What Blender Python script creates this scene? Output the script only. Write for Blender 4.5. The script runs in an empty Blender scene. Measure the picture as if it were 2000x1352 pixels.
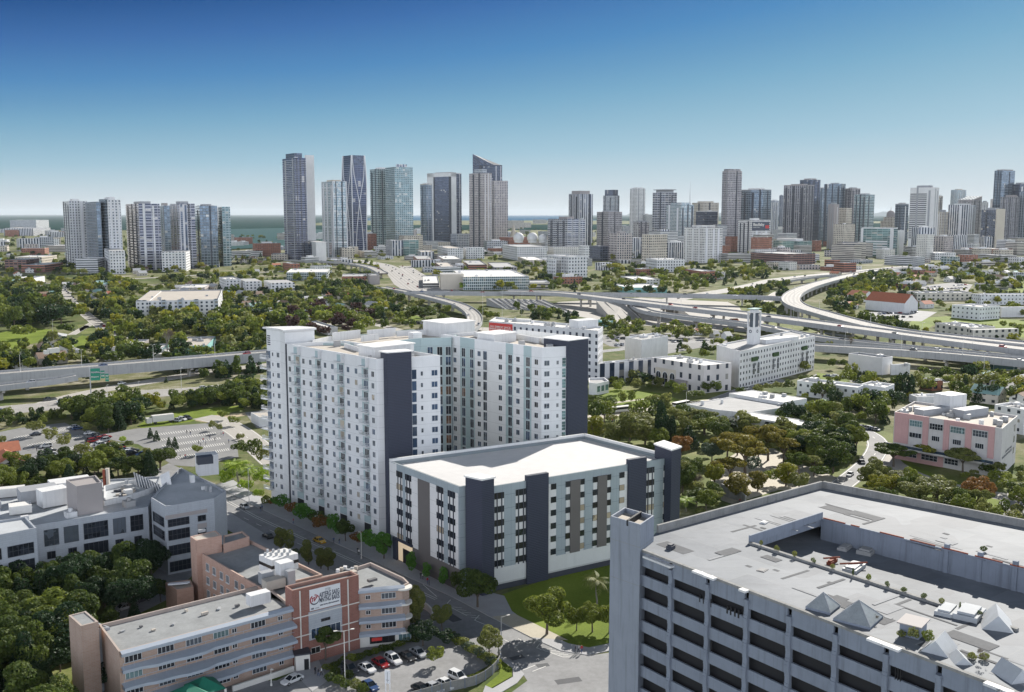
import bpy,bmesh,math,random
import numpy as np
from mathutils import Vector,Matrix
from mathutils.geometry import tessellate_polygon
R=math.radians
S=bpy.context.scene
COL=S.collection
rnd=random.Random(7)

# ---------------------------------------------------------------- camera
F,CX,CY,CAMH=2000.0,1000.0,676.0,88.0
TH=math.atan(258/2000)
SN,CS=math.sin(TH),math.cos(TH)
cd=bpy.data.cameras.new('camera')
cd.sensor_width=36;cd.lens=36.0;cd.clip_start=1;cd.clip_end=90000
cam=bpy.data.objects.new('camera',cd);COL.objects.link(cam)
cam.location=(0,0,CAMH);cam.rotation_euler=(R(90)-TH,0,0)
S.camera=cam

# ---------------------------------------------------------------- sky and sun
SUN_AZ,SUN_EL=62.0,31.0
w=bpy.data.worlds.new('World');S.world=w;w.use_nodes=True
nt=w.node_tree;nt.nodes.clear()
o_=nt.nodes.new('ShaderNodeOutputWorld');bg=nt.nodes.new('ShaderNodeBackground')
sk=nt.nodes.new('ShaderNodeTexSky');sk.sky_type='NISHITA';sk.sun_disc=False
sk.sun_elevation=R(SUN_EL);sk.sun_rotation=R(90-SUN_AZ)
sk.altitude=0;sk.air_density=1.6;sk.dust_density=0.6;sk.ozone_density=4.0
# low sky of a clear, polarised day: pale at the horizon, deep blue ten degrees up; the physical sky takes over above it
tc=nt.nodes.new('ShaderNodeTexCoord');sx=nt.nodes.new('ShaderNodeSeparateXYZ');nt.links.new(tc.outputs['Generated'],sx.inputs[0])
rp=nt.nodes.new('ShaderNodeValToRGB');mr=nt.nodes.new('ShaderNodeMapRange');mr.inputs[1].default_value=0.0;mr.inputs[2].default_value=0.28
kx=nt.nodes.new('ShaderNodeMath');kx.operation='MULTIPLY_ADD';nt.links.new(sx.outputs[0],kx.inputs[0]);kx.inputs[1].default_value=-0.78;kx.inputs[2].default_value=1.0;kz=nt.nodes.new('ShaderNodeMath');kz.operation='MULTIPLY';nt.links.new(sx.outputs[2],kz.inputs[0]);nt.links.new(kx.outputs[0],kz.inputs[1]);nt.links.new(kz.outputs[0],mr.inputs[0]);nt.links.new(mr.outputs[0],rp.inputs[0]);rp.color_ramp.interpolation='LINEAR'
SKYC=[(0.0,(.66,.735,.77)),(.045,(.625,.70,.745)),(.12,(.50,.635,.71)),(.205,(.355,.55,.67)),(.29,(.265,.475,.62)),(.375,(.185,.40,.58)),(.46,(.125,.32,.54)),(.545,(.078,.255,.514)),(.70,(.042,.155,.413)),(.83,(.016,.095,.30)),(1.0,(.0,.045,.21))]
e=rp.color_ramp.elements
while len(e)<len(SKYC):e.new(0.5)
for i,(p_,c_)in enumerate(SKYC):e[i].position=p_;e[i].color=(*c_,1)
ms=nt.nodes.new('ShaderNodeMath');ms.operation='MULTIPLY_ADD';nt.links.new(sx.outputs[0],ms.inputs[0]);ms.inputs[1].default_value=0.08;ms.inputs[2].default_value=1.0
vm=nt.nodes.new('ShaderNodeVectorMath');vm.operation='SCALE';nt.links.new(rp.outputs[0],vm.inputs[0]);nt.links.new(ms.outputs[0],vm.inputs['Scale'])
WS,EXPO=0.15,1.0
v2=nt.nodes.new('ShaderNodeVectorMath');v2.operation='SCALE';nt.links.new(vm.outputs[0],v2.inputs[0]);v2.inputs['Scale'].default_value=1/(WS*2**EXPO)
m2=nt.nodes.new('ShaderNodeMapRange');m2.interpolation_type='SMOOTHSTEP';m2.inputs[1].default_value=0.26;m2.inputs[2].default_value=0.5
nt.links.new(sx.outputs[2],m2.inputs[0])
# behind the camera: unseen bright low sky added to fill shaded facades
def mapr(sock,a,b,c,d):
    q=nt.nodes.new('ShaderNodeMapRange');q.interpolation_type='SMOOTHSTEP';nt.links.new(sock,q.inputs[0])
    for i,v in enumerate((a,b,c,d)):q.inputs[i+1].default_value=v
    return q.outputs[0]
BACK_FILL,ZEN=2.25,0.1
bk=mapr(sx.outputs[1],0.45,-0.25,0,1);lo=mapr(sx.outputs[2],0.62,0.36,0,1)
cl=nt.nodes.new('ShaderNodeRGB');k_=BACK_FILL/(WS*2**EXPO);cl.outputs[0].default_value=(.90*k_,.98*k_,1.12*k_,1)
zs_=nt.nodes.new('ShaderNodeVectorMath');zs_.operation='SCALE';nt.links.new(sk.outputs[0],zs_.inputs[0]);zs_.inputs['Scale'].default_value=ZEN
m4=nt.nodes.new('ShaderNodeMix');m4.data_type='RGBA';nt.links.new(m2.outputs[0],m4.inputs[0]);nt.links.new(v2.outputs[0],m4.inputs[6]);nt.links.new(zs_.outputs[0],m4.inputs[7])
f_=nt.nodes.new('ShaderNodeMath');f_.operation='MULTIPLY';nt.links.new(bk,f_.inputs[0]);nt.links.new(lo,f_.inputs[1])
mx=nt.nodes.new('ShaderNodeMix');mx.data_type='RGBA';nt.links.new(f_.outputs[0],mx.inputs[0]);nt.links.new(m4.outputs[2],mx.inputs[6]);nt.links.new(cl.outputs[0],mx.inputs[7])
nt.links.new(mx.outputs[2],bg.inputs[0]);bg.inputs[1].default_value=WS
nt.links.new(bg.outputs[0],o_.inputs[0])
sl=bpy.data.lights.new('sun','SUN');sl.energy=4.1;sl.angle=R(0.5);sl.color=(1.0,0.95,0.87)
so=bpy.data.objects.new('sun',sl);COL.objects.link(so)
sd=Vector((math.cos(R(SUN_AZ))*math.cos(R(SUN_EL)),math.sin(R(SUN_AZ))*math.cos(R(SUN_EL)),math.sin(R(SUN_EL))))
so.rotation_euler=sd.to_track_quat('Z','Y').to_euler();so.location=(0,0,300)
S.view_settings.view_transform='Standard';S.view_settings.look='None'
S.view_settings.exposure=EXPO;S.view_settings.gamma=1
S.cycles.use_denoising=True
S.cycles.max_bounces=6;S.cycles.diffuse_bounces=3;S.cycles.glossy_bounces=2
S.cycles.transmission_bounces=2;S.cycles.transparent_max_bounces=4;S.cycles.volume_bounces=0
S.cycles.caustics_reflective=False;S.cycles.caustics_refractive=False

# ---------------------------------------------------------------- picture <-> world
def P(px,py,z=0.0):
    dx=(px-CX)/F;dy=(CY-py)/F
    Z=-SN+dy*CS
    t=(z-CAMH)/Z
    return Vector((dx*t,(CS+dy*SN)*t,z))
def PX(v):
    w_=v[2]-CAMH;d=v[1]*CS-w_*SN;u=v[1]*SN+w_*CS
    if d<1:return(-9999,-9999,1)
    return(CX+F*v[0]/d,CY-F*u/d,d)
def ZAT(b,py):
    q=(CY-py)/F
    return CAMH+b[1]*(q*CS-SN)/(CS+q*SN)
def P2(px,py,z=0.0):
    v=P(px,py,z);return Vector((v.x,v.y))
def foot(x0,xc,x1,yb,a=38.0,lim=220.0,z=0.0):
    C=P2(xc,yb,z);d1=Vector((math.cos(R(a)),math.sin(R(a))));d2=Vector((-d1.y,d1.x))
    def solve(px,d):
        k=(px-CX)/F;den=d.x-k*d.y*CS
        t=(k*(C.y*CS-(z-CAMH)*SN)-C.x)/den if abs(den)>1e-6 else 1e6
        return t if 0.5<t<lim else(lim if t>=lim or t<0 else 0.5)
    t1=solve(x1,d1);t2=solve(x0,d2)
    return[C,C+d1*t1,C+d1*t1+d2*t2,C+d2*t2]

# ---------------------------------------------------------------- materials
MATS={}
def nodes(name):
    m=bpy.data.materials.new(name);m.use_nodes=True
    nt=m.node_tree;b=nt.nodes['Principled BSDF']
    return m,nt,b
class NG:
    def __init__(s,nt):s.nt=nt
    def n(s,t,**k):
        x=s.nt.nodes.new(t)
        for a,v in k.items():setattr(x,a,v)
        return x
    def put(s,sock,v):
        if isinstance(v,bpy.types.NodeSocket):s.nt.links.new(v,sock)
        elif isinstance(v,(tuple,list))and len(v)==3 and sock.type=='RGBA':sock.default_value=(*v,1)
        else:sock.default_value=v
    def m(s,op,a,b=0.0,c=0.0):
        x=s.n('ShaderNodeMath',operation=op)
        s.put(x.inputs[0],a);s.put(x.inputs[1],b);s.put(x.inputs[2],c)
        return x.outputs[0]
    def mix(s,f,a,b):
        x=s.n('ShaderNodeMix',data_type='RGBA');s.put(x.inputs[0],f);s.put(x.inputs[6],a);s.put(x.inputs[7],b)
        return x.outputs[2]
    def noise(s,vec,scale,detail=4,rough=0.6):
        x=s.n('ShaderNodeTexNoise');x.inputs['Scale'].default_value=scale
        x.inputs['Detail'].default_value=detail;x.inputs['Roughness'].default_value=rough
        if vec is not None:s.nt.links.new(vec,x.inputs['Vector'])
        return x.outputs['Fac']
    def ramp(s,f,stops):
        x=s.n('ShaderNodeValToRGB');s.put(x.inputs[0],f)
        e=x.color_ramp.elements
        while len(e)<len(stops):e.new(0.5)
        for i,(p,c)in enumerate(stops):e[i].position=p;e[i].color=(*c,1)if len(c)==3 else c
        return x.outputs[0]
    def maprange(s,v,a,b,c,d):
        x=s.n('ShaderNodeMapRange');s.put(x.inputs[0],v)
        for i,q in enumerate((a,b,c,d)):x.inputs[i+1].default_value=q
        return x.outputs[0]
def mat(name,col,rough=0.7,var=0.12,scale=0.35,metal=0.0,streak=0.0,spec=0.5,bump=0.0,emit=None):
    """plain surface with soft wear; var = how far the colour wanders"""
    if name in MATS:return MATS[name]
    m,nt,b=nodes(name);g=NG(nt)
    geo=g.n('ShaderNodeNewGeometry').outputs['Position']
    c=col
    if var>0:
        f=g.noise(geo,scale,5,0.65)
        f2=g.noise(geo,scale*7,3,0.6)
        f=g.m('ADD',g.m('MULTIPLY',f,0.65),g.m('MULTIPLY',f2,0.35))
        c=g.mix(g.maprange(f,0.3,0.7,0,1),tuple(x*(1-var)for x in col),tuple(min(1,x*(1+var))for x in col))
    if streak>0:
        mp=g.n('ShaderNodeMapping');mp.inputs['Scale'].default_value=(1.3,1.3,0.07);nt.links.new(geo,mp.inputs[0])
        f3=g.noise(mp.outputs[0],1.0,5,0.7)
        c=g.mix(g.maprange(f3,0.5,0.75,0,streak),c,tuple(x*0.35 for x in col))
    g.put(b.inputs['Base Color'],c)
    b.inputs['Roughness'].default_value=rough;b.inputs['Metallic'].default_value=metal
    b.inputs['Specular IOR Level'].default_value=spec
    if bump>0:
        bp=g.n('ShaderNodeBump');bp.inputs['Strength'].default_value=bump;bp.inputs['Distance'].default_value=0.1
        nt.links.new(g.noise(geo,scale*20,3),bp.inputs['Height']);nt.links.new(bp.outputs[0],b.inputs['Normal'])
    if emit:g.put(b.inputs['Emission Color'],emit[0]);b.inputs['Emission Strength'].default_value=emit[1]
    MATS[name]=m;return m
def fac(name,wall,glass=(.04,.06,.09),pitch=3.2,floor=3.2,wf=0.5,hf=0.5,vc=0.5,metal=0.35,blind=0.12,mull=0.0,wall2=None,tex='joint',grough=0.12,stripe=0.0,jit=0.0,jd=0.25):
    """facade in metres (UV): punched windows, bands (wf=1) or ribbons (hf=1)"""
    if name in MATS:return MATS[name]
    m,nt,b=nodes(name);g=NG(nt)
    uv=g.n('ShaderNodeUVMap').outputs[0]
    sp=g.n('ShaderNodeSeparateXYZ');nt.links.new(uv,sp.inputs[0]);u,v=sp.outputs[0],sp.outputs[1]
    cu=g.m('DIVIDE',u,pitch);cv=g.m('DIVIDE',v,floor)
    fu=g.m('FRACT',cu);fv=g.m('FRACT',cv);iu=g.m('FLOOR',cu);iv=g.m('FLOOR',cv)
    mu=g.m('LESS_THAN',g.m('ABSOLUTE',g.m('SUBTRACT',fu,0.5)),wf/2)if wf<1 else 1.0
    mv=g.m('LESS_THAN',g.m('ABSOLUTE',g.m('SUBTRACT',fv,vc)),hf/2)if hf<1 else 1.0
    mask=g.m('MULTIPLY',mu,mv)
    if mull>0:
        k=g.m('GREATER_THAN',g.m('ABSOLUTE',g.m('SUBTRACT',g.m('FRACT',g.m('DIVIDE',u,mull)),0.5)),0.06)
        mask=g.m('MULTIPLY',mask,k)
    cb=g.n('ShaderNodeCombineXYZ');g.put(cb.inputs[0],iu);g.put(cb.inputs[1],iv)
    wn=g.n('ShaderNodeTexWhiteNoise',noise_dimensions='3D');nt.links.new(cb.outputs[0],wn.inputs[0])
    r1=wn.outputs['Value']
    gl=g.mix(r1,tuple(x*0.7 for x in glass),tuple(min(1,x*1.4)for x in glass))
    gl=g.mix(g.m('MULTIPLY',g.m('GREATER_THAN',r1,1-blind),0.7),gl,(0.42,0.40,0.36))
    geo=g.n('ShaderNodeNewGeometry').outputs['Position']
    wn2=g.noise(geo,0.08,4,0.6)
    wc=g.mix(g.maprange(wn2,0.3,0.7,0,1),tuple(x*0.86 for x in wall),tuple(min(1,x*1.08)for x in wall))
    if wall2:
        wc=g.mix(g.m('LESS_THAN',g.m('FRACT',g.m('DIVIDE',u,pitch*3)),0.34),wc,wall2)
    if tex=='joint':
        j=g.m('LESS_THAN',fv,0.035)
        wc=g.mix(g.m('MULTIPLY',j,jd),wc,tuple(x*0.3 for x in wall))
    if tex=='slab':
        j=g.m('LESS_THAN',fv,0.2)
        wc=g.mix(j,wc,tuple(min(1,x*1.6)for x in wall))
    c=g.mix(mask,wc,gl)
    g.put(b.inputs['Base Color'],c)
    g.put(b.inputs['Roughness'],g.m('MULTIPLY_ADD',mask,grough-0.75,0.75))
    g.put(b.inputs['Metallic'],g.m('MULTIPLY',mask,metal))
    MATS[name]=m;return m

# ---------------------------------------------------------------- mesh builder
ORG={}
def _rectuv(n):return[(0,0),(1,0),(1,1),(0,1)][:n]
class MB:
    def __init__(s):s.v=[];s.f=[];s.m=[];s.uv=[];s.sm=[]
    def face(s,pts,mat=0,uv=None,smooth=False):
        i=len(s.v);s.v+=[tuple(p)for p in pts];s.f.append(list(range(i,i+len(pts))))
        s.m.append(mat);s.uv.append(uv or[(p[0],p[1])for p in pts]);s.sm.append(smooth)
    def wall(s,a,b,z0,z1,mat=0,pitch=None,v0=0.0,u0=0.0):
        L=math.hypot(b[0]-a[0],b[1]-a[1]);U=L
        if pitch:U=max(1,round(L/pitch))*pitch
        s.face([(a[0],a[1],z0),(b[0],b[1],z0),(b[0],b[1],z1),(a[0],a[1],z1)],mat,
               [(u0,z0-v0),(u0+U,z0-v0),(u0+U,z1-v0),(u0,z1-v0)])
    def prism(s,poly,z0,z1,ms=0,mt=None,pitch=None,bottom=False,v0=0.0):
        n=len(poly)
        for i in range(n):s.wall(poly[i],poly[(i+1)%n],z0,z1,ms,pitch,v0)
        s.flat(poly,z1,ms if mt is None else mt)
        if bottom:s.flat(list(reversed(poly)),z0,ms)
    def flat(s,poly,z,mat=0):
        if len(poly)<=4:s.face([(p[0],p[1],z)for p in poly],mat);return
        vs=[Vector((p[0],p[1],0))for p in poly]
        for t in tessellate_polygon([vs]):
            a,b,c=[poly[k]for k in t]
            cr=(b[0]-a[0])*(c[1]-a[1])-(b[1]-a[1])*(c[0]-a[0])
            area=sum(poly[i][0]*poly[(i+1)%len(poly)][1]-poly[(i+1)%len(poly)][0]*poly[i][1]for i in range(len(poly)))
            tri=[a,b,c]if(cr>0)==(area>0)else[a,c,b]
            s.face([(p[0],p[1],z)for p in tri],mat)
    def box(s,c,sx,sy,sz,ang=0.0,mat=0,mt=None,bottom=False):
        ca,sa=math.cos(ang),math.sin(ang)
        q=[(-sx/2,-sy/2),(sx/2,-sy/2),(sx/2,sy/2),(-sx/2,sy/2)]
        s.prism([(c[0]+x*ca-y*sa,c[1]+x*sa+y*ca)for x,y in q],c[2],c[2]+sz,mat,mt,bottom=bottom)
    def obox(s,M,x0,x1,y0,y1,z0,z1,mat=0):
        p=[M@Vector(q)for q in((x0,y0,z0),(x1,y0,z0),(x1,y1,z0),(x0,y1,z0),(x0,y0,z1),(x1,y0,z1),(x1,y1,z1),(x0,y1,z1))]
        W,D,Hh=x1-x0,y1-y0,z1-z0
        for idx,a,b in(((0,1,5,4),W,Hh),((1,2,6,5),D,Hh),((2,3,7,6),W,Hh),((3,0,4,7),D,Hh),((4,5,6,7),W,D),((3,2,1,0),W,D)):
            s.face([p[i]for i in idx],mat,[(0,0),(a,0),(a,b),(0,b)])
    def tube(s,p0,p1,r0,r1=None,n=8,mat=0,cap=True,smooth=True):
        p0,p1=Vector(p0),Vector(p1);r1=r0 if r1 is None else r1
        d=(p1-p0).normalized();t=Vector((0,0,1))if abs(d.z)<0.9 else Vector((1,0,0))
        a=d.cross(t).normalized();b=d.cross(a)
        ring=lambda p,r:[p+(a*math.cos(2*math.pi*i/n)+b*math.sin(2*math.pi*i/n))*r for i in range(n)]
        A,B=ring(p0,r0),ring(p1,r1)
        for i in range(n):j=(i+1)%n;s.face([A[j],A[i],B[i],B[j]],mat,smooth=smooth)
        if cap:s.face(B[::-1]if False else B,mat);s.face(A[::-1],mat)
    def dome(s,c,r,mat=0,n=20,k=10,full=False,squash=1.0):
        lo=-math.pi/2 if full else 0
        pts=[[(c[0]+r*math.cos(lo+(math.pi/2-lo)*j/k)*math.cos(2*math.pi*i/n),c[1]+r*math.cos(lo+(math.pi/2-lo)*j/k)*math.sin(2*math.pi*i/n),c[2]+squash*r*math.sin(lo+(math.pi/2-lo)*j/k))for i in range(n)]for j in range(k+1)]
        for j in range(k):
            for i in range(n):s.face([pts[j][i],pts[j][(i+1)%n],pts[j+1][(i+1)%n],pts[j+1][i]],mat,smooth=True)
    def add(s,me,M):
        i=len(s.v);s.v+=[tuple(M@v.co)for v in me.vertices]
        for p in me.polygons:
            s.f.append([i+k for k in p.vertices]);s.m.append(p.material_index);s.uv.append([(0,0)]*len(p.vertices));s.sm.append(p.use_smooth)
    def mesh(s,name,mats,org=(0,0,0),merge=False):
        me=bpy.data.meshes.new(name)
        ox,oy,oz=org
        me.from_pydata([(x-ox,y-oy,z-oz)for x,y,z in s.v],[],s.f)
        for m_ in mats:me.materials.append(MATS[m_]if isinstance(m_,str)else m_)
        me.polygons.foreach_set('material_index',s.m);me.polygons.foreach_set('use_smooth',s.sm)
        l=me.uv_layers.new(name='UVMap');l.data.foreach_set('uv',[c for f in s.uv for p in f for c in p])
        if merge:
            bm=bmesh.new();bm.from_mesh(me);bmesh.ops.remove_doubles(bm,verts=bm.verts,dist=1e-4);bm.to_mesh(me);bm.free()
        me.update();return me
    def build(s,name,mats,parent=None,merge=False):
        org=ORG.get(parent.name,(0,0,0))if parent else(0,0,0)
        o=bpy.data.objects.new(name,s.mesh(name,mats,org,merge));COL.objects.link(o)
        if parent:o.parent=parent;ORG[o.name]=org
        return o
    def build_each(s,name,mats,parent,nf=6):
        for i in range(0,len(s.f),nf):
            b=MB();k=s.f[i][0];e=s.f[i+nf-1][-1]+1;b.v=s.v[k:e];b.f=[[q-k for q in f]for f in s.f[i:i+nf]];b.m=s.m[i:i+nf];b.uv=s.uv[i:i+nf];b.sm=s.sm[i:i+nf];b.build(name,mats,parent)
    def solo(s,name,mats,label,cat,loc,group=None,kind=None):
        o=bpy.data.objects.new(name,s.mesh(name,mats,loc));COL.objects.link(o);o.location=loc
        tag(o,label,cat,group,kind);ORG[o.name]=tuple(loc);return o
def tag(o,label=None,cat=None,group=None,kind=None):
    if label:o['label']=label
    if cat:o['category']=cat
    if group:o['group']=group
    if kind:o['kind']=kind
    return o
def thing(name,label,cat,loc,group=None,rz=0.0):
    o=bpy.data.objects.new(name,None);COL.objects.link(o);o.location=loc;o.rotation_euler.z=rz
    o.empty_display_size=0.5;ORG[o.name]=tuple(loc);return tag(o,label,cat,group)
def put(name,me,parent,M):
    o=bpy.data.objects.new(name,me);COL.objects.link(o);o.parent=parent
    o.matrix_local=Matrix.Translation(-Vector(ORG.get(parent.name,(0,0,0))))@M
    ORG[o.name]=ORG.get(parent.name,(0,0,0));return o
def put_many(name,items,parent,n=100,many=None):
    """items = [(mesh, matrix)]: the nearest n as parts of their own, the rest as one part"""
    items=sorted(items,key=lambda q:(q[1].translation-cam.location).length)
    for me,M in items[:n]:put(name,me,parent,M)
    if len(items)>n:
        mb=MB();mats=[]
        for me,M in items[n:]:
            k=len(mb.m);mb.add(me,M)
            for i,mm in enumerate(me.materials):
                if mm not in mats:mats.append(mm)
            for q in range(k,len(mb.m)):mb.m[q]=mats.index(me.materials[mb.m[q]])
        o=mb.build(many or name,mats,parent);o['kind']='stuff'
def frame(a,b,z=0.0):
    """facade frame: x from a to b, -y outwards, z up"""
    d=Vector((b[0]-a[0],b[1]-a[1],0)).normalized();n=Vector((-d.y,d.x,0))
    M=Matrix(((d.x,n.x,0,a[0]),(d.y,n.y,0,a[1]),(0,0,1,z),(0,0,0,1)))
    return M,math.hypot(b[0]-a[0],b[1]-a[1])
def inset(poly,d):
    n=len(poly);out=[]
    for i in range(n):
        p0,p1,p2=Vector(poly[i-1][:2]),Vector(poly[i][:2]),Vector(poly[(i+1)%n][:2])
        e1=(p1-p0).normalized();e2=(p2-p1).normalized()
        n1=Vector((-e1.y,e1.x));n2=Vector((-e2.y,e2.x));k=1+n1.dot(n2)
        out.append(p1+(n1+n2)*(d/max(k,0.3)))
    return out
def parapet_roof(mw,mr,poly,h,ph=1.0,t=0.35,mw_i=0,mr_i=0):
    """top of the wall: parapet ring in mw, sunken roof sheet in mr"""
    q=inset(poly,t);n=len(poly)
    for i in range(n):
        j=(i+1)%n
        mw.face([(poly[i][0],poly[i][1],h),(poly[j][0],poly[j][1],h),(q[j][0],q[j][1],h),(q[i][0],q[i][1],h)],mw_i,[(0,0)]*4)
        mw.face([(q[i][0],q[i][1],h),(q[j][0],q[j][1],h),(q[j][0],q[j][1],h-ph),(q[i][0],q[i][1],h-ph)],mw_i,[(0,0)]*4)
    mr.flat(q,h-ph,mr_i)
    return q
def inpoly(x,y,poly):
    c=False;n=len(poly)
    for i in range(n):
        x1,y1=poly[i][0],poly[i][1];x2,y2=poly[i-1][0],poly[i-1][1]
        if(y1>y)!=(y2>y)and x<(x2-x1)*(y-y1)/(y2-y1)+x1:c=not c
    return c
def smooth_path(pts,step=6.0):
    pts=[Vector(p)for p in pts];out=[]
    q=[pts[0]*2-pts[1]]+pts+[pts[-1]*2-pts[-2]]
    for i in range(1,len(q)-2):
        n=max(1,int((q[i+1]-q[i]).length/step))
        for k in range(n):
            t=k/n;a,b,c,d=q[i-1],q[i],q[i+1],q[i+2]
            out.append(0.5*((2*b)+(c-a)*t+(2*a-5*b+4*c-d)*t*t+(3*b-a-3*c+d)*t**3))
    out.append(pts[-1]);return out
BLOCK=[]
# ================================================================ ground, water, roads
def groundmat():
    m,nt,b=nodes('ground');g=NG(nt)
    geo=g.n('ShaderNodeNewGeometry').outputs['Position']
    n1=g.noise(geo,0.012,6,0.65);n2=g.noise(geo,0.09,5,0.7);n3=g.noise(geo,0.9,4,0.7)
    f=g.m('ADD',g.m('MULTIPLY',n1,0.5),g.m('ADD',g.m('MULTIPLY',n2,0.35),g.m('MULTIPLY',n3,0.15)))
    c=g.ramp(f,[(0.36,(.040,.062,.018)),(0.45,(.085,.115,.034)),(0.53,(.17,.165,.085)),(0.6,(.32,.30,.24))])
    g.put(b.inputs['Base Color'],c);b.inputs['Roughness'].default_value=0.95;b.inputs['Specular IOR Level'].default_value=0.1
    MATS['ground']=m
groundmat()
def lawnmat(name,a,b_,c_):
    m,nt,b=nodes(name);g=NG(nt)
    geo=g.n('ShaderNodeNewGeometry').outputs['Position']
    f=g.m('ADD',g.m('MULTIPLY',g.noise(geo,0.06,5,0.6),0.6),g.m('MULTIPLY',g.noise(geo,1.8,4,0.75),0.4))
    g.put(b.inputs['Base Color'],g.ramp(f,[(0.35,a),(0.5,b_),(0.65,c_)]));b.inputs['Roughness'].default_value=0.9
    b.inputs['Specular IOR Level'].default_value=0.15
    bp=g.n('ShaderNodeBump');bp.inputs['Strength'].default_value=0.5;bp.inputs['Distance'].default_value=0.15
    nt.links.new(g.noise(geo,3.5,4),bp.inputs['Height']);nt.links.new(bp.outputs[0],b.inputs['Normal'])
    MATS[name]=m
lawnmat('lawn',(.085,.125,.012),(.14,.19,.02),(.20,.25,.035))
lawnmat('lawn_dry',(.08,.11,.025),(.14,.165,.045),(.25,.24,.11))
mat('wear',(.245,.235,.225),.8,.2,.1);mat('asphalt',(.225,.226,.23),0.85,0.28,0.12,streak=0);mat('asphalt_dark',(.075,.078,.085),0.85,0.25,0.2)
mat('lot',(.20,.20,.20),0.9,0.22,0.08);mat('concrete',(.36,.34,.31),0.85,0.14,0.1);mat('highway',(.34,.325,.305),0.85,0.12,0.05)
mat('paving',(.34,.34,.35),0.8,0.12,0.3);mat('paving_sunpainted',(.42,.38,.30),0.8,0.12,0.3);mat('line',(.75,.74,.7),0.7,0.2,2.0);mat('kerb',(.42,.41,.39),0.8,0.1)  # warm pale copy of the paving has sunlight painted into its colour
mat('sand',(.38,.31,.2),0.95,0.2,0.1);mat('deck_side',(.33,.335,.34),0.8,0.12,0.1,streak=0.5);mat('pier',(.38,.36,.33),0.8,0.1,streak=0.4)

mb=MB();mb.flat([(-60000,-300),(60000,-300),(60000,60000),(-60000,60000)],0)
g_=mb.build('ground',['ground']);tag(g_,'dry and green ground between the streets and houses of the city',kind='structure')
def seamat():
    m,nt,b=nodes('sea');g=NG(nt)
    geo=g.n('ShaderNodeNewGeometry').outputs['Position']
    b.inputs['Base Color'].default_value=(.008,.085,.17,1);b.inputs['Roughness'].default_value=1;b.inputs['Specular IOR Level'].default_value=0
    bp=g.n('ShaderNodeBump');bp.inputs['Strength'].default_value=1;bp.inputs['Distance'].default_value=4
    nt.links.new(g.noise(geo,0.02,4),bp.inputs['Height']);nt.links.new(bp.outputs[0],b.inputs['Normal'])
    MATS['sea']=m
    m,nt,b=nodes('bay');b.inputs['Base Color'].default_value=(.02,.07,.06,1);b.inputs['Roughness'].default_value=0.5;b.inputs['Specular IOR Level'].default_value=0.12
    MATS['bay']=m
    m,nt,b=nodes('far_green');g=NG(nt);geo=g.n('ShaderNodeNewGeometry').outputs['Position']
    g.put(b.inputs['Base Color'],g.ramp(g.noise(geo,0.004,8,0.75),[(0.4,(.008,.035,.035)),(0.6,(.018,.055,.045)),(0.75,(.06,.10,.08))]));b.inputs['Roughness'].default_value=1
    b.inputs['Specular IOR Level'].default_value=0
    MATS['far_green']=m
seamat()
def sheet(name,pix,z,m,label=None,kind='structure',z_pix=0.0,block=False,thick=0.0,side=None):
    poly=[P2(x,y,z_pix)for x,y in pix]
    ar=sum(poly[i].x*poly[(i+1)%len(poly)].y-poly[(i+1)%len(poly)].x*poly[i].y for i in range(len(poly)))
    if ar<0:poly.reverse()
    mb=MB()
    if thick:mb.prism(poly,z-thick,z,1,0);o=mb.build(name,[m,side or m])
    else:mb.flat(poly,z);o=mb.build(name,[m])
    if block:BLOCK.append(poly)
    return tag(o,label,kind=kind)
def sheetw(name,pts,z,m,label=None):
    mb=MB();mb.flat(pts,z);return tag(mb.build(name,[m]),label,kind='structure')
# the ocean behind the city, the wooded shore and the bay
sheetw('sea',[(-60000,14000),(60000,14000),(60000,59000),(-60000,59000)],0.6,'sea','deep blue ocean along the horizon')
sheet('far_shore',[(-900,419.3),(800,419.6),(560,441),(430,447),(-900,445)],1.4,'far_green','dark wooded shore along the horizon')
sheet('far_shore',[(1090,421),(1240,420),(3300,419.5),(3300,434),(1340,432),(1180,431.5)],1.4,'far_green','low wooded shore behind the downtown towers')
sheet('far_shore',[(-600,445),(840,440),(2600,433),(2600,447),(830,450),(-600,450)],1.8,'far_green','flat green land between the ocean and the city')
sheet('bay',[(430,449),(560,446),(700,453),(700,479),(545,484),(440,489)],2.4,'bay','dark green bay water beside the towers')
# hills on the horizon
mb=MB()
for(cx_,w_,h_)in((1200,60,320),(1248,26,200),(1440,60,220),(1716,36,320),(1765,50,220)):
    c=P(cx_,421.5);W=w_/F*c.y;n=26
    prof=[max(0,h_*(math.cos(math.pi*(i/n*2-1))*0.5+0.5)*(0.9+0.2*rnd.random()))for i in range(n+1)]
    for i in range(n):
        xa,xb=c.x-W/2+W*i/n,c.x-W/2+W*(i+1)/n
        mb.face([(xa,c.y,0),(xb,c.y,0),(xb,c.y+2500,prof[i+1]),(xa,c.y+2500,prof[i])],smooth=True)
        mb.face([(xa,c.y+2500,prof[i]),(xb,c.y+2500,prof[i+1]),(xb,c.y+5000,0),(xa,c.y+5000,0)],smooth=True)
tag(mb.build('hills',['far_green']),'low blue hills on the horizon behind downtown',kind='structure')

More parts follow.
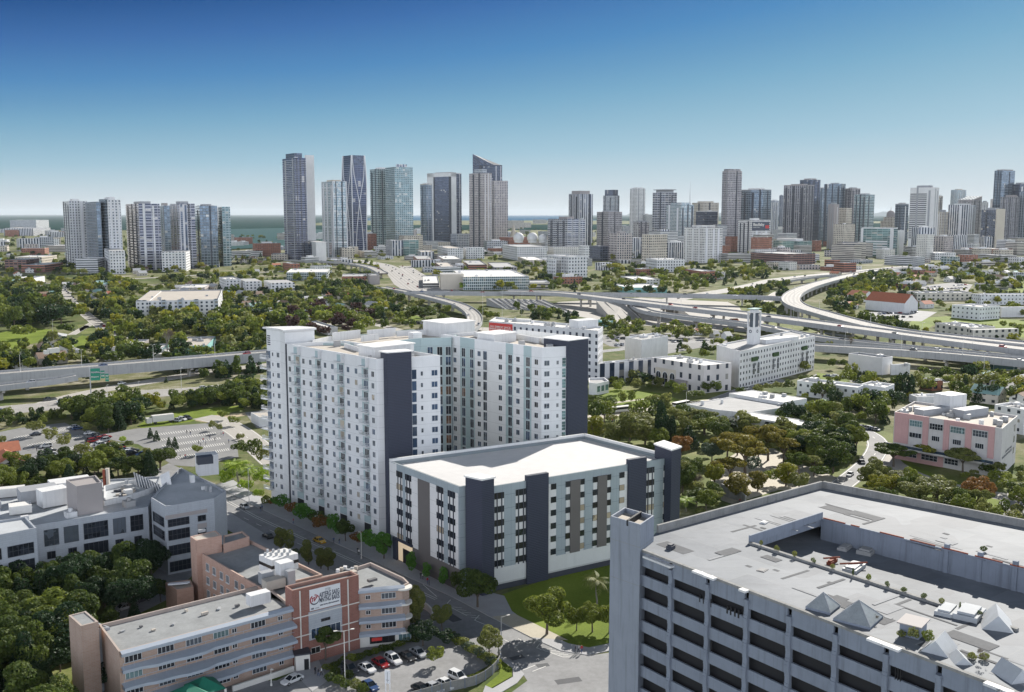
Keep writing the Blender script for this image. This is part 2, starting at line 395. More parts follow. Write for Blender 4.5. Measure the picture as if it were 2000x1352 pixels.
def ribbon(pts,w0,w1,z,mb,mat=0,dz=0.0):
    """strip between lateral offsets w0 and w1 along a path; z None = the path's own height"""
    L=[]
    for i,p in enumerate(pts):
        d=(pts[min(i+1,len(pts)-1)]-pts[max(i-1,0)]);d.z=0;d.normalize();n=Vector((-d.y,d.x,0))
        zz=(p.z if z is None else z)+dz
        L.append(((p.x+n.x*w0,p.y+n.y*w0,zz),(p.x+n.x*w1,p.y+n.y*w1,zz)))
    for i in range(len(L)-1):
        a,b=L[i],L[i+1];q=[a[0],b[0],b[1],a[1]]
        if w1>w0:pass
        ar=(q[1][0]-q[0][0])*(q[2][1]-q[0][1])-(q[1][1]-q[0][1])*(q[2][0]-q[0][0])
        mb.face(q if ar>0 else q[::-1],mat)
    return L
def dashes(pts,off,mb,z=None,dz=0.02,dash=3.0,gap=7.0,wd=0.18,mat=0):
    acc=0;cur=[]
    for i in range(len(pts)-1):
        a,b=pts[i],pts[i+1];L=(b-a).length;d=(b-a).normalized();n=Vector((-d.y,d.x,0));t=0
        while t<L:
            ph=acc%(dash+gap)
            if ph<dash:
                e=min(L,t+dash-ph)
                p0=a+d*t+n*off;p1=a+d*e+n*off;q=n*wd/2;up=Vector((0,0,dz))
                if z is not None:p0.z=p1.z=z
                mb.face([p0-q+up,p1-q+up,p1+q+up,p0+q+up],mat);acc+=e-t;t=e
            else:
                s_=dash+gap-ph;e=min(L,t+s_);acc+=e-t;t=e
ROADS={}
def road(pix,width,z=0.05,m='asphalt',lanes=2,label=None,name='road',wpts=None,dash=True,edge=True):
    pts=smooth_path([P(x,y)for x,y in pix]if wpts is None else wpts)
    mb=MB();ribbon(pts,-width/2,width/2,z,mb)
    o=tag(mb.build(name,[m]),label,kind='structure')
    mk=MB()
    if edge:
        for s_ in(-1,1):ribbon(pts,s_*(width/2-0.5)-0.1,s_*(width/2-0.5)+0.1,z+0.02,mk)
    if dash:
        for k in range(1,lanes):dashes(pts,-width/2+0.6+(width-1.2)*k/lanes,mk,z=z,dz=0.02)
    if m=='highway':
        wr_=MB()
        for k in range(lanes):c_=-width/2+.6+(width-1.2)*(k+.5)/lanes;ribbon(pts,c_-.7,c_+.7,z+.01,wr_)
        tag(wr_.build('road_wear',['wear']),None,kind='structure')
    if mk.f:tag(mk.build('road_marking',['line']),None,kind='structure')
    ROADS.setdefault(name,[]).append(pts)
    for i in range(len(pts)-1):
        d=(pts[i+1]-pts[i]).normalized();n=Vector((-d.y,d.x,0))*(width/2+1.5)
        BLOCK.append([(pts[i]-n)[:2],(pts[i+1]-n)[:2],(pts[i+1]+n)[:2],(pts[i]+n)[:2]])
    return pts
def viaduct(pix,width,label,thick=1.6,gap=38,rail=1.0,m='highway',piers=True,lanes=3,group=None,pw=None,wall_=False):
    """pix = [(px, py, deck height)]"""
    pts=smooth_path([P(x,y,z)for x,y,z in pix],8.0)
    base=pts[len(pts)//2].copy();base.z=0
    r=thing('highway_bridge',label,'elevated highway',base,group)
    h=width/2;mb=MB();L=ribbon(pts,-h,h,None,mb,0)
    for(a,b)in zip(L,L[1:]):
        for k in(0,1):
            p,q=a[k],b[k]
            f=[(p[0],p[1],p[2]-thick),(q[0],q[1],q[2]-thick),q,p]
            mb.face(f if k==0 else f[::-1],1,[(0,0),(8,0),(8,1),(0,1)])
        mb.face([(a[0][0],a[0][1],a[0][2]-thick),(a[1][0],a[1][1],a[1][2]-thick),(b[1][0],b[1][1],b[1][2]-thick),(b[0][0],b[0][1],b[0][2]-thick)],1)
    mb.build('deck',[m,'deck_side'],r)
    for s_ in(-1,1):
        pb=MB();o,i_=s_*(h+0.02),s_*(h-0.32)
        A=ribbon(pts,min(o,i_),max(o,i_),None,pb,0,rail)
        for(a,b)in zip(A,A[1:]):
            for k in(0,1):
                f=[(a[k][0],a[k][1],a[k][2]-rail-0.3),(b[k][0],b[k][1],b[k][2]-rail-0.3),b[k],a[k]]
                pb.face(f if k==0 else f[::-1])
        pb.build('parapet',['deck_side'],r)
    mk=MB()
    for s_ in(-1,1):ribbon(pts,s_*(h-1.2)-0.12,s_*(h-1.2)+0.12,None,mk,0,0.03)
    for k in range(1,lanes):dashes(pts,-h+1.2+(width-2.4)*k/lanes,mk,dz=0.03,wd=0.25)
    mk.build('lane_marking',['line'],r);wr_=MB()
    for k in range(lanes):c_=-h+1.2+(width-2.4)*(k+.5)/lanes;ribbon(pts,c_-.55,c_+.55,None,wr_,0,0.015)
    if m=='highway':wr_.build('lane_wear',['wear'],r)
    if piers:
        acc=gap*0.5
        for i in range(1,len(pts)):
            acc+=(pts[i]-pts[i-1]).length
            if acc>gap and pts[i].z>3.5:
                acc=0;p=pts[i];d=(pts[i]-pts[i-1]);a=math.atan2(d.y,d.x);q=MB()
                q.box((p.x,p.y,p.z-thick-1.2),1.4,width*0.86,1.2,a,bottom=True)
                if width>14:
                    n=Vector((-math.sin(a),math.cos(a)))
                    for s_ in(-1,1):q.box((p.x+n.x*s_*width*.28,p.y+n.y*s_*width*.28,0),1.3,1.6,p.z-thick-1.2,a)
                else:q.box((p.x,p.y,0),1.4,2.6,p.z-thick-1.2,a)
                q.build('pier',['pier'],r)
    ROADS.setdefault('via',[]).append(pts)
    for i in range(len(pts)-1):
        d=(pts[i+1]-pts[i]);d.z=0;d.normalize();n=Vector((-d.y,d.x,0))*(h+4)
        BLOCK.append([(pts[i]-n)[:2],(pts[i+1]-n)[:2],(pts[i+1]+n)[:2],(pts[i]+n)[:2]])
    return pts
# ---------------------------------------------------------------- roads and surfaces placed from the picture
sheet('lawn',[(905,1190),(985,1160),(1215,1082),(1420,1060),(1420,1200),(1230,1262),(1150,1280),(1105,1262),(1040,1232),(960,1190)],0.03,'lawn','green lawn beside the white-roofed building',block=True)
# diagonal street with its crossing
st=[(330,905),(420,945),(500,990),(600,1037),(700,1082),(790,1125),(880,1165),(960,1207),(1040,1247),(1100,1272),(1150,1281),(1240,1268),(1500,1220),(1500,1500),(960,1500),(1000,1352),(1030,1330),(1010,1300),(960,1275),(845,1225),(760,1180),(660,1125),(560,1072),(470,1022),(380,970),(290,925)]
sheet('street',st,0.04,'asphalt','grey asphalt street running past the white tower to the junction',block=True)
# pavement on the tower side (raised kerb)
sheet('pavement',[(455,938),(500,968),(560,985),(760,1070),(905,1145),(985,1165),(1000,1195),(1045,1228),(1110,1258),(1150,1266),(1230,1250),(1230,1263),(1150,1281),(1095,1272),(1037,1246),(958,1206),(878,1164),(788,1124),(698,1081),(598,1036),(498,989),(420,948)],0.15,'paving','grey paved footway along the white tower',thick=0.13,side='kerb',block=True)
sheet('pavement',[(960,1206),(1005,1200),(1110,1252),(1037,1246)],0.156,'paving_sunpainted','sunlit stretch of footway beside the lawn')  # warm sheet over the footway paints a sunlit stretch
sheet('pavement',[(300,918),(380,960),(470,1015),(560,1068),(660,1120),(760,1175),(845,1222),(835,1232),(740,1190),(540,1085),(280,950)],0.15,'paving','footway in front of the brick building',thick=0.13,side='kerb',block=True)
# markings in the street
mk=MB()
def pline(pts,wd=0.15,z=0.06,closed=False):
    q=[P(x,y)for x,y in pts]
    if closed:q.append(q[0])
    for a,b in zip(q,q[1:]):
        d=(b-a).normalized();n=Vector((-d.y,d.x,0))*wd/2
        mk.face([(a-n).to_tuple()[:2]+(z,),(b-n).to_tuple()[:2]+(z,),(b+n).to_tuple()[:2]+(z,),(a+n).to_tuple()[:2]+(z,)])
pline([(400,958),(500,1012),(600,1058),(690,1098),(780,1140),(850,1172)],0.14);pline([(404,956),(504,1010),(604,1056),(694,1096),(784,1138),(854,1170)],0.14)
for k in range(14):
    a=P(430,990).lerp(P(850,1188),k/14);b=P(430,990).lerp(P(850,1188),(k+.4)/14)
    x0,y0,_=PX(a);x1,y1,_=PX(b);pline([(x0,y0),(x1,y1)])
pline([(826,1142),(853,1166)]);pline([(871,1182),(880,1172)]);pline([(871,1182),(912,1203)]);pline([(927,1212),(936,1202)]);pline([(927,1212),(960,1226)])
for k in range(5):pline([(884+k*9,1186+k*5),(902+k*9,1188+k*5)],0.12)
pline([(1012,1248),(1032,1258)]);pline([(1048,1266),(1056,1256)]);pline([(1048,1266),(1100,1284),(1118,1284)])
for k in range(6):pline([(1055+k*9,1270+k*2.4),(1078+k*8,1268+k*2.8)],0.14)
pline([(1020,1310),(1045,1300)]);pline([(1040,1312),(1066,1302)]);pline([(985,1250),(1010,1262)])
tag(mk.build('road_marking',['line']),'white road markings in the street and at the junction',kind='structure')
# tar patches and tyre marks
tp=MB()
for(x,y,sx,sy,a)in((1010,1285,3,1.6,.5),(1060,1300,2.5,1.5,.3),(880,1205,2.4,6,.6),(735,1130,2,7,.55),(560,1045,2,9,.6),(1110,1330,5,2,.3)):
    c=P(x,y);tp.box((c.x,c.y,0.045),sx,sy,0.006,a)
tag(tp.build('road_patch',['asphalt_dark']),'dark tar patches in the street',kind='structure')
# car park in front, and its drive
sheet('car_park',[(655,1245),(760,1215),(830,1180),(880,1215),(960,1270),(955,1300),(900,1330),(860,1352),(820,1400),(540,1500),(300,1480),(420,1330),(540,1330),(600,1300)],0.05,'asphalt','asphalt car park beside the brick building',block=True)
sheet('pavement',[(560,1255),(660,1215),(760,1170),(800,1160),(815,1180),(760,1210),(660,1252),(620,1285),(640,1330),(610,1352),(570,1310)],0.12,'paving','paved forecourt at the entrance of the brick building',thick=0.1)
sheet('verge',[(978,1290),(1000,1306),(1000,1322),(960,1345),(948,1340),(975,1318)],0.14,'lawn','small green verge at the street corner')
sheet('pavement',[(978,1282),(1012,1302),(1024,1318),(1010,1335),(965,1362),(940,1362),(948,1340),(962,1346),(1002,1323),(1001,1307),(978,1291)],0.13,'paving','curved footway at the street corner',thick=0.1)
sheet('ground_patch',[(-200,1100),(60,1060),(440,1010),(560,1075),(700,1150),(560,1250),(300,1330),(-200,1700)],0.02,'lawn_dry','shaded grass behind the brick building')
sheet('road',[(205,1205),(300,1120),(330,1090),(400,1060),(440,1050),(400,1100),(330,1170),(290,1190),(180,1240)],0.035,'asphalt','shaded side street under the trees',block=True)

# left: highway, slip roads, car parks
road([(-120,812),(0,802),(100,793),(180,781),(260,771),(400,762),(560,742),(760,712)],22,0.08,'highway',6,'wide concrete highway west of the tower','highway')
road([(60,800),(110,783),(180,766),(250,753),(320,741),(400,727),(520,713),(640,700)],12,0.06,'concrete',3,'slip road beneath the elevated highway','highway')
viaduct([(-120,741,9),(0,731,9),(100,723,9),(200,715,9),(300,707,9),(400,699,9),(480,692,9),(560,686,9),(700,676,9)],13,'long elevated highway with a pale girder west of the white tower',thick=4.2,gap=75)
viaduct([(-120,772,6),(0,755,6.5),(60,748,7),(110,742,8),(150,735,9)],9,'curved ramp joining the elevated highway from below',thick=1.6,gap=40,lanes=2)
sheet('car_park',[(-40,852),(40,836),(126,826),(180,849),(262,885),(236,901),(168,917),(118,919),(45,895),(-40,888)],0.05,'lot','grey car park dotted with trees',block=True)
sheet('car_park',[(185,850),(270,837),(417,826),(462,862),(466,893),(378,912),(338,909),(300,885),(270,868),(228,862)],0.05,'lot','empty striped car park west of the tower',block=True)
sheet('lawn',[(268,832),(300,812),(400,798),(470,792),(478,800),(400,816),(372,824),(280,838)],0.04,'lawn','lawn with a parked white truck',block=True)
sheet('sand',[(380,822),(410,812),(478,806),(482,812),(440,818),(420,828)],0.045,'sand','bare sandy ground beside the lawn')
road([(395,815),(430,822),(470,845),(500,870),(540,905)],11,0.07,'concrete',2,'access road beside the striped car park')
sheet('car_park',[(478,806),(525,800),(560,830),(540,845),(500,835)],0.05,'lot','small car park behind the tower')
mk=MB()
a0,a1,b0,b1=P(292,846),P(415,832),P(350,902),P(455,884)
for r_ in range(5):
    for k in range(26):
        t=k/26;u=(r_+0.25)/5;v2=(r_+0.62)/5
        p=a0.lerp(a1,t).lerp(b0.lerp(b1,t),u);q=a0.lerp(a1,t).lerp(b0.lerp(b1,t),v2)
        d=(q-p).normalized();n=Vector((-d.y,d.x,0))*0.1
        mk.face([(p-n).to_tuple()[:2]+(.07,),(p+n).to_tuple()[:2]+(.07,),(q+n).to_tuple()[:2]+(.07,),(q-n).to_tuple()[:2]+(.07,)])
a0,a1,b0,b1=P(20,850),P(120,832),P(130,915),P(250,890)
for r_ in range(4):
    for k in range(24):
        t=k/24;u=(r_+0.3)/4;v2=(r_+0.6)/4
        p=a0.lerp(a1,t).lerp(b0.lerp(b1,t),u);q=a0.lerp(a1,t).lerp(b0.lerp(b1,t),v2)
        d=(q-p).normalized();n=Vector((-d.y,d.x,0))*0.1
        mk.face([(p-n).to_tuple()[:2]+(.07,),(p+n).to_tuple()[:2]+(.07,),(q+n).to_tuple()[:2]+(.07,),(q-n).to_tuple()[:2]+(.07,)])
tag(mk.build('parking_marking',['line']),'white bay lines in the car parks',kind='structure')
road([(120,565),(140,590),(165,612),(190,632),(215,650),(240,662)],10,0.06,'concrete',2,'road with parked cars through the trees')
road([(140,654),(165,640),(185,628)],6,0.05,'concrete',1,'curved path by the park',dash=False)
road([(330,655),(365,667),(410,680),(460,692)],12,0.06,'asphalt',2,'tree-lined street behind the elevated highway')
road([(0,618),(20,610),(42,604)],6,0.05,'concrete',1,'pale lane at the edge of the park',dash=False)
road([(60,556),(160,550),(300,543),(420,536),(520,532),(640,528)],14,0.3,'concrete',3,'highway below the waterfront towers','highway')
sheet('lawn',[(-80,668),(-30,655),(60,640),(110,645),(122,660),(60,672),(20,688),(-60,690)],0.05,'lawn','green park lawn with a grey pavilion',block=True)
sheet('lawn',[(135,672),(160,655),(180,660),(165,690),(140,700)],0.05,'lawn','green triangle between the park roads',block=True)
sheet('lawn',[(150,635),(172,636),(195,650),(160,653)],0.05,'lawn_dry','grass verge in the road fork')
sheet('lawn',[(205,640),(240,630),(262,640),(245,655),(222,652)],0.05,'lawn','lawn behind the cypresses')
sheet('lawn',[(768,618),(790,612),(812,616),(828,622),(800,630),(775,627)],0.06,'lawn','small lawn with a parked car')
road([(810,630),(850,632),(900,640),(940,652),(960,640)],16,0.05,'concrete',2,'street behind the white tower')
road([(430,560),(520,566),(560,574),(640,590),(720,612)],9,0.05,'concrete',2,'suburban street among the trees')
road([(560,640),(640,634),(700,630),(760,640),(820,660)],9,0.05,'concrete',2,'suburban street behind the dark trees')
road([(0,545),(60,552),(110,566),(180,580),(230,590)],9,0.05,'concrete',2,'suburban street on the west side')

# centre: broad avenue and viaducts
road([(690,508),(738,516),(762,524),(780,538),(800,553),(822,568),(838,576)],30,0.25,'highway',6,'broad concrete highway coming from the towers','highway')
road([(790,520),(812,535),(835,548),(862,562),(900,572),(960,578)],20,0.2,'highway',4,'right-hand carriageway beside the row of trees','highway')
sheet('junction',[(752,530),(800,520),(845,548),(860,560),(870,574),(800,576),(770,556)],0.15,'highway','concrete junction apron of the highway',block=True)
viaduct([(560,508,9),(645,512,9),(690,516,9),(725,523,9),(748,534,7)],14,'elevated road on many piers below the centre towers',thick=1.5,gap=22)
viaduct([(744,561,8),(794,570,8),(838,580,8),(871,588,8),(902,598,7),(924,614,6),(925,632,5),(905,650,4)],12,'curving ramp that swings behind the white tower',thick=2.0,gap=30)
viaduct([(792,571,9),(900,572,9),(1040,573,9),(1250,575,9),(1450,579,9),(1560,584,9)],14,'straight overpass across the interchange',thick=2.4,gap=70)
viaduct([(985,569,11),(1100,573,11),(1200,584,11),(1320,598,11),(1480,616,11),(1650,638,11),(1850,664,10),(2100,694,10)],20,'long main viaduct crossing the interchange',thick=2.4,gap=55,lanes=4)
viaduct([(1240,596,8),(1262,607,8),(1300,614,8),(1380,624,8),(1480,636,8),(1600,659,7),(1750,676,7),(1900,690,7),(2100,712,7)],10,'narrow lower viaduct beside the main viaduct',thick=2.0,gap=45,lanes=2)
viaduct([(1500,668,8),(1592,675,8),(1700,681,8),(1850,691,8),(2100,714,8)],13,'viaduct behind the clock tower on tall piers',thick=3.0,gap=38)
viaduct([(1860,520,1),(1787,523,2),(1725,527,4),(1675,535,6),(1625,547,8),(1580,560,9),(1552,573,10),(1545,586,10),(1560,598,10),(1600,610,10),(1650,624,10),(1700,636,10),(1760,647,10),(1850,657,10),(2100,682,10)],17,'curved flyover sweeping round the trees',thick=2.2,gap=26,lanes=4)
viaduct([(1530,550,5),(1560,545,6),(1600,540,7),(1630,538,7)],9,'short ramp beside the curved flyover',thick=1.5,gap=30,lanes=2)
road([(1300,588),(1365,576),(1430,566),(1482,555),(1521,546),(1600,537),(1675,530),(1760,522)],26,0.12,'highway',6,'surface highway towards downtown','highway')
road([(1760,522),(1850,515),(1950,508),(2100,500)],22,0.14,'highway',5,'highway at the foot of downtown','highway')
road([(1540,610),(1508,602),(1500,590),(1512,575),(1535,565)],9,0.08,'concrete',2,'slip road in the interchange')
sheet('interchange_ground',[(1090,590),(1250,582),(1420,590),(1500,620),(1480,650),(1300,640),(1180,628),(1060,605)],0.06,'concrete','bare concrete ground under the viaducts',block=True)
sheet('lawn',[(1470,640),(1500,628),(1560,632),(1600,648),(1590,658),(1520,660)],0.1,'lawn_dry','grass slope behind the clock tower')
sheet('lawn',[(1440,590),(1560,590),(1545,625),(1450,612)],0.09,'lawn_dry','grass inside the interchange')
road([(1590,650),(1640,655),(1700,668),(1740,690)],10,0.1,'concrete',2,'slip road under the flyover')
road([(1592,732),(1650,738),(1700,748),(1760,752),(1850,742)],12,0.08,'asphalt',2,'street behind the white blocks')
sheet('car_park',[(1680,612),(1760,604),(1830,610),(1800,628),(1700,625)],0.08,'asphalt','car park in front of the red-roofed hall',block=True)
sheet('car_park',[(1790,560),(1860,552),(1900,556),(1890,570),(1800,570)],0.08,'lot','grey car park behind the red-roofed hall',block=True)
sheet('lawn',[(1760,640),(1790,622),(1850,618),(1990,625),(2100,640),(2100,668),(1990,660),(1830,632),(1800,650)],0.07,'lawn','green field beside the beige blocks',block=True)
sheet('lawn',[(1900,560),(1930,545),(2000,550),(2080,560),(2080,575),(1940,570)],0.07,'lawn','green field at the edge of the trees')
sheet('lawn',[(1595,728),(1670,740),(1650,748),(1596,744)],0.1,'lawn','green lawn behind the two-storey white block')

sheet('car_park',[(1148,655),(1320,650),(1430,668),(1300,692),(1190,676)],0.05,'lot','grey parking area between the viaducts and the white blocks')
road([(1142,690),(1200,684),(1300,672),(1440,662)],9,0.07,'asphalt',2,'street behind the arcade building')
# right: park and streets
sheet('park_ground',[(1100,770),(1180,745),(1350,740),(1560,775),(1640,810),(1750,850),(1990,930),(2100,1000),(2100,1060),(1600,980),(1300,960),(1140,860)],0.03,'lawn_dry','grassy park ground among the trees')
road([(1120,822),(1180,812),(1260,800),(1340,790),(1400,783)],9,0.08,'paving_sunpainted',2,'pale street through the park',dash=False)
road([(1530,742),(1480,752),(1440,768),(1400,783)],10,0.08,'asphalt',2,'street beside the white hotel-like building')
sheet('plaza',[(1405,905),(1450,878),(1500,870),(1560,905),(1640,935),(1650,950),(1600,960),(1520,958),(1430,985),(1385,970),(1390,930)],0.09,'paving_sunpainted','sunlit paved court under the trees',block=True)
road([(1560,800),(1610,812),(1660,832),(1700,850),(1715,870),(1700,900),(1660,935),(1620,965)],8,0.1,'asphalt',2,'street beside the pink building')
road([(1715,870),(1740,905),(1800,935),(1900,960),(2060,985)],9,0.09,'concrete',2,'path through the park',dash=False,edge=False)
sheet('lawn',[(1150,776),(1200,760),(1290,768),(1330,782),(1240,798),(1160,800)],0.06,'lawn','green garden in front of the arcade building',block=True)
road([(1180,790),(1240,782),(1300,778)],3,0.1,'paving_sunpainted',1,'garden path',dash=False,edge=False)
sheet('lawn',[(1715,905),(1760,895),(1830,930),(1900,950),(1960,985),(1940,1000),(1760,960)],0.07,'lawn','green lawn in the park')
sheet('car_park',[(1930,1010),(1970,960),(2100,960),(2100,1060),(1990,1030)],0.08,'lot','grey parking strip behind the concrete car park')
# ================================================================ skyline
fac('f_white',(.62,.62,.62),(.05,.07,.10),4.6,4.4,.45,.5);fac('f_whiteband',(.60,.60,.60),(.05,.07,.09),30,3.4,1,.42,blind=0)
fac('f_glass',(.20,.23,.26),(.11,.145,.185),5.2,4.6,.86,.74,metal=.7,blind=.02,grough=.1);fac('f_glassdark',(.11,.12,.15),(.05,.065,.10),5.0,4.4,.86,.68,metal=.7,blind=.03)
fac('f_glassgreen',(.38,.42,.43),(.10,.17,.19),4.8,4.2,.8,.68,metal=.6,blind=.1);fac('f_slab',(.50,.50,.52),(.05,.07,.12),9,4.4,.9,.62,metal=.6,blind=.08)
fac('f_navy',(.17,.18,.24),(.03,.045,.09),7,4.2,.94,.62,metal=.55,blind=.03);mat('roof_pale',(.40,.42,.44),.8,.15,.15);fac('f_slabdark',(.40,.41,.46),(.03,.04,.08),9,4.4,.9,.66,metal=.6,blind=.05);fac('f_vert',(.58,.58,.60),(.05,.07,.11),6.4,3.4,.5,1,metal=.5,blind=.05)
fac('f_vertdark',(.28,.28,.30),(.05,.05,.07),5.6,4.4,.5,.8,metal=.4,blind=.1);fac('f_brown',(.33,.315,.32),(.07,.07,.09),4.4,4.4,.62,.55,metal=.35)
fac('f_pink',(.47,.42,.40),(.06,.08,.12),5.4,4.4,.55,.6,metal=.5);fac('f_beige',(.52,.47,.40),(.06,.07,.09),4.8,4.4,.5,.5);fac('f_beigeband',(.50,.46,.40),(.05,.06,.08),30,3.4,1,.42)
fac('f_grey',(.42,.44,.47),(.06,.08,.11),4.8,4.4,.62,.52,metal=.5);fac('f_punch',(.62,.61,.60),(.06,.07,.08),4.0,4.4,.5,.5,metal=.2);fac('f_brick',(.30,.13,.085),(.05,.06,.08),4,3.6,.5,.45)
fac('f_redband',(.34,.15,.10),(.05,.05,.06),20,3.4,1,.45,metal=.2);fac('f_frame',(.66,.68,.69),(.13,.20,.24),2.4,3.3,.84,.8,metal=.6,blind=.25)
fac('f_parking',(.50,.49,.46),(.02,.02,.025),40,3.1,1,.45,metal=0,blind=0);fac('f_tealband',(.35,.40,.40),(.10,.20,.20),12,3.6,.96,.75,metal=.5)
fac('f_house',(.50,.46,.40),(.05,.06,.08),3.6,3.2,.35,.4,tex='');fac('f_house2',(.60,.59,.56),(.05,.06,.08),4.2,3.4,.4,.38,tex='');fac('f_brickband',(.22,.12,.10),(.05,.06,.08),6,4.0,.8,.5,metal=.4)
mat('plain_white',(.62,.62,.62),.7,.10,.08,streak=.32);mat('roof_white',(.58,.57,.55),.8,.12,.15,streak=0);mat('roof_grey',(.33,.33,.33),.85,.2,.15);mat('roof_dark',(.12,.12,.125),.85,.2,.15)
mat('roof_tan',(.42,.38,.33),.85,.15,.15);mat('plant_grey',(.34,.35,.36),.6,.15,.5);mat('tile_red',(.38,.13,.07),.8,.2,.8);mat('tile_brown',(.22,.15,.11),.85,.2,.8);mat('tile_teal',(.22,.36,.34),.7,.15,.5)
mat('plain_beige',(.50,.45,.38),.75,.08,.05,streak=.2);mat('plain_brown',(.30,.275,.27),.75,.08,.05);mat('plain_dark',(.035,.04,.055),.6,.1,.2);mat('steel',(.45,.46,.48),.4,.1,1.0,metal=.6);mat('plain_grey',(.30,.31,.33),.7,.08,.1,streak=.2)
mat('exo',(.64,.64,.66),.6,.05);mat('teal_wall',(.22,.45,.43),.7,.06)
ROOFOF={}
def clutter(root,poly,z,n,seed,smin=1.2,smax=4.5,as_parts=True):
    r=random.Random(seed);q=inset(poly,2.2);xs=[p[0]for p in q];ys=[p[1]for p in q]
    a=math.atan2(poly[1][1]-poly[0][1],poly[1][0]-poly[0][0]);k=0
    for _ in range(n*8):
        if k>=n:break
        x,y=r.uniform(min(xs),max(xs)),r.uniform(min(ys),max(ys))
        if not inpoly(x,y,q):continue
        s_=r.uniform(smin,smax);mb=MB();mb.box((x,y,z),s_,s_*r.uniform(.5,1),r.uniform(.8,2.0)*(1 if s_<5 else 1.7),a+r.choice((0,0,.1)))
        if s_>2.4:
            mb.tube((x,y,z+1.2),(x,y,z+2.2),.5,.5,10)
        mb.build('rooftop_unit',[r.choice(('plant_grey','plain_white','roof_grey'))],root);k+=1
def bldg(x0,xc,x1,yt,yb,style,label,name='building',cat='building',a=38.0,roof='roof_grey',top=None,units=2,pitch=None,h=None,lim=220,group=None,z0=0,root=None,parap=1.0,poly=None,win_part=False,trim=None,slabs=0):
    """box building from its picture outline: left edge, near corner, right edge, top and foot of the near corner"""
    if poly is None:
        poly=foot(x0,xc,x1,yb,a,lim,z0)
    C=poly[0]
    if h is None:h=ZAT((C[0],C[1]),yt)
    cen=sum((Vector(p[:2])for p in poly),Vector((0,0)))/len(poly)
    if root is None:root=thing(name,label,cat,(cen.x,cen.y,z0),group);BLOCK.append(poly)
    mw=MB();mr=MB()
    hh=h-(2.0 if trim else 0)
    for i in range(len(poly)):mw.wall(poly[i],poly[(i+1)%len(poly)],z0,hh,0,pitch or 6.0,v0=z0)
    if trim:
        for i in range(len(poly)):mw.wall(poly[i],poly[(i+1)%len(poly)],hh,h,1)
    parapet_roof(mw,mr,poly,h,parap,.4,1)
    mw.build('wall',[style,trim or 'plain_white'if 'white'in style or style in('f_punch','f_frame','f_vert')else(trim or 'plain_grey')],root);mr.build('roof',[roof],root)
    if slabs:
        ms=MB();z=z0+3.3*2
        q=inset(poly,-slabs)
        while z<h-2:
            for i in range(len(q)):
                j=(i+1)%len(q)
                ms.wall(q[i],q[j],z,z+.35)
            ms.flat(q,z+.35);ms.flat(q[::-1],z);z+=3.3
        o=ms.build('balcony_slabs',['exo'],root);o['kind']='stuff'
    if units:clutter(root,poly,h-parap,units,int(x0*7+yt),1.5 if h<60 else 3,4 if h<60 else 8)
    if top:
        f_,th,tst=top
        q=[cen+(Vector(p[:2])-cen)*f_ for p in poly]
        tp=MB();tp.prism(q,h-parap,h+th,0,1,3.0);tp.build('penthouse',[tst,'roof_grey'],root)
    if 'tower'in name and h>55:
        r9=random.Random(int(C[0]*3+h));dk_=r9.random()<.5
        for k in(0,3):
            fx_a,fx_b=Vector(poly[k][:2]),Vector(poly[(k+1)%4][:2]);M,L=frame(fx_a,fx_b)
            if L<14:continue
            n=r9.choice((1,2,3));sm_=MB()
            for i in range(n):c_=L*(i+.5+r9.uniform(-.15,.15))/n;w_=L*r9.uniform(.05,.11);sm_.obox(M,c_-w_/2,c_+w_/2,-.6,.2,z0,h-r9.choice((0,3,7)),0)
            sm_.build_each('facade_pier',['plain_dark'if dk_^(i%2==1)else r9.choice(('plain_white','exo','plain_grey'))],root)
        if not top:
            q=[cen+(Vector(p[:2])-cen)*r9.uniform(.45,.7)for p in poly];q=[cen+(Vector(p[:2])-cen)*.55 for p in poly];tp=MB();tp.prism(q,h-parap,h+r9.uniform(2,6),0,0);tp.build('penthouse',[r9.choice(('plain_grey','plain_brown','plain_white'))],root)
    root['_h']=h
    return root,poly,h
def sub(root,x0,xc,x1,yt,yb,style,a=38.0,name='wing',**k):
    """a further volume of the same building"""
    poly=foot(x0,xc,x1,yb,a,k.pop('lim',120));h=ZAT((poly[0].x,poly[0].y),yt)
    mb=MB();z0=k.pop('z0',0)
    for i in range(4):mb.wall(poly[i],poly[(i+1)%4],z0,h,0,6.0)
    mb.flat(poly,h,1);mb.build(name,[style,k.pop('roof','roof_grey')],root);BLOCK.append(poly);return poly,h

SKY=[]
# --- waterfront towers on the left
r,p,h=bldg(129,141,176,393,521,'f_white','white tower with small square windows, westmost of the skyline','apartment_tower','tower',a=30,top=(.4,4,'plain_white'))
sub(r,171,194,203,394,528,'f_glass',a=30);SKY.append(r)
r,p,h=bldg(201,217,242,390,529,'f_white','white tower with a dark recess between two window columns, beside the blue glass tower','apartment_tower','tower',a=25,top=(.5,5,'plain_white'))
sub(r,203,216,246,490,536,'f_white',a=25,name='podium');sub(r,200,213,218,389,528,'f_glass',a=40,name='glass_wing')
bldg(120,149,192,506,534,'f_whiteband','low pale office with three window bands at the foot of the white tower','office_building','office',a=12,lim=60)
r,p,h=bldg(251,276,317,398,528,'f_slabdark','grey balcony tower with white stripes, left one of the twin striped towers','apartment_tower','tower',a=30,slabs=1.2,top=(.5,4,'plain_grey'))
sub(r,287,288,306,399,527,'f_vert',a=27,name='striped_wing')
bldg(314,324,337,402,505,'f_glass','slim blue glass tower between the twin striped towers','apartment_tower','tower',a=30)
r,p,h=bldg(337,353,385,398,525,'f_slabdark','grey balcony tower with white stripes, right one of the twin striped towers','apartment_tower','tower',a=30,slabs=1.2,top=(.5,4,'plain_grey'))
sub(r,354,355,370,399,525,'f_vert',a=27,name='striped_wing')
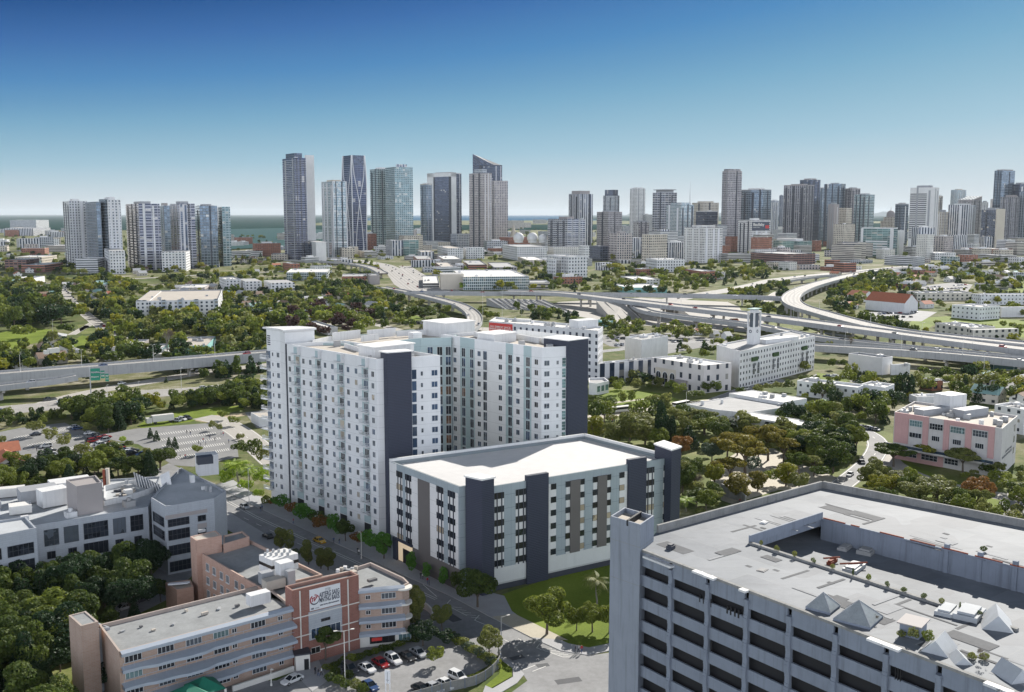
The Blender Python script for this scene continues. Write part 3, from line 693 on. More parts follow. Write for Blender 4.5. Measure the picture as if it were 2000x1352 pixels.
fac('f_checker',(.62,.62,.62),(.05,.07,.10),5,4,.5,.5,metal=.2)
bldg(303,317,364,492,531,'f_checker','low white podium with a chequered pattern of dark windows','office_building','office',a=12,lim=70)
r,p,h=bldg(385,394,428,402,523,'f_glass','blue glass tower with a bulging white edge line, right end of the waterfront group','apartment_tower','tower',a=20,top=(.5,3,'plain_grey'))
sub(r,424,437,453,404,520,'f_glassgreen',a=22,name='rear_wing')
# curved white edge line on it
def edge_curve(root,xs,yb,zf,mat_='exo',rad=1.0):
    pts=[P(x,yb)for x in xs];n=len(xs);H_=zf
    for i in range(n-1):
        a=Vector((pts[i].x,pts[i].y,H_*i/(n-1)));b=Vector((pts[i+1].x,pts[i+1].y,H_*(i+1)/(n-1)))
        mb=MB();mb.tube(a,b,rad,rad,6,cap=False);yield mb
mbx=MB()
for m_ in edge_curve(r,(428,427,425,423,421,424,428,429,429,428),521.5,h,rad=.8):
    k=len(mbx.v);mbx.v+=m_.v;mbx.f+=[[q+k for q in f]for f in m_.f];mbx.m+=m_.m;mbx.uv+=m_.uv;mbx.sm+=m_.sm
mbx.build('edge_line',['exo'],r)
bldg(-20,20,71,430,446,'f_whiteband','long pale hotel slab on the far shore','hotel','building',a=8,lim=260)
bldg(2,8,65,446,461,'f_vert','low white block with dark strips in front of the long hotel slab','building','building',a=5,lim=200)
# --- centre towers
r,p,h=bldg(557,581,602,308,509,'f_navy','dark blue balcony tower with a white slab on its east side','apartment_tower','tower',a=34,slabs=1.0,top=(.7,9,'f_glassdark'))
sub(r,600,602,618,303,505,'plain_white',a=32,name='white_slab');sub(r,572,597,615,474,509,'f_glassdark',a=30,name='podium');sub(r,598,618,638,473,511,'plain_white',a=20,name='podium')
r,p,h=bldg(632,653,679,354,504,'f_frame','pale glass tower framed in white bands, shorter than its two neighbours','apartment_tower','tower',a=32,top=(.6,3,'plain_beige'))
fb=MB()
for yy in(366,384,414,444,474):
    z=ZAT(p[0],yy);q=inset(p,-.5)
    for i in range(4):fb.wall(q[i],q[(i+1)%4],z-.6,z+.6)
    fb.flat(q,z+.6);fb.flat(q[::-1],z-.6)
for c in p:fb.box((c[0],c[1],0),1.6,1.6,h,R(32))
fb.build('white_frame',['exo'],r)
# exoskeleton tower: a hexagonal dark shaft in flowing white ribs
C=P(694,497);hx=ZAT(C,303);r=thing('exoskeleton_tower','dark tapering tower wrapped in crossing white ribs','tower',(C.x+8,C.y+18,0))
fl=foot(671,690,718,497,34)
cen=sum(fl,Vector((0,0)))/4
def scale_poly(q,f):return[cen+(v-cen)*f for v in q]
lev=[(0,.93),(.25,.94),(.5,.98),(.72,1.0),(.9,.94),(1,.88)]
mw=MB()
for(a,fa),(b,fb2)in zip(lev,lev[1:]):
    A,B=scale_poly(fl,fa),scale_poly(fl,fb2)
    for i in range(4):
        j=(i+1)%4;L=(A[j]-A[i]).length;U=round(L/2.4)*2.4
        m_=1 if b==1 else 0
        mw.face([(*A[i],hx*a),(*A[j],hx*a),(*B[j],hx*b),(*B[i],hx*b)],m_,[(0,hx*a),(U,hx*a),(U,hx*b),(0,hx*b)])
mw.flat(scale_poly(fl,.88),hx,1);mw.build('shaft',['f_navy','f_glassdark'],r);BLOCK.append(fl)
def fsc(t):
    for(a,fa),(b,fb2)in zip(lev,lev[1:]):
        if a<=t<=b:return fa+(fb2-fa)*(t-a)/(b-a)
    return 1
for i in range(4):
    ex=MB()
    for s_ in(0,1):
        key=[(0,.30),(.06,.22),(.12,.24),(.3,.33),(.52,.5),(.66,.66),(.8,.84),(1,.97)]if s_==0 else[(0,.70),(.06,.78),(.12,.76),(.3,.67),(.52,.5),(.66,.34),(.8,.16),(1,.03)]
        prev=None
        for k in range(41):
            t=k/40
            for(a,ua),(b,ub)in zip(key,key[1:]):
                if a<=t<=b:u=ua+(ub-ua)*(t-a)/(b-a);break
            q=scale_poly(fl,fsc(t)*1.015);p_=q[i].lerp(q[(i+1)%4],u);p3=Vector((*p_,hx*t))
            if prev is not None:ex.tube(prev,p3,.9+max(0,.15-t)*8,.9+max(0,.15-t-.025)*8,6,cap=False)
            prev=p3
    prev=None
    for k in range(21):
        q=scale_poly(fl,fsc(k/20)*1.02);p3=Vector((*q[i],hx*k/20))
        if prev is not None:ex.tube(prev,p3,1.1,1.1,6,cap=False)
        prev=p3
    ex.build('white_rib',['exo'],r)
bldg(697,712,736,491,504,'f_parking','small banded parking podium below the ribbed tower','parking_building','building',a=20,lim=60)
bldg(655,668,694,484,505,'f_beige','beige low-rise at the foot of the framed glass tower','building','building',a=15,lim=60)
bldg(680,690,700,482,503,'plain_beige','narrow windowless beige block beside the ribbed tower','building','building',a=20,lim=40)
r,p,h=bldg(725,740,772,330,492,'f_glassgreen','grey-green glass residential tower with tall white fins','apartment_tower','tower',a=30,top=(.5,4,'plain_white'))
sub(r,755,773,808,326,494,'f_glassgreen',a=30,name='main_wing');sub(r,776,777,797,321,493.7,'f_vert',a=28,name='white_fin',z0=0)
r,p,h=bldg(736,766,787,470,500,'f_vert','white and glass podium below the grey-green residential tower','office_building','office',a=20,lim=60)
sub(r,785,788,818,469,499,'f_tealband',a=12)
r,p,h=bldg(836,892,902,338,482,'f_glassdark','broad dark glass tower in a white frame','office_tower','tower',a=50,trim='plain_white')
fr=MB();M,L=frame(p[3],p[0])
for x0_,x1_ in((0,L*.22),(L*.84,L)):fr.obox(M,x0_,x1_,-1.2,.3,0,h+1)
fr.obox(M,0,L,-1.2,.3,h-9,h+1.2);fr.build('white_frame',['plain_white'],r)
bldg(822,834,845,359,484,'f_glass','slim glass tower with a pale edge, beside the white-framed tower','office_tower','tower',a=40,trim='plain_beige')
r,p,h=bldg(924,966,981,322,480,'f_glassdark','dark blue tower with a slanted wedge top','office_tower','tower',a=44,units=0)
q=p;z1=ZAT(p[0],303);wd=MB()
hl=h+(z1-h)*1.25
T=[(*q[0],h-1),(*q[1],h-1),(*q[2],hl*.97),(*q[3],hl)]
Bq=[(*v,h-2)for v in q]
for i in range(4):wd.face([Bq[i],Bq[(i+1)%4],T[(i+1)%4],T[i]],0,[(0,0),(30,0),(30,20),(0,20)])
wd.face(T,1);wd.build('slanted_crown',['f_glassdark','plain_dark'],r)
r,p,h=bldg(917,946,961,338,487,'f_pink','brown stone residential tower with stacked balconies','apartment_tower','tower',a=40,top=(.55,10,'f_grey'),trim='plain_brown')
sub(r,958,966,992,353,481,'f_pink',a=30,name='lower_wing');sub(r,955,961,971,348,480,'f_slabdark',a=40,name='recess')
bl=MB();M,L=frame(p[3],p[0])
for k in range(10):bl.obox(M,L*.72,L*.98,-2.5,0,16+k*14,17.2+k*14)
bl.build('balconies',['plain_brown'],r)
# courthouse with three white domes and its spire
r,p,h=bldg(952,1010,1069,482,509,'f_white','long pale institutional building under three white domes','courthouse','building',a=12,lim=140,units=0)
for(x,rr)in((1013,10.5),(1040,10.5),(1060,8.5)):
    c=P(x,498);k=F/PX(c)[2];d=MB();d.tube((c.x,c.y+12,h),(c.x,c.y+12,h+3),rr/k*.8,rr/k*.8,20);d.dome((c.x,c.y+12,h+2+rr/k*.7),rr/k,0,24,14,full=True);d.build('dome',['plain_white'],r)
c=P(1003,482);r=thing('church_spire','slender beige tower with a pointed spire behind the domed building','spire',c)
m_=MB();zz=ZAT(c,458);m_.box((c.x,c.y,0),14,14,zz,.5);m_.box((c.x,c.y,zz),9,9,8,.5);m_.build('tower_shaft',['plain_beige'],r)
m_=MB();m_.tube((c.x,c.y,zz+8),(c.x,c.y,ZAT(c,439)),5.5,.3,8);m_.build('spire',['plain_beige'],r)
# low-rises under the centre
for row in((829,850,880,473,487,'f_beige','small beige block in front of the white-framed tower',15),(848,875,905,485,507,'f_white','white low-rise with rows of square windows beside the palm-lined plaza',12),
            (905,910,946,484,506,'f_white','white low-rise with a blank centre, next to the domed building',10),(848,866,902,506,521,'f_parking','white parking deck with open levels below the white low-rise',8),
            (816,823,848,492,507,'f_vert','pale strip-windowed block below the residential tower',10),(887,915,951,517,529,'f_redband','long orange-red shed among trees',6),(800,815,846,506,517,'f_brick','low dark brick building beside the highway',8),
            (840,862,890,521,534,'f_brickband','low dark purple-brick hall south of the white parking deck',8),(1014,1020,1074,552,565,'f_beigeband','long cream low block beside the overpass',4),
            (950,965,1010,522,534,'f_brown','long low brown shed below the domed building',5),(1000,1030,1066,508,520,'f_beige','low colonnaded block beside the domed building',6),
            (816,826,858,553,563,'f_parking','low grey parking terraces beside the highway',5)):
    x0,xc,x1,yt,yb,stl,lab,aa=row
    bldg(x0,xc,x1,yt,yb,stl,lab,a=aa,lim=150,units=2,roof=rnd.choice(('roof_white','roof_grey','roof_tan')))
r,p,h=bldg(860,905,1033,541,567,'f_frame','wide glass and white school building with flat roofs','school_building','building',a=8,lim=150,roof='roof_white',units=7)
sub(r,859,861,906,536,566,'plain_beige',a=6,name='west_wing',lim=80)
# --- downtown, west part
r,p,h=bldg(1110,1132,1157,379,480,'f_vert','tower with vertical white piers and a dark crown, west end of downtown','apartment_tower','tower',a=32,top=(.75,9,'plain_brown'),slabs=0)
r,p,h=bldg(1070,1108,1142,428,500,'f_slab','grey balcony block in front of the dark-crowned tower','apartment_tower','tower',a=25,slabs=1.0,top=(.4,5,'plain_brown'))
r,p,h=bldg(1177,1197,1209,382,470,'f_grey','stepped blue-grey tower rising behind the brown office cube','office_tower','tower',a=42,top=(.8,19,'f_glassdark'))
bldg(1165,1187,1214,414,492,'f_brown','squat brown office cube with a fine grid','office_tower','tower',a=30,trim='plain_brown')
r,p,h=bldg(1229,1242,1259,368,470,'f_white','slim white tower with a pale notched top','apartment_tower','tower',a=34,top=(.7,3,'plain_white'))
bldg(1254,1262,1274,419,470,'f_whiteband','banded white block between the slim tower and the flat-topped tower','office_building','office',a=30)
r,p,h=bldg(1273,1298,1320,376,486,'f_slab','grey-white banded tower with a flat overhanging cap','office_tower','tower',a=34,units=0)
q=[sum(p,Vector((0,0)))/4+(v-sum(p,Vector((0,0)))/4)*.72 for v in p];m_=MB();m_.prism(q,h-1,h+6,0,0);q2=inset(q,-5);m_.prism(q2,h+6,h+8,0,0,bottom=True);m_.build('roof_cap',['plain_grey'],r)
bldg(1236,1247,1267,433,488,'f_brown','grey-brown slab with fine windows below the flat-topped tower','office_tower','tower',a=30,trim='plain_grey')
bldg(1189,1205,1235,456,511,'f_pink','pale pink-grey apartment slab, foremost between the brown cube and the banded office','apartment_tower','tower',a=25,top=(.4,3,'plain_brown'))
bldg(1150,1172,1189,481,510,'f_glassdark','low blue glass office with a pale end wall','office_building','office',a=30)
bldg(1168,1176,1189,461,484,'f_pink','small pinkish block behind the blue glass office','building','building',a=30)
r,p,h=bldg(1300,1329,1353,400,492,'f_frame','white-framed glass office with a curved shoulder','office_tower','tower',a=32,top=(.7,5,'f_frame'))
bldg(1266,1289,1323,452,497,'f_whiteband','white banded office with a taller centre, next to the orange block','office_building','office',a=22,top=(.4,4,'f_vert'))
bldg(1322,1330,1346,436,490,'f_brick','orange-brown brick slab beside the curved-shoulder office','building','building',a=34)
bldg(1261,1283,1337,507,532,'f_white','long white block with dark square windows behind the trees','apartment_building','building',a=14,lim=110,roof='roof_white',units=5)
r,p,h=bldg(1068,1110,1147,501,547,'f_white','jagged white apartment block in front of the grey balcony block','apartment_building','building',a=24,lim=70,units=3)
for k,(x0,xc,x1,yt)in enumerate(((1068,1080,1086,506),(1084,1096,1102,500),(1104,1113,1124,502))):sub(r,x0,xc,x1,yt,547-k,'f_white',a=26,name='bay_wing',lim=30)
bldg(1100,1110,1124,481,500,'f_white','small white block rising behind the jagged apartments','building','building',a=24)
bldg(1130,1140,1151,480,514,'f_white','narrow white block with a blue glass side','building','building',a=24)
# --- downtown, centre
r,p,h=bldg(1350,1372,1402,396,480,'f_beige','cream stepped office behind the low glass block','office_tower','tower',a=30,top=(.6,4,'plain_beige'))
c=P(1345.5,484);m_=MB();z0a=ZAT(c,396);m_.tube((c.x,c.y,0),(c.x,c.y,z0a),3.4,2.8,6);m_.tube((c.x,c.y,z0a),(c.x,c.y,ZAT(c,353)),1.1,.25,6);m_.solo('radio_mast',['steel'],'thin radio mast standing above the cream office','mast',(c.x,c.y,0))
bldg(1358,1380,1400,412,482,'f_glassdark','low dark glass office with a white rim','office_building','office',a=30,trim='plain_white')
r,p,h=bldg(1407,1418,1445,334,488,'f_brown','very tall brown-grey office tower with rounded corner','office_tower','tower',a=24,top=(.85,5,'f_brown'),trim='plain_brown')
bldg(1445,1487,1503,370,488,'f_glass','blue-grey office with white mullions and a blank upper corner','office_tower','tower',a=48,trim='plain_grey')
r,p,h=bldg(1440,1466,1503,430,494,'f_punch','white punched-window office carrying a dark billboard','office_tower','tower',a=30,top=(.3,4,'plain_white'))
BILL=(r,p,h)
bldg(1335,1372,1410,445,514,'f_punch','large white punched-window office cube without billboard','office_tower','tower',a=34,top=(.6,4,'f_punch'))
bldg(1385,1400,1419,440,489,'f_whiteband','white banded block behind the punched-window cube','office_building','office',a=30)
bldg(1416,1428,1441,462,492,'f_brick','dark red brick block between the two punched-window offices','building','building',a=30)
bldg(1408,1421,1466,496,514,'f_parking','cream parking building with open decks','parking_building','parking building',a=10,lim=90)
bldg(1503,1510,1519,392,465,'f_vert','slender white-striped tower behind the billboard office','apartment_tower','tower',a=34)
bldg(1520,1523,1528,382,450,'f_glassdark','thin dark tower sliver beside the ribbed grey tower','office_tower','tower',a=34)
bldg(1558,1580,1598,351,475,'f_glassdark','dark blue tower behind the ribbed grey tower','office_tower','tower',a=34,top=(.6,4,'plain_brown'))
bldg(1527,1568,1586,361,484,'f_vertdark','dark grey tower with fine vertical ribs','office_tower','tower',a=44,trim='plain_brown')
r,p,h=bldg(1500,1561,1585,471,494,'f_tealband','low green glass office with a white penthouse','office_building','office',a=30,lim=120,top=(.6,5,'plain_white'))
r,p,h=bldg(1465,1532,1592,496,517,'f_brickband','broad dark brick and glass office below the green glass office','office_building','office',a=24,lim=140)
bldg(1585,1592,1604,470,491,'f_brick','small orange brick block beside the green glass office','building','building',a=30)
bldg(1593,1603,1616,368,470,'f_glass','pale blue glass tower beside the dark ribbed tower','office_tower','tower',a=34)
# --- downtown, east part
r,p,h=bldg(1605,1638,1647,359,478,'f_glass','grey glass tower with a small rooftop box','office_tower','tower',a=48,top=(.4,3,'plain_grey'))
bldg(1647,1660,1676,368,478,'f_brown','red-brown tower between two glass towers','office_tower','tower',a=34,trim='plain_brown')
r,p,h=bldg(1665,1687,1704,380,482,'f_glassgreen','green-grey glass tower with rounded look and a band at mid height','office_tower','tower',a=38,top=(.5,3,'plain_grey'))
r,p,h=bldg(1614,1626,1636,399,487,'plain_brown','beige tower with a blank concrete wing and a windowed wing','office_tower','tower',a=30)
sub(r,1632,1650,1661,406,486,'f_beige',a=36)
bldg(1662,1670,1681,437,478,'f_brown','small brown block below the green-grey tower','building','building',a=34)
r,p,h=bldg(1680,1743,1751,445,502,'f_tealband','white-framed office with a dark glass front and white bands','office_building','office',a=46,trim='plain_white',lim=110)
fr=MB();M,L=frame(p[3],p[0])
for k in range(6):fr.obox(M,L*.15,L*.82,-.5,.2,4+k*5.2,6.4+k*5.2)
fr.obox(M,-.2,L*.07,-.6,.2,0,h-2.2);fr.obox(M,L*.9,L+.2,-.6,.2,0,h-2.2);fr.build('white_band',['plain_white'],r)
bldg(1748,1755,1764,450,500,'plain_white','white windowless slab end beside the white-framed office','building','building',a=38)
r,p,h=bldg(1623,1667,1682,478,513,'f_beigeband','beige office with brown window bands beside the highway','office_building','office',a=42,lim=100)
sub(r,1680,1690,1704,475,503,'f_beigeband',a=30)
# capitol with dome
c=P(1737,478);r=thing('domed_building','classical stone building with a dark dome and a finial','domed building',c)
zz=ZAT(c,431);s_=26/F*PX(c)[2]
m_=MB();m_.box((c.x,c.y,0),s_,s_,zz,.6);m_.box((c.x,c.y,zz),s_*.72,s_*.72,10,.6);m_.build('wall',['f_beige'],r)
m_=MB();m_.tube((c.x,c.y,zz+10),(c.x,c.y,zz+16),s_*.3,s_*.3,16);m_.dome((c.x,c.y,zz+16),s_*.3,0,18,9,squash=1.15);m_.tube((c.x,c.y,zz+16+s_*.33),(c.x,c.y,zz+28+s_*.3),.9,.2,6);m_.build('dome',['plain_brown'],r)
bldg(1745,1757,1771,398,480,'f_glass','blue glass tower behind the domed stone building','office_tower','tower',a=36,trim='steel')
r,p,h=bldg(1772,1819,1828,366,491,'plain_white','white slab tower with dark horizontal window bands','office_tower','tower',a=52,units=1)
fr=MB();M,L=frame(p[3],p[0]);zt,zb=ZAT(p[0],378),ZAT(p[0],468);n=24
for k in range(n):
    z=zb+(zt-zb)*k/n;fr.obox(M,L*.02,L*.70,-.35,.3,z+(zt-zb)/n*.5,z+(zt-zb)/n*.98)
fr.build('window_bands',['plain_dark'],r)
bldg(1826,1831,1837,383,472,'f_beigeband','beige tower sliver behind the white slab tower','office_tower','tower',a=34,trim='plain_beige')
bldg(1827,1838,1849,414,478,'f_beige','beige office between the white slab and the striped tower','office_tower','tower',a=34)
r,p,h=bldg(1852,1866,1882,371,470,'f_frame','white glass tower peeking behind the slanted glass roof','apartment_tower','tower',a=34,top=(.5,3,'plain_beige'))
r,p,h=bldg(1867,1896,1913,390,476,'f_brown','brown tower with a slanted glass roof','office_tower','tower',a=38,units=0)
wd=MB();T=[(*p[0],h),(*p[1],h+11),(*p[2],h+11),(*p[3],h)];
wd.face(T,0,[(0,0),(20,0),(20,20),(0,20)]);wd.face([(*p[0],h),(*p[1],h),(*p[1],h+11)],1);wd.face([(*p[1],h),(*p[2],h),(*p[2],h+11),(*p[1],h+11)],1);wd.face([(*p[2],h),(*p[3],h),(*p[2],h+11)],1)
wd.build('glass_roof',['f_glassgreen','plain_brown'],r)
r,p,h=bldg(1848,1889,1903,400,478,'f_vert','tower of tall white and black vertical stripes','office_tower','tower',a=44,top=(.6,3,'plain_white'))
bldg(1840,1868,1888,473,489,'f_white','low white building below the striped tower','building','building',a=20,lim=70)
bldg(1886,1901,1912,458,484,'f_whiteband','small white banded office beside the pointed tower','office_building','office',a=36)
r,p,h=bldg(1934,1949,1974,333,478,'f_glass','tallest grey-blue glass tower at the east end','office_tower','tower',a=28,top=(.8,3,'plain_brown'))
bldg(1968,1985,2010,360,478,'f_glassdark','dark blue tower cut by the edge of the view','office_tower','tower',a=28,top=(.6,5,'plain_grey'))
bldg(1930,1941,1950,389,470,'f_pink','small brown tower below the tallest glass tower','office_tower','tower',a=34)
bldg(1949,1975,1990,385,480,'f_vertdark','dark tower with pale vertical ribs in front of the tallest glass tower','apartment_tower','tower',a=34,slabs=.8)
bldg(1984,1998,2030,374,480,'f_glass','blue glass tower at the very edge of the view','office_tower','tower',a=30)
r,p,h=bldg(1913,1941,1957,410,488,'f_glassdark','dark glass tower with a flared beige end wall','office_tower','tower',a=42)
sub(r,1941,1943,1959,408,490,'plain_beige',a=38,name='end_wall')
bldg(1912,1918,1926,395,470,'f_white','slim white tower behind the flared tower','apartment_tower','tower',a=30)
bldg(1966,1985,2010,465,494,'f_beigeband','beige office with open balconies near the edge of the view','office_building','office',a=30)
bldg(1877,1925,1976,486,500,'f_redband','long low red brick building at the foot of downtown','building','building',a=10,lim=140,units=4)
bldg(1727,1790,1806,502,520,'f_whiteband','wide white low-rise with horizontal windows beside the highway','building','building',a=30,lim=110,roof='roof_white',units=6)
bldg(1795,1826,1866,494,508,'f_white','white flat-roofed block behind the wide white low-rise','building','building',a=12,lim=110,roof='roof_white',units=3)
r,p,h=bldg(1837,1866,1874,502,521,'f_glassgreen','cream corner block with green glazing','building','building',a=40,lim=60)
bldg(1870,1889,1909,498,519,'f_brick','orange brick apartment block with balconies','apartment_building','building',a=26,lim=60)
bldg(1905,1955,1985,499,513,'f_parking','long grey-white block with strip windows','building','building',a=14,lim=120,units=3)
bldg(1968,1990,2015,503,521,'f_white','white block with square windows at the edge of the view','building','building',a=14,lim=60)
bldg(1610,1628,1640,508,526,'f_redband','orange-roofed shop pavilion beside the highway','shop','building',a=24,lim=50,roof='tile_red',units=1)
bldg(1628,1648,1672,514,532,'f_redband','large orange-roofed shopping building beside the highway','shop','building',a=24,lim=70,roof='tile_red',units=2)
bldg(1534,1556,1600,497,513,'f_whiteband','white block with red-tiled roofs around it','building','building',a=10,lim=80,roof='roof_white',units=3)
bldg(1496,1512,1530,512,526,'f_beige','small beige house block with a white roof','building','building',a=20,lim=50,roof='roof_white')
bldg(1520,1540,1556,512,528,'f_house2','white shop with a red roof and murals','shop','building',a=26,lim=50,roof='tile_red')
bldg(1325,1370,1400,530,548,'f_brick','low tan brick block beside the white walled block','building','building',a=12,lim=60)
bldg(1376,1395,1416,532,546,'f_house2','white low-rise with a green roof garden','building','building',a=14,lim=60,roof='roof_white')
bldg(1195,1225,1303,562,574,'teal_wall','low turquoise hall with a white roof','hall','building',a=10,lim=110,roof='roof_white',units=3)
bldg(1212,1240,1290,546,556,'f_house2','white and brick low block behind the turquoise hall','building','building',a=8,lim=90,roof='roof_white',units=3)
# ================================================================ the large buildings nearby
def rp(z,*pts):return[P2(x,y,z)for x,y in pts]
class Fc:
    """a facade from a to b (left to right seen from outside) with picture lookup"""
    def __init__(s,a,b):
        s.a,s.b=Vector(a[:2]),Vector(b[:2]);s.M,s.L=frame(s.a,s.b)
        s.d=(s.b-s.a).normalized();s.n=Vector((-s.d.y,s.d.x))
    def uz(s,px,py):
        o=Vector((0,0,CAMH));r=P(px,max(py,440),0)-o if py>430 else P(px,440,0)-o
        dx=(px-CX)/F;dy=(CY-py)/F;r=Vector((dx,CS+dy*SN,-SN+dy*CS))
        t=(s.a-Vector((0,0))).dot(s.n)/(r.x*s.n.x+r.y*s.n.y)
        p=r*t;return(Vector((p.x,p.y))-s.a).dot(s.d),p.z+CAMH
    def u(s,px,py):return s.uz(px,py)[0]
    def T(s,u,z,out=0.0):return s.M@Matrix.Translation((u,-out,z))
    def box(s,mb,u0,u1,z0,z1,out,back=0.2,mat=0):mb.obox(s.M,u0,u1,-out,back,z0,z1,mat)
    def strip(s,mb,x0,x1,y,z0,z1,out,mat=0):s.box(mb,s.u(x0,y),s.u(x1,y),z0,z1,out,mat=mat)
# glass with blinds, dark rooms, a few lit rooms
def glassmat(name,col,rough=.08,metal=.35,em=None):
    m,nt,b=nodes(name);g=NG(nt)
    oi=g.n('ShaderNodeObjectInfo').outputs['Random'];geo=g.n('ShaderNodeNewGeometry').outputs['Position']
    f=g.m('FRACT',g.m('ADD',oi,g.noise(geo,0.4,2)))
    g.put(b.inputs['Base Color'],g.mix(f,tuple(x*.6 for x in col),tuple(min(1,x*1.5)for x in col)))
    b.inputs['Roughness'].default_value=rough;b.inputs['Metallic'].default_value=metal
    if em:g.put(b.inputs['Emission Color'],em[0]);b.inputs['Emission Strength'].default_value=em[1]
    MATS[name]=m
glassmat('glass_blue',(.05,.08,.13),metal=.2);glassmat('glass_dark',(.025,.03,.04),metal=.2);glassmat('glass_grey',(.085,.10,.12),metal=.2);glassmat('glass_teal',(.16,.26,.28));glassmat('glass_black',(.012,.012,.014),.3,0)
glassmat('glass_tan',(.30,.25,.18),.3,0);glassmat('glass_lit',(.09,.06,.045),.2,0,((1,.5,.25),.012))
mat('win_frame',(.60,.61,.62),.5,.04);mat('win_frame_dark',(.05,.055,.065),.5,.05)
_wm={}
def win(w_,h_,glass='glass_blue',fr='win_frame',lights=2,fw=.07,bars=0,sill=False):
    k=(round(w_,2),round(h_,2),glass,fr,lights,bars,sill)
    if k in _wm:return _wm[k]
    mb=MB();I=Matrix.Identity(4);a=w_/2;h=h_/2
    mb.obox(I,-a,a,-.08,.05,h-fw,h,0);mb.obox(I,-a,a,-.08,.05,-h,-h+fw,0)
    mb.obox(I,-a,-a+fw,-.078,.05,-h+fw,h-fw,0);mb.obox(I,a-fw,a,-.078,.05,-h+fw,h-fw,0)
    for i in range(1,lights):x=-a+w_*i/lights;mb.obox(I,x-fw/2,x+fw/2,-.07,.04,-h+fw,h-fw,0)
    for i in range(1,bars+1):z=-h+h_*i/(bars+1);mb.obox(I,-a+fw,a-fw,-.065,.04,z-.03,z+.03,0)
    mb.face([(-a+fw,-.03,-h+fw),(a-fw,-.03,-h+fw),(a-fw,-.03,h-fw),(-a+fw,-.03,h-fw)],1)
    if sill:mb.obox(I,-a-.1,a+.1,-.2,.03,-h-.12,-h,0)
    me=mb.mesh('window',[fr,glass]);_wm[k]=me;return me
def rg(r,choices):return r.choice(choices)
wr=random.Random(3)
def panelmat(name,col,pitch,floor,jd=.35,lw=.03,var=.06,horiz=0,rough=.7):
    """cladding with thin joints; horiz>0 = fine horizontal ribs"""
    m,nt,b=nodes(name);g=NG(nt)
    uv=g.n('ShaderNodeUVMap').outputs[0];sp=g.n('ShaderNodeSeparateXYZ');nt.links.new(uv,sp.inputs[0])
    geo=g.n('ShaderNodeNewGeometry').outputs['Position']
    zz=g.n('ShaderNodeSeparateXYZ');nt.links.new(geo,zz.inputs[0])
    jv=g.m('LESS_THAN',g.m('FRACT',g.m('DIVIDE',zz.outputs[2],floor)),lw)
    ju=g.m('LESS_THAN',g.m('FRACT',g.m('DIVIDE',sp.outputs[0],pitch)),lw*.6)if pitch else 0.0
    j=g.m('MAXIMUM',jv,ju)
    nz=g.noise(geo,.15,5,.7);c=g.mix(g.maprange(nz,.3,.7,0,1),tuple(x*(1-var)for x in col),tuple(min(1,x*(1+var))for x in col))
    mp=g.n('ShaderNodeMapping');mp.inputs['Scale'].default_value=(1.2,1.2,.05);nt.links.new(geo,mp.inputs[0])
    c=g.mix(g.maprange(g.noise(mp.outputs[0],1.0,5,.7),.52,.8,0,.16),c,tuple(x*.5 for x in col))
    c=g.mix(g.m('MULTIPLY',j,jd),c,tuple(x*.25 for x in col))
    g.put(b.inputs['Base Color'],c);b.inputs['Roughness'].default_value=rough
    if horiz:
        wv=g.m('FRACT',g.m('DIVIDE',zz.outputs[2],horiz));bp=g.n('ShaderNodeBump');bp.inputs['Strength'].default_value=.9;bp.inputs['Distance'].default_value=.08
        nt.links.new(g.m('GREATER_THAN',wv,.5),bp.inputs['Height']);nt.links.new(bp.outputs[0],b.inputs['Normal'])
        g.put(b.inputs['Base Color'],g.mix(g.m('GREATER_THAN',wv,.75),c,tuple(x*1.6 for x in col)))
    MATS[name]=m
panelmat('tower_white',(.66,.665,.67),0,3.13);panelmat('tower_teal',(.36,.45,.46),0,3.13);panelmat('ribbed_dark',(.030,.036,.058),0,3.13,horiz=.42,jd=.2)
panelmat('g_white',(.64,.64,.63),2.6,3.25);panelmat('g_blue',(.30,.35,.375),2.4,3.25,jd=.5);panelmat('g_brown',(.125,.115,.11),0,60);panelmat('g_dark',(.028,.034,.056),0,3.25,horiz=.42,jd=.15);panelmat('g_base',(.62,.63,.62),0,60)

# ---------------------------------------------------------------- the white apartment tower (U-shaped)
K,L_=P2(735,701,50),P2(558,671,50)
e2=(L_-K).normalized();W1=P2(859.5,694,50);I1=P2(1058,679,50);R1=P2(1105.5,676.5,50);D1=P2(1142,662,51.5)
LB=W1+e2*45;I0=I1+e2*45;cen=K.lerp(I0,.5)
T=thing('apartment_tower','white fifteen-storey apartment tower in a U shape with dark ribbed stair shafts','apartment tower',(cen.x,cen.y,0))
lw=[K,W1,LB,L_];rw=[I1,R1,D1,D1+e2*45,I0];cw=[Vector((-44,303)),P2(822,658,50),P2(881,657,50),I0+Vector((6,8)),Vector((-34,341)),Vector((-58,318)),Vector((-60,305))]
C0,Cl,Cr=P2(546.5,645,53.5),P2(520,642,53.5),P2(610,643.3,53.5)
co=[L_+Vector((-.3,.25)),L_+Vector((7.5,5.5)),Cr+Vector((0,1)),Cl+(Cr-C0),Cl,C0]
BLOCK+=[lw,rw,cw,co]
def wing(poly,h,m_,ph=1.1,nm='wall',roof='roof_tan'):
    mb=MB();mr=MB()
    for i in range(len(poly)):mb.wall(poly[i],poly[(i+1)%len(poly)],0,h)
    parapet_roof(mb,mr,poly,h,ph,.35,0);mb.build(nm,[m_,m_],T);mr.build('roof',[roof],T)
wing(lw,50,'tower_white');wing(rw,50.02,'tower_white');wing(cw,49.6,'tower_teal')
mb=MB()
for i in range(len(co)):mb.wall(co[i],co[(i+1)%len(co)],0,53.5)
mb.flat(co,53.5);mb.build('stair_core',['tower_white'],T)
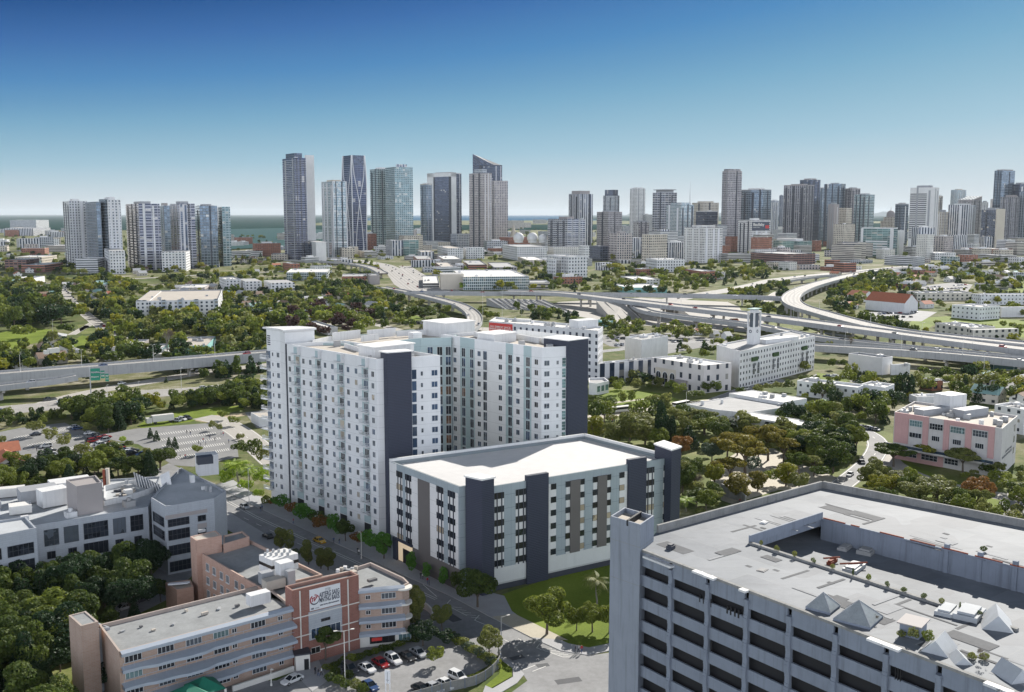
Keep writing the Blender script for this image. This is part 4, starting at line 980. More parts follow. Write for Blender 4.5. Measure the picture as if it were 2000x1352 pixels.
mb=MB();q=inset(co,-.55);mb.prism(q,53.5,54.0,0,0,bottom=True);mb.build('core_roof_slab',['plain_white'],T)
mat('roof_bright',(.74,.73,.71),.7,.05)
def roofbox(x,z,zb,f,l,r,m_='plain_white',nm='penthouse',slab=True,ortho=False):
    a,b,c=P2(*f,z),P2(*l,z),P2(*r,z)
    if ortho:n_=Vector((e2.y,-e2.x));b=a+e2*(b-a).dot(e2);c=a+n_*(c-a).dot(n_)
    poly=[a,c,c+(b-a),b]
    mb=MB();mb.prism(poly,zb,z,0);mb.build(nm,[m_],T)
    if slab:mb=MB();mb.prism(inset(poly,-.35),z,z+.3,0,bottom=True);mb.build('roof_slab',['roof_bright'],T)
    return poly
roofbox(0,51.7,48.9,(732,680),(709,674),(777,667),ortho=True);roofbox(0,53.0,48.5,(871,633),(833,627),(922,627),ortho=True);roofbox(0,51.6,48.9,(965,655),(941,650),(1006,650),ortho=True)
dk=roofbox(0,51.6,0,(756,690),(743,687.5),(803.5,686.5),'ribbed_dark','dark_stair_shaft');BLOCK.append(dk)
a,b=R1+(D1-R1).normalized()*.1,D1;dd=(D1-R1).normalized();nn=Vector((dd.y,-dd.x))*.9
mb=MB();mb.prism([R1+nn,D1+nn+dd*.6,D1+e2*9+dd*.6,R1+e2*9],0,51.6,0);mb.build('dark_stair_shaft',['ribbed_dark'],T)
mb=MB();mb.prism(inset([R1+nn,D1+nn+dd*.6,D1+e2*9+dd*.6,R1+e2*9],-.3),51.6,51.9,0,bottom=True);mb.build('roof_slab',['roof_bright'],T)
# parapet walls and screens on the roof
for(x0,y0,x1,y1,z0,z1)in((612,668,648,660,48.9,50.6),(650,660,704,654,48.9,51.6),(718,655,773,650,48.9,51.6),(775,651,833,647,48.9,50.6),(706,661,740,657,48.9,50.8),(925,651,943,655,48.9,50.6),(1008,656,1052,664,48.9,50.6),(1052,662,1100,674,48.9,50.5),(1010,651,1095,661,48.9,51.2),(672,672,700,680,48.9,50.2)):
    A,B=P2(x0,y0,50),P2(x1,y1,50);n_=(B-A).normalized();n_=Vector((-n_.y,n_.x))*.35
    mb=MB();mb.prism([A,B,B+n_,A+n_],z0,z1,0);mb.build('parapet_screen',['plain_white'],T)
clutter(T,lw,48.9,5,5,.8,2.2);clutter(T,rw,48.9,6,6,.8,2.2)
# street facade
FS=Fc(L_,K);zs=[45.7-3.13*i for i in range(14)]
wins=[];bal=[];tealb=MB();recess=MB()
w2=[win(1.25,1.55,g_,'win_frame',2)for g_ in('glass_blue','glass_grey','glass_blue','glass_dark')]
wlit=win(1.25,1.55,'glass_tan','win_frame',2)
for x in(565.7,592.5,606,634.7,649,679.4,695,727.6):
    u=FS.u(x,690)
    for z in zs:wins.append((wlit if wr.random()<.04 else rg(wr,w2),FS.T(u,z,.02)))
def balcony_mesh(w_,d_):
    mb=MB();I=Matrix.Identity(4);a=w_/2
    mb.obox(I,-a,a,-d_,0,-.12,.1,0)
    mb.obox(I,-a,a,-d_,-d_+.05,1.0,1.1,0);mb.obox(I,-a,-a+.05,-d_,0,1.0,1.08,0);mb.obox(I,a-.05,a,-d_,0,1.0,1.08,0)
    mb.obox(I,-a,a,-d_,-d_+.04,.1,.22,0)
    n=int(w_/.28)
    for i in range(n+1):
        x=-a+(w_-.05)*i/n;mb.obox(I,x,x+.05,-d_,-d_+.045,.22,1.0,0)
    for s_ in(-a,a-.04):
        for i in range(1,4):y=-d_*i/4;mb.obox(I,s_,s_+.04,y,y+.04,.1,1.0,0)
    return mb.mesh('balcony',['win_frame'])
BM=balcony_mesh(3.3,1.15)
doors=[win(2.0,2.3,g_,'win_frame',3)for g_ in('glass_blue','glass_dark','glass_grey')]+[win(2.0,2.3,'glass_tan','win_frame',3)]
pl=MB()
for(x0,x1)in((574,586.3),(615.6,626.8),(658,671.3),(706,718.8)):
    u0,u1=FS.u(x0,695),FS.u(x1,695);um=(u0+u1)/2
    FS.box(tealb,u0,u1,4.2,49.4,.06)
    for z in zs[:13]:
        bal.append((BM,FS.T(um,z-1.35,.05)));wins.append((rg(wr,doors[:3])if wr.random()>.08 else doors[3],FS.T(um+.45,z-.05,.08)))
        if wr.random()<.3:
            uu,zz=um+wr.uniform(-1.2,1.2),z-1.25;c=FS.T(uu,zz,.6).translation
            for k in range(26):
                q=c+Vector((wr.uniform(-.4,.4),wr.uniform(-.3,.3),wr.uniform(0,.9)));s_=wr.uniform(.12,.3);a_=wr.uniform(0,6)
                pl.face([q,q+Vector((math.cos(a_)*s_,math.sin(a_)*s_,s_*.6)),q+Vector((-math.sin(a_)*s_,math.cos(a_)*s_,s_))])
    mb=MB();FS.box(mb,u0-.5,u1+.2,47.3,47.6,1.1);FS.box(mb,u1+.05,u1+.25,47.6,49.9,1.1);mb.build('roof_canopy',['plain_white'],T)
    mb=MB();FS.box(mb,u0,u1,0,4.0,.05);mb.build('painted_dark_opening',['glass_black'],T)  # black panel on the wall paints the shade of an opening
tealb.build('balcony_bay',['tower_teal'],T)
mb=MB();FS.box(mb,-.1,.55,0,49.9,.12);mb.build('painted_shadow_strip',['plain_dark'],T)  # dark strip painted on for the shade in the gap beside the core
# core face, end faces, courtyard faces
FC=Fc(Cl,C0)
for x,ms in((533,win(.6,1.2,'glass_dark','win_frame',1)),(543.4,None)):
    u=FC.u(x,700)
    for z in zs:wins.append((ms or rg(wr,w2),FC.T(u,z+.2,.02)))
u=FC.u(524.5,700)
for z in zs:wins.append((doors[0],FC.T(u,z,.03)));bal.append((BM,FC.T(u-1.2,z-1.3,.02)))
mb=MB()
for k in range(5):FC.box(mb,FC.u(522,655),FC.u(527.5,655),48.6+k*.65,48.95+k*.65,.06)
mb.build('louvre',['plain_dark'],T)
FE=Fc(K,W1)
for x,ms,dz in((808.5,win(1.4,2.7,'glass_blue','win_frame',1,bars=0),0),(823.6,win(.7,1.25,'glass_grey','win_frame',1),.1),(848.3,win(1.75,1.6,'glass_blue','win_frame',2),.1)):
    u=FE.u(x,720)
    for z in[45.2-3.13*i for i in range(9)]:wins.append((ms,FE.T(u,z+dz,.02)))
FQ=Fc(I0,I1);tb=MB();tall=[win(1.7,2.75,g_,'win_frame',2)for g_ in('glass_dark','glass_grey','glass_blue','glass_dark')];tlit=win(1.7,2.75,'glass_lit','win_frame',2)
wq=[win(1.5,1.6,g_,'win_frame',2)for g_ in('glass_dark','glass_black','glass_blue')]
rows=[45.6-3.13*i for i in range(11)]
for x in(889,936,977.5,1012,1048):
    u=FQ.u(x,690)
    for z in rows:wins.append((rg(wr,wq),FQ.T(u,z,.02)))
for x in(906,922,948,997,1032):
    u=FQ.u(x,690)
    for z in rows:wins.append((tlit if wr.random()<.07 else rg(wr,tall),FQ.T(u,z-.3,.1)))
for x0,x1 in((899,927),(988,1002),(1023,1038)):FQ.box(tb,FQ.u(x0,690),FQ.u(x1,690),0,49.9,.07)
FR=Fc(I1,R1)
for x,ms in((1068,win(1.7,1.55,'glass_grey','win_frame',2)),(1089,win(.75,1.2,'glass_grey','win_frame',2)),(1101.5,win(1.3,2.7,'glass_teal','win_frame',1,bars=2))):
    u=FR.u(x,700)
    for z in rows:wins.append((ms,FR.T(u,z-.2,.02)))
FCW=Fc(cw[1],cw[2])
for f_ in(.3,.62,.9):
    for z in rows:wins.append((tlit if wr.random()<.3 and z<36 else rg(wr,tall[:3]),FCW.T(FCW.L*f_,z-.2,.05)))
FC2=Fc(cw[0],cw[1])
for f_ in(.5,.8):
    for z in rows[:4]:wins.append((rg(wr,wq),FC2.T(FC2.L*f_,z,.05)))
tb.build('teal_bay',['tower_teal'],T)
mb=MB();p_=P2(811,655,50);mb.box((p_.x,p_.y,0),3.2,3.2,51,.6);mb.build('corner_pier',['tower_white'],T)
put_many('window',wins,T);put_many('balcony',bal,T,60)
MATS['leafdark']=mat('leafdark',(.03,.07,.015),.7,.3)
o=pl.build('balcony_plants',['leafdark'],T);o['kind']='stuff'

# ---------------------------------------------------------------- the building with the large white roof
GH=25.3
A,B,C,D,E_=P2(761,901,GH),P2(897,951,GH),P2(964,950,GH),P2(1311,893.5,GH),P2(1142,851,GH)
e1=(D-C).normalized();Bn=B+e1*7;gp=[B,Bn,C,D,E_,A]
G=thing('parking_building','white-roofed seven-storey block clad in grey-blue, white and dark ribbed panels','parking building',((A.x+D.x)/2,(A.y+D.y)/2,0));BLOCK.append(gp)
mb=MB();mr=MB()
for i in range(len(gp)):mb.wall(gp[i],gp[(i+1)%len(gp)],0,GH,0)
parapet_roof(mb,mr,gp,GH,.9,.5,0);mb.build('wall',['g_blue','g_blue'],G)
def tileroof():
    m,nt,b=nodes('tile_roof');g=NG(nt);geo=g.n('ShaderNodeNewGeometry').outputs['Position']
    mp=g.n('ShaderNodeMapping');mp.inputs['Rotation'].default_value=(0,0,R(-33));nt.links.new(geo,mp.inputs[0])
    sp=g.n('ShaderNodeSeparateXYZ');nt.links.new(mp.outputs[0],sp.inputs[0])
    jx=g.m('LESS_THAN',g.m('FRACT',g.m('DIVIDE',sp.outputs[0],2.4)),.05);jy=g.m('LESS_THAN',g.m('FRACT',g.m('DIVIDE',sp.outputs[1],2.4)),.05)
    vo=g.n('ShaderNodeTexVoronoi');vo.inputs['Scale'].default_value=.42;nt.links.new(mp.outputs[0],vo.inputs['Vector'])
    c=g.mix(g.maprange(vo.outputs['Distance'],0,1.2,0,1),(.57,.56,.55),(.51,.50,.495))
    c=g.mix(g.m('MULTIPLY',g.m('MAXIMUM',jx,jy),.12),c,(.45,.43,.42))
    c=g.mix(g.maprange(g.noise(geo,.12,5,.7),.35,.75,0,.18),c,(.36,.35,.35))
    g.put(b.inputs['Base Color'],c);b.inputs['Roughness'].default_value=.8;MATS['tile_roof']=m
tileroof();mr.build('roof',['tile_roof'],G)
mb=MB()
for a_,b_ in((A,E_),(E_,D)):
    d_=(b_-a_).normalized();n_=Vector((d_.y,-d_.x))if a_ is A else Vector((-d_.y,d_.x));n_=Vector((d_.y,-d_.x))
    mb.prism([a_-d_*.1,b_,b_+n_*.6,a_+n_*.6],GH,GH+.7,0,bottom=True)
mb.build('white_parapet',['g_white'],G)
FG=Fc(C,D);blue=MB();white=MB();brown=MB();dark=MB();base=MB();bars=MB();gw=[]
rowz=[22.85-3.25*i for i in range(6)]
wgs=[win(1.55,1.45,g_,'win_frame_dark',1,fw=.04)for g_ in('glass_dark','glass_black','glass_dark','glass_grey')]+[win(1.55,1.45,'glass_tan','win_frame_dark',1,fw=.04)]
def rgw(i):return wgs[0]if i==0 else(wgs[4]if wr.random()<.2 else rg(wr,wgs[:4]))
def barcol(Fx,u0,u1):
    W=u1-u0
    Fx.box(white,u0,u1,5.4,23.6,.05)
    for f_ in(.27,.76):Fx.box(bars,u0+W*f_-.12,u0+W*f_+.12,5.4,23.6,.22)
    mwin=[win(W,1.5,g_,'win_frame_dark',1,fw=.03)for g_ in('glass_dark','glass_black','glass_dark')]+[win(W,1.5,'glass_tan','win_frame_dark',1,fw=.03)]
    for i,z in enumerate(rowz):gw.append((mwin[3]if(wr.random()<.15 and i)else rg(wr,mwin[:3]),Fx.T(u0+W/2,z,.08)))
def sqcol(Fx,u0,u1,uw=None):
    Fx.box(white,u0,u1,5.4,23.6,.05)
    for i,z in enumerate(rowz):gw.append((rgw(i),Fx.T(uw if uw is not None else(u0+u1)/2,z,.07)))
U=lambda x:FG.u(x,1000)
barcol(FG,U(965.5),U(984));barcol(FG,U(1007),U(1026.5));barcol(FG,U(1260),U(1276));barcol(FG,U(1294),U(1309))
sqcol(FG,U(1071),U(1086),U(1080.5));sqcol(FG,U(1209),U(1224),U(1213.5))
for x0,x1 in((1105.5,1113),(1132,1140),(1158,1166),(1184,1191)):sqcol(FG,U(x0),U(x1))
for x0,x1 in((1113,1132),(1166,1184)):FG.box(brown,U(x0),U(x1),5.4,23.6,.3)
for x0,x1 in((1027.4,1069),(1224.5,1259)):FG.box(dark,U(x0),U(x1),0,26.6,.55,back=.6)
FG.box(base,0,U(1027.4),1.4,5.38,.12);FG.box(base,U(1069),U(1224.5),1.4,5.38,.12);FG.box(base,U(1259),FG.L,1.4,5.38,.12)
pl_=MB();FG.box(pl_,0,FG.L,0,1.38,.08)
# dark corner shafts
f,l,r=P2(941.5,937,27.8),P2(909,930,27.8),P2(965,932.7,27.8);dk=[f,r,r+(l-f),l];BLOCK.append(dk)
mb=MB();mb.prism(dk,0,27.6,0);mb.build('dark_stair_shaft',['g_dark'],G);mb=MB();mb.prism(inset(dk,-.25),27.6,28.0,0,bottom=True);mb.build('shaft_roof',['roof_bright'],G)
f,l,r=P2(1312,879,28.2),P2(1279,867.5,28.2),P2(1330,873,28.2);dk=[f,r,r+(l-f),l]
mb=MB();mb.prism(dk,0,28,0);mb.build('dark_stair_shaft',['g_dark'],G);mb=MB();mb.prism(inset(dk,-.25),28,28.4,0,bottom=True);mb.build('shaft_roof',['roof_bright'],G)
# street side
FL=Fc(A,B);V=lambda x:FL.u(x,1000)
barcol(FL,V(776),V(787));barcol(FL,V(793),V(804.5));barcol(FL,V(853.5),V(866.5));barcol(FL,V(875.5),V(889.7))
FL.box(white,V(762),V(776),6,GH-.1,.045);FL.box(white,V(804.5),V(817),5.4,23.6,.045);FL.box(white,V(840),V(853.5),5.4,23.6,.045);FL.box(white,V(889.7),V(895),5.4,23.6,.045)
FL.box(brown,V(817),V(840),0,23.6,.1);FL.box(brown,V(806),V(817),0,5.38,.09);FL.box(brown,V(840),FL.L,0,5.38,.09);FL.box(dark,V(769.5),V(776.5),0,5.9,.5);FL.box(dark,V(769.5),V(806),5.4,6.0,.5)
mb=MB();FL.box(mb,V(777),V(805.5),0,5.35,.03);mb.build('gateway',['glass_black'],G)  # black panel paints the dark inside of the gateway
mat('painted_lit_ceiling',(.75,.62,.45),.8,.05,emit=((1,.75,.45),.15));mb=MB();FL.box(mb,V(777.5),V(786),.3,5.2,.06);FL.box(mb,V(777.5),V(805),3.9,5.2,.062);mb.build('painted_gateway_glow',['painted_lit_ceiling'],G)  # lit ceiling is painted: warm sheets that glow by themselves
FB=Fc(B,Bn);
for m_,n_,nm in((blue,'g_blue','x'),(white,'g_white','white_cladding'),(brown,'g_brown','brown_cladding'),(dark,'g_dark','dark_ribbed_fin'),(base,'g_base','white_base'),(bars,'plain_dark','mullion_bars'),(pl_,'plain_dark','plinth')):
    if m_.f:m_.build_each(nm,[n_],G)
put_many('window',gw,G)

# ---------------------------------------------------------------- concrete car park in the foreground
CH=36.0
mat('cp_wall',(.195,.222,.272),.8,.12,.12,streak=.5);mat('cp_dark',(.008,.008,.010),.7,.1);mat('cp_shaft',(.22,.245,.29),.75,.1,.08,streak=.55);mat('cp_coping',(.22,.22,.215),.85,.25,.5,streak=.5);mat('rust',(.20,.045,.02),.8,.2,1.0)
def deckmat():
    m,nt,b=nodes('cp_deck');g=NG(nt);geo=g.n('ShaderNodeNewGeometry').outputs['Position']
    mp=g.n('ShaderNodeMapping');mp.inputs['Rotation'].default_value=(0,0,R(52));nt.links.new(geo,mp.inputs[0])
    br=g.n('ShaderNodeTexBrick');br.inputs['Scale'].default_value=1;br.inputs['Brick Width'].default_value=11;br.inputs['Row Height'].default_value=5.5;br.inputs['Mortar Size'].default_value=.05;br.inputs['Color1'].default_value=(.09,.105,.127,1);br.inputs['Color2'].default_value=(.15,.168,.19,1);br.inputs['Mortar'].default_value=(.16,.17,.17,1);br.offset=.37
    nt.links.new(mp.outputs[0],br.inputs['Vector'])
    c=g.mix(g.maprange(g.noise(geo,.06,6,.7),.35,.65,0,.75),br.outputs['Color'],(.225,.24,.262))
    m3=g.n('ShaderNodeMapping');m3.inputs['Rotation'].default_value=(0,0,R(52));m3.inputs['Scale'].default_value=(.12,.9,1);nt.links.new(geo,m3.inputs[0])
    c=g.mix(g.maprange(g.noise(m3.outputs[0],.5,6,.75),.5,.72,0,.5),c,(.10,.11,.125))
    vo=g.n('ShaderNodeTexVoronoi',distance='CHEBYCHEV',feature='F1');vo.inputs['Scale'].default_value=.11;nt.links.new(mp.outputs[0],vo.inputs['Vector'])
    sel=g.m('GREATER_THAN',vo.outputs['Color'],.72)
    c=g.mix(g.m('MULTIPLY',sel,.32),c,(.095,.10,.115))
    c=g.mix(g.maprange(g.noise(geo,1.6,4,.8),.6,.8,0,.35),c,(.2,.2,.2))
    g.put(b.inputs['Base Color'],c);b.inputs['Roughness'].default_value=.75;MATS['cp_deck']=m
deckmat();mat('cp_glaze',(.26,.28,.29),.35,.25,.8)
c0,c1,c2,c3,c4=P2(1250,1073,CH),P2(2010,1363,CH),P2(1282,1040,CH),P2(1605,952,CH),P2(2060,1058,CH)
dF=(c1-c0).normalized();c1=c0+dF*95;sh=P2(1251,1024,40)
cp=[c0,c1,c4+(c1-c0).normalized()*30+Vector((10,5)),c3,c2]
CPK=thing('car_park_building','weathered grey concrete multi-storey car park with dark open decks in the corner','car park',((c0.x+c4.x)/2,(c0.y+c4.y)/2,0));BLOCK.append(cp)
FF=Fc(c0,c1)
# opening (sunken deck) in the roof
well=rp(CH,(1470,1060),(1605,1012),(2080,1168),(2150,1290),(1960,1290),(1800,1170))
well=rp(CH,(1462,1061),(1604,1014),(2150,1150),(2240,1270),(1990,1233))
lowz=CH-3.6
mr=MB()
outer=[Vector((v.x,v.y,0))for v in cp];hole=[Vector((v.x,v.y,0))for v in reversed(well)]
allv=outer+hole
for t in tessellate_polygon([outer,hole]):
    q=[allv[k]for k in t];cr=(q[1].x-q[0].x)*(q[2].y-q[0].y)-(q[1].y-q[0].y)*(q[2].x-q[0].x)
    if cr<0:q.reverse()
    mr.face([(v.x,v.y,CH)for v in q])
mr.build('roof_deck',['cp_deck'],CPK)
mb=MB();mb.flat(inset(well,6 if sum(well[i].x*well[(i+1)%5].y-well[(i+1)%5].x*well[i].y for i in range(5))<0 else-6),lowz);mb.build('sunken_deck',['cp_deck'],CPK)
mb=MB()
for i in range(len(well)):
    a_,b_=well[i],well[(i+1)%len(well)]
    mb.wall(b_,a_,lowz if i!=0 else CH-1.2,CH)
mb.build('well_wall',['cp_wall'],CPK)
mb=MB()
for i in(0,1):
    a_,b_=well[i],well[i+1];d_=(b_-a_).normalized();n_=Vector((-d_.y,d_.x))*.3
    mb.prism([a_,b_,b_-n_,a_-n_],CH,CH+(1.3 if i==0 else .25),0)
mb.build('well_upstand',['cp_wall'],CPK)
mb=MB();a_,b_=well[1],well[2];d_=(b_-a_).normalized();n_=Vector((-d_.y,d_.x))*.25
for k in range(14):
    t0,t1=k*5.2+.5,k*5.2+(4.6 if wr.random()<.75 else 2)
    mb.prism([a_+d_*t0,a_+d_*t1,a_+d_*t1-n_,a_+d_*t0-n_],CH+.25,CH+.42,0)
mb.build_each('rusty_rail',['rust'],CPK,5)
for k in range(12):
    mb=MB();p_=a_+d_*(22+k*5.2)+n_*.6;mb.box((p_.x,p_.y,lowz),.7,.7,4.6,R(45));mb.build('deck_post',['cp_wall'],CPK)
# front edge of the opening: low kerb with shrubs in pots
a_,b_=P2(1468,1062,CH),P2(1990,1232,CH);d_=(b_-a_).normalized();n_=Vector((-d_.y,d_.x))
mb=MB();mb.prism([a_-n_*.6,b_-n_*.6,b_,a_],CH,CH+.35,0);mb.build('planter_kerb',['cp_coping'],CPK)
POTS=[(a_+d_*(b_-a_).length*f_-n_*.3)for f_ in(.05,.12,.2,.28,.36,.44,.5,.57,.63,.70,.76,.82,.88,.94)]
mat('patch_dark',(.07,.075,.085),.85,.3,.5);mat('patch_light',(.26,.27,.285),.85,.2,.5)
pr_=random.Random(77);wl_=[Vector(v)for v in well]
for k in range(190):
    u,v=pr_.uniform(2,84),pr_.uniform(1,46);c_=c0+dF*u+Vector((-dF.y,dF.x))*v
    if not inpoly(c_.x,c_.y,inset(cp,3))or inpoly(c_.x,c_.y,well)or min((c_-q).length for q in wl_)<4:continue
    mb=MB();sx_,sy_=pr_.choice(((1,.6),(3,1.6),(5,.5),(6,2.5),(9,.35),(2,4),(.5,6)));mb.box((c_.x,c_.y,CH+.004+.0003*k),sx_,sy_,.012,math.atan2(dF.y,dF.x));mb.build('deck_patch',[pr_.choice(('patch_dark','patch_dark','patch_light'))],CPK)
# parapets
mb=MB()
for a_,b_ in((c1,cp[2]),(cp[2],c3),(c3,c2)):
    d_=(b_-a_).normalized();n_=Vector((-d_.y,d_.x))*.45
    mb.prism([a_,b_,b_+n_,a_+n_],CH-1.0,CH+1.3,0)
mb.build('parapet',['cp_coping'],CPK)
mb=MB();FF.box(mb,0,FF.L,CH-.25,CH+.12,.15,back=.35);mb.build('front_coping',['cp_coping'],CPK)
# facade: spandrels over dark decks, fluted columns
mb=MB()
for i in range(len(cp)):
    a_,b_=cp[i],cp[(i+1)%len(cp)]
    if i:mb.wall(a_,b_,0,CH-1.0)
mb.build('side_wall',['cp_wall'],CPK)
mb=MB();FF.box(mb,0,FF.L,0,CH-.3,-1.2,back=1.6);mb.build('painted_deck_shade',['cp_dark'],CPK)  # near-black solid stands in for the shade inside the open decks
colu=[FF.u(x,y)for x,y in((1310,1130),(1382,1160),(1458,1190),(1541,1230),(1631,1265),(1730,1300),(1833,1330))]
colu+=[colu[-1]+8.4*k for k in range(1,6)];ed=[0]+colu+[FF.L]
fh=3.72
for lv in range(10):
    zt=CH-.25-fh*lv;zb=zt-(1.78 if lv else 2.3)
    if zb<0:break
    for k in range(len(ed)-1):
        if ed[k+1]-ed[k]<.8:continue
        s=MB();FF.box(s,ed[k]+(.35 if k else 0),ed[k+1]-.35,zb,zt if lv else zt+.0,.0,back=.35)
        s.build('spandrel',['cp_wall'],CPK)
for u_ in colu:
    s=MB();z=0;prev=None
    n=80
    for k in range(n):
        z0,z1=CH*k/n-.4,CH*(k+1)/n-.4
        if z1>CH-.9:break
        ph=((CH-.25-z0)%fh)/fh;off=.30+.16*math.sin(ph*2*math.pi)
        FF.box(s,u_-.38+off*.25,u_+.38+off*.25,max(0,z0),z1,off,back=.4)
    s.build('fluted_column',['cp_wall'],CPK)
for(x,y,w_,vert)in((1290,1096,6.0,0),(1370,1118,2.2,0),(1390,1126,2.2,0),(1457,1152,1.2,0),(1731,1257,4.4,0),(1945,1338,2.0,0),(1965,1346,2.0,0)):
    u_,z_=FF.uz(x,y);s=MB();FF.box(s,u_-w_/2,u_+w_/2,z_-.15,z_+.15,.9,back=0);FF.box(s,u_-.1,u_+.1,z_-.1,z_+.1,.9,back=.3);s.build('light_fitting',['plain_white'],CPK)
s=MB()
for(x,y,w_,h_)in((1366,1168,.2,.6),(1373,1171,.18,.6),(1376,1173,.18,.6),(1388,1178,.15,.6),(1419,1190,.3,.6),(1426,1193,.25,.6),(1434,1196,.3,.6),(1441,1199,.3,.6),(1451,1203,.3,.6),(1388,1260,.25,.6),(1748,1315,.12,.8),(1753,1317,.12,.8),(1758,1319,.12,.8)):
    u_,z_=FF.uz(x,y);FF.box(s,u_,u_+w_,z_-h_,z_+h_,.03)
s.build('wall_vents',['cp_dark'],CPK)
# corner shaft
SHZ=40.3
sf,sl_,sr,sb=P2(1251,1025,SHZ),P2(1192.5,1008,SHZ),P2(1277.5,1007,SHZ),P2(1241,997.5,SHZ)
shp=[sf,sr,sr+(sl_-sf),sl_];mb=MB();mr=MB()
for i in range(4):mb.wall(shp[i],shp[(i+1)%4],0,SHZ)
parapet_roof(mb,mr,shp,SHZ,.8,.25,0);mb.build('corner_shaft',['cp_shaft'],CPK);mr.build('shaft_roof',['roof_tan'],CPK);BLOCK.append(shp)
mb=MB();mb.prism([shp[0].lerp(shp[3],.4),shp[1].lerp(shp[2],.4),shp[1].lerp(shp[2],.46),shp[0].lerp(shp[3],.46)],SHZ-.8,SHZ+.12,0);mb.build('shaft_beam',['cp_dark'],CPK)
mb=MB()
q=inset(shp,-.03)
for zz in(CH+.6,CH-5.6):
    for i in(0,3):mb.wall(q[i],q[(i+1)%4],zz,zz+.06)
mb.build('panel_joint',['cp_coping'],CPK)
# glazed pyramids, hatches and huts on the deck
def pyramid(x,y,s_,h_,a=.9):
    c=P(x,y,CH);r_=thing('roof_light','grey glazed pyramid skylight on the car park deck, '+('larger one'if s_>4.5 else 'smaller one'),'skylight',c,'pyramid skylights on the car park roof')
    mb=MB();ca,sa=math.cos(a),math.sin(a);q=[Vector((c.x+u*ca-v*sa,c.y+u*sa+v*ca,CH+.3))for u,v in((-s_/2,-s_/2),(s_/2,-s_/2),(s_/2,s_/2),(-s_/2,s_/2))];ap=Vector((c.x,c.y,CH+h_))
    for i in range(4):mb.face([q[i],q[(i+1)%4],ap])
    mb.build('glazing',['cp_glaze'],r_);k=MB();k.prism([(v.x,v.y)for v in q],CH,CH+.3);k.build('kerb',['cp_wall'],r_)
    k=MB()
    for v in q:k.tube(v,ap,.07,.07,5)
    k.build('ridge_bar',['plain_grey'],r_)
for x,y,s_,h_ in((1607,1188,3.4,2.2),(1676,1210,4.8,2.6)):pyramid(x,y,s_,h_)
lab_p=['white pitched roof hatch beside the small trees on the deck','white pitched roof hatch behind the bare shrubs','low white roof hatch near the deck edge','white tent-like hatch at the very corner of the view','small grey hut with a flat brown roof on the deck']
for i,(x,y,s_,h_)in enumerate(((1835,1268,4.0,1.7),(1946,1220,4.6,2.0),(1875,1290,2.6,.9),(1975,1322,3.4,1.6),(1783,1238,3.0,1.6))):
    c=P(x,y,CH);mb=MB();a=.9
    if i==4:
        mb.box(c,3,2.4,1.6,a,0);mb.box((c.x,c.y,CH+1.6),3.6,3,.15,a,1,bottom=True);mb.solo('roof_hut',['cp_wall','plain_brown','cp_dark'],lab_p[i],'hut',c)
    else:
        I=Matrix.Translation(c)@Matrix.Rotation(a+.3*i,4,'Z');s2=s_/2
        v=[I@Vector(q)for q in((-s2,-s2*.8,0),(s2,-s2*.8,0),(s2,s2*.8,0),(-s2,s2*.8,0),(-s2,0,h_),(s2,0,h_))]
        for f_ in((0,1,5,4),(2,3,4,5),(1,2,5),(3,0,4)):mb.face([v[k]for k in f_])
        mb.solo('roof_hatch',['roof_pale'],lab_p[i],'roof hatch',c)
for i,(x,y,sx,sy,h_,z_,lb)in enumerate(((1850,1195,4,2.2,.7,CH,'flat white vent box at the edge of the sunken deck'),(1893,1203,4.5,3,1.0,CH,'white metal cabinet by the concrete ramp wall'),(1650,1072,3,1.6,.6,lowz,'white slab bench at the foot of the well wall'),(1695,1078,4.4,2.4,.9,lowz,'grey tarpaulin-covered crate on the sunken deck'),(1668,1112,4.5,2.2,.8,lowz,'pile of grey ducts and red pipes on the sunken deck'),(1625,1100,2.8,.8,.7,lowz,'small red cart on the sunken deck'),(1492,1022,1.4,1.0,.3,CH,'square white hatch on the sunny part of the deck'),(1310,1072,1.2,1.0,.8,CH,'dark vent cowl with a grating near the corner shaft'),(1489,1114,1.6,1.2,.12,CH,'dark square grating in the deck'),(1840,1258,2,1.2,.3,CH,'low grey drain hatch between the skylights'))):
    c=P(x,y,z_);mb=MB();mb.box(c,sx,sy,h_*.7,.9,0);mb.box((c.x,c.y,z_+h_*.7),sx*.8,sy*.7,h_*.3,.9,0)
    if i in(4,5):mb.tube((c.x-sx/2,c.y,z_+h_+.1),(c.x+sx/2,c.y+.6,z_+h_+.1),.15,.15,8,1)
    mb.solo('deck_equipment',[('roof_pale','roof_pale','roof_grey','roof_grey','plant_grey','rust','plain_white','plain_dark','plain_dark','roof_grey')[i],'rust'],lb,'equipment',c)
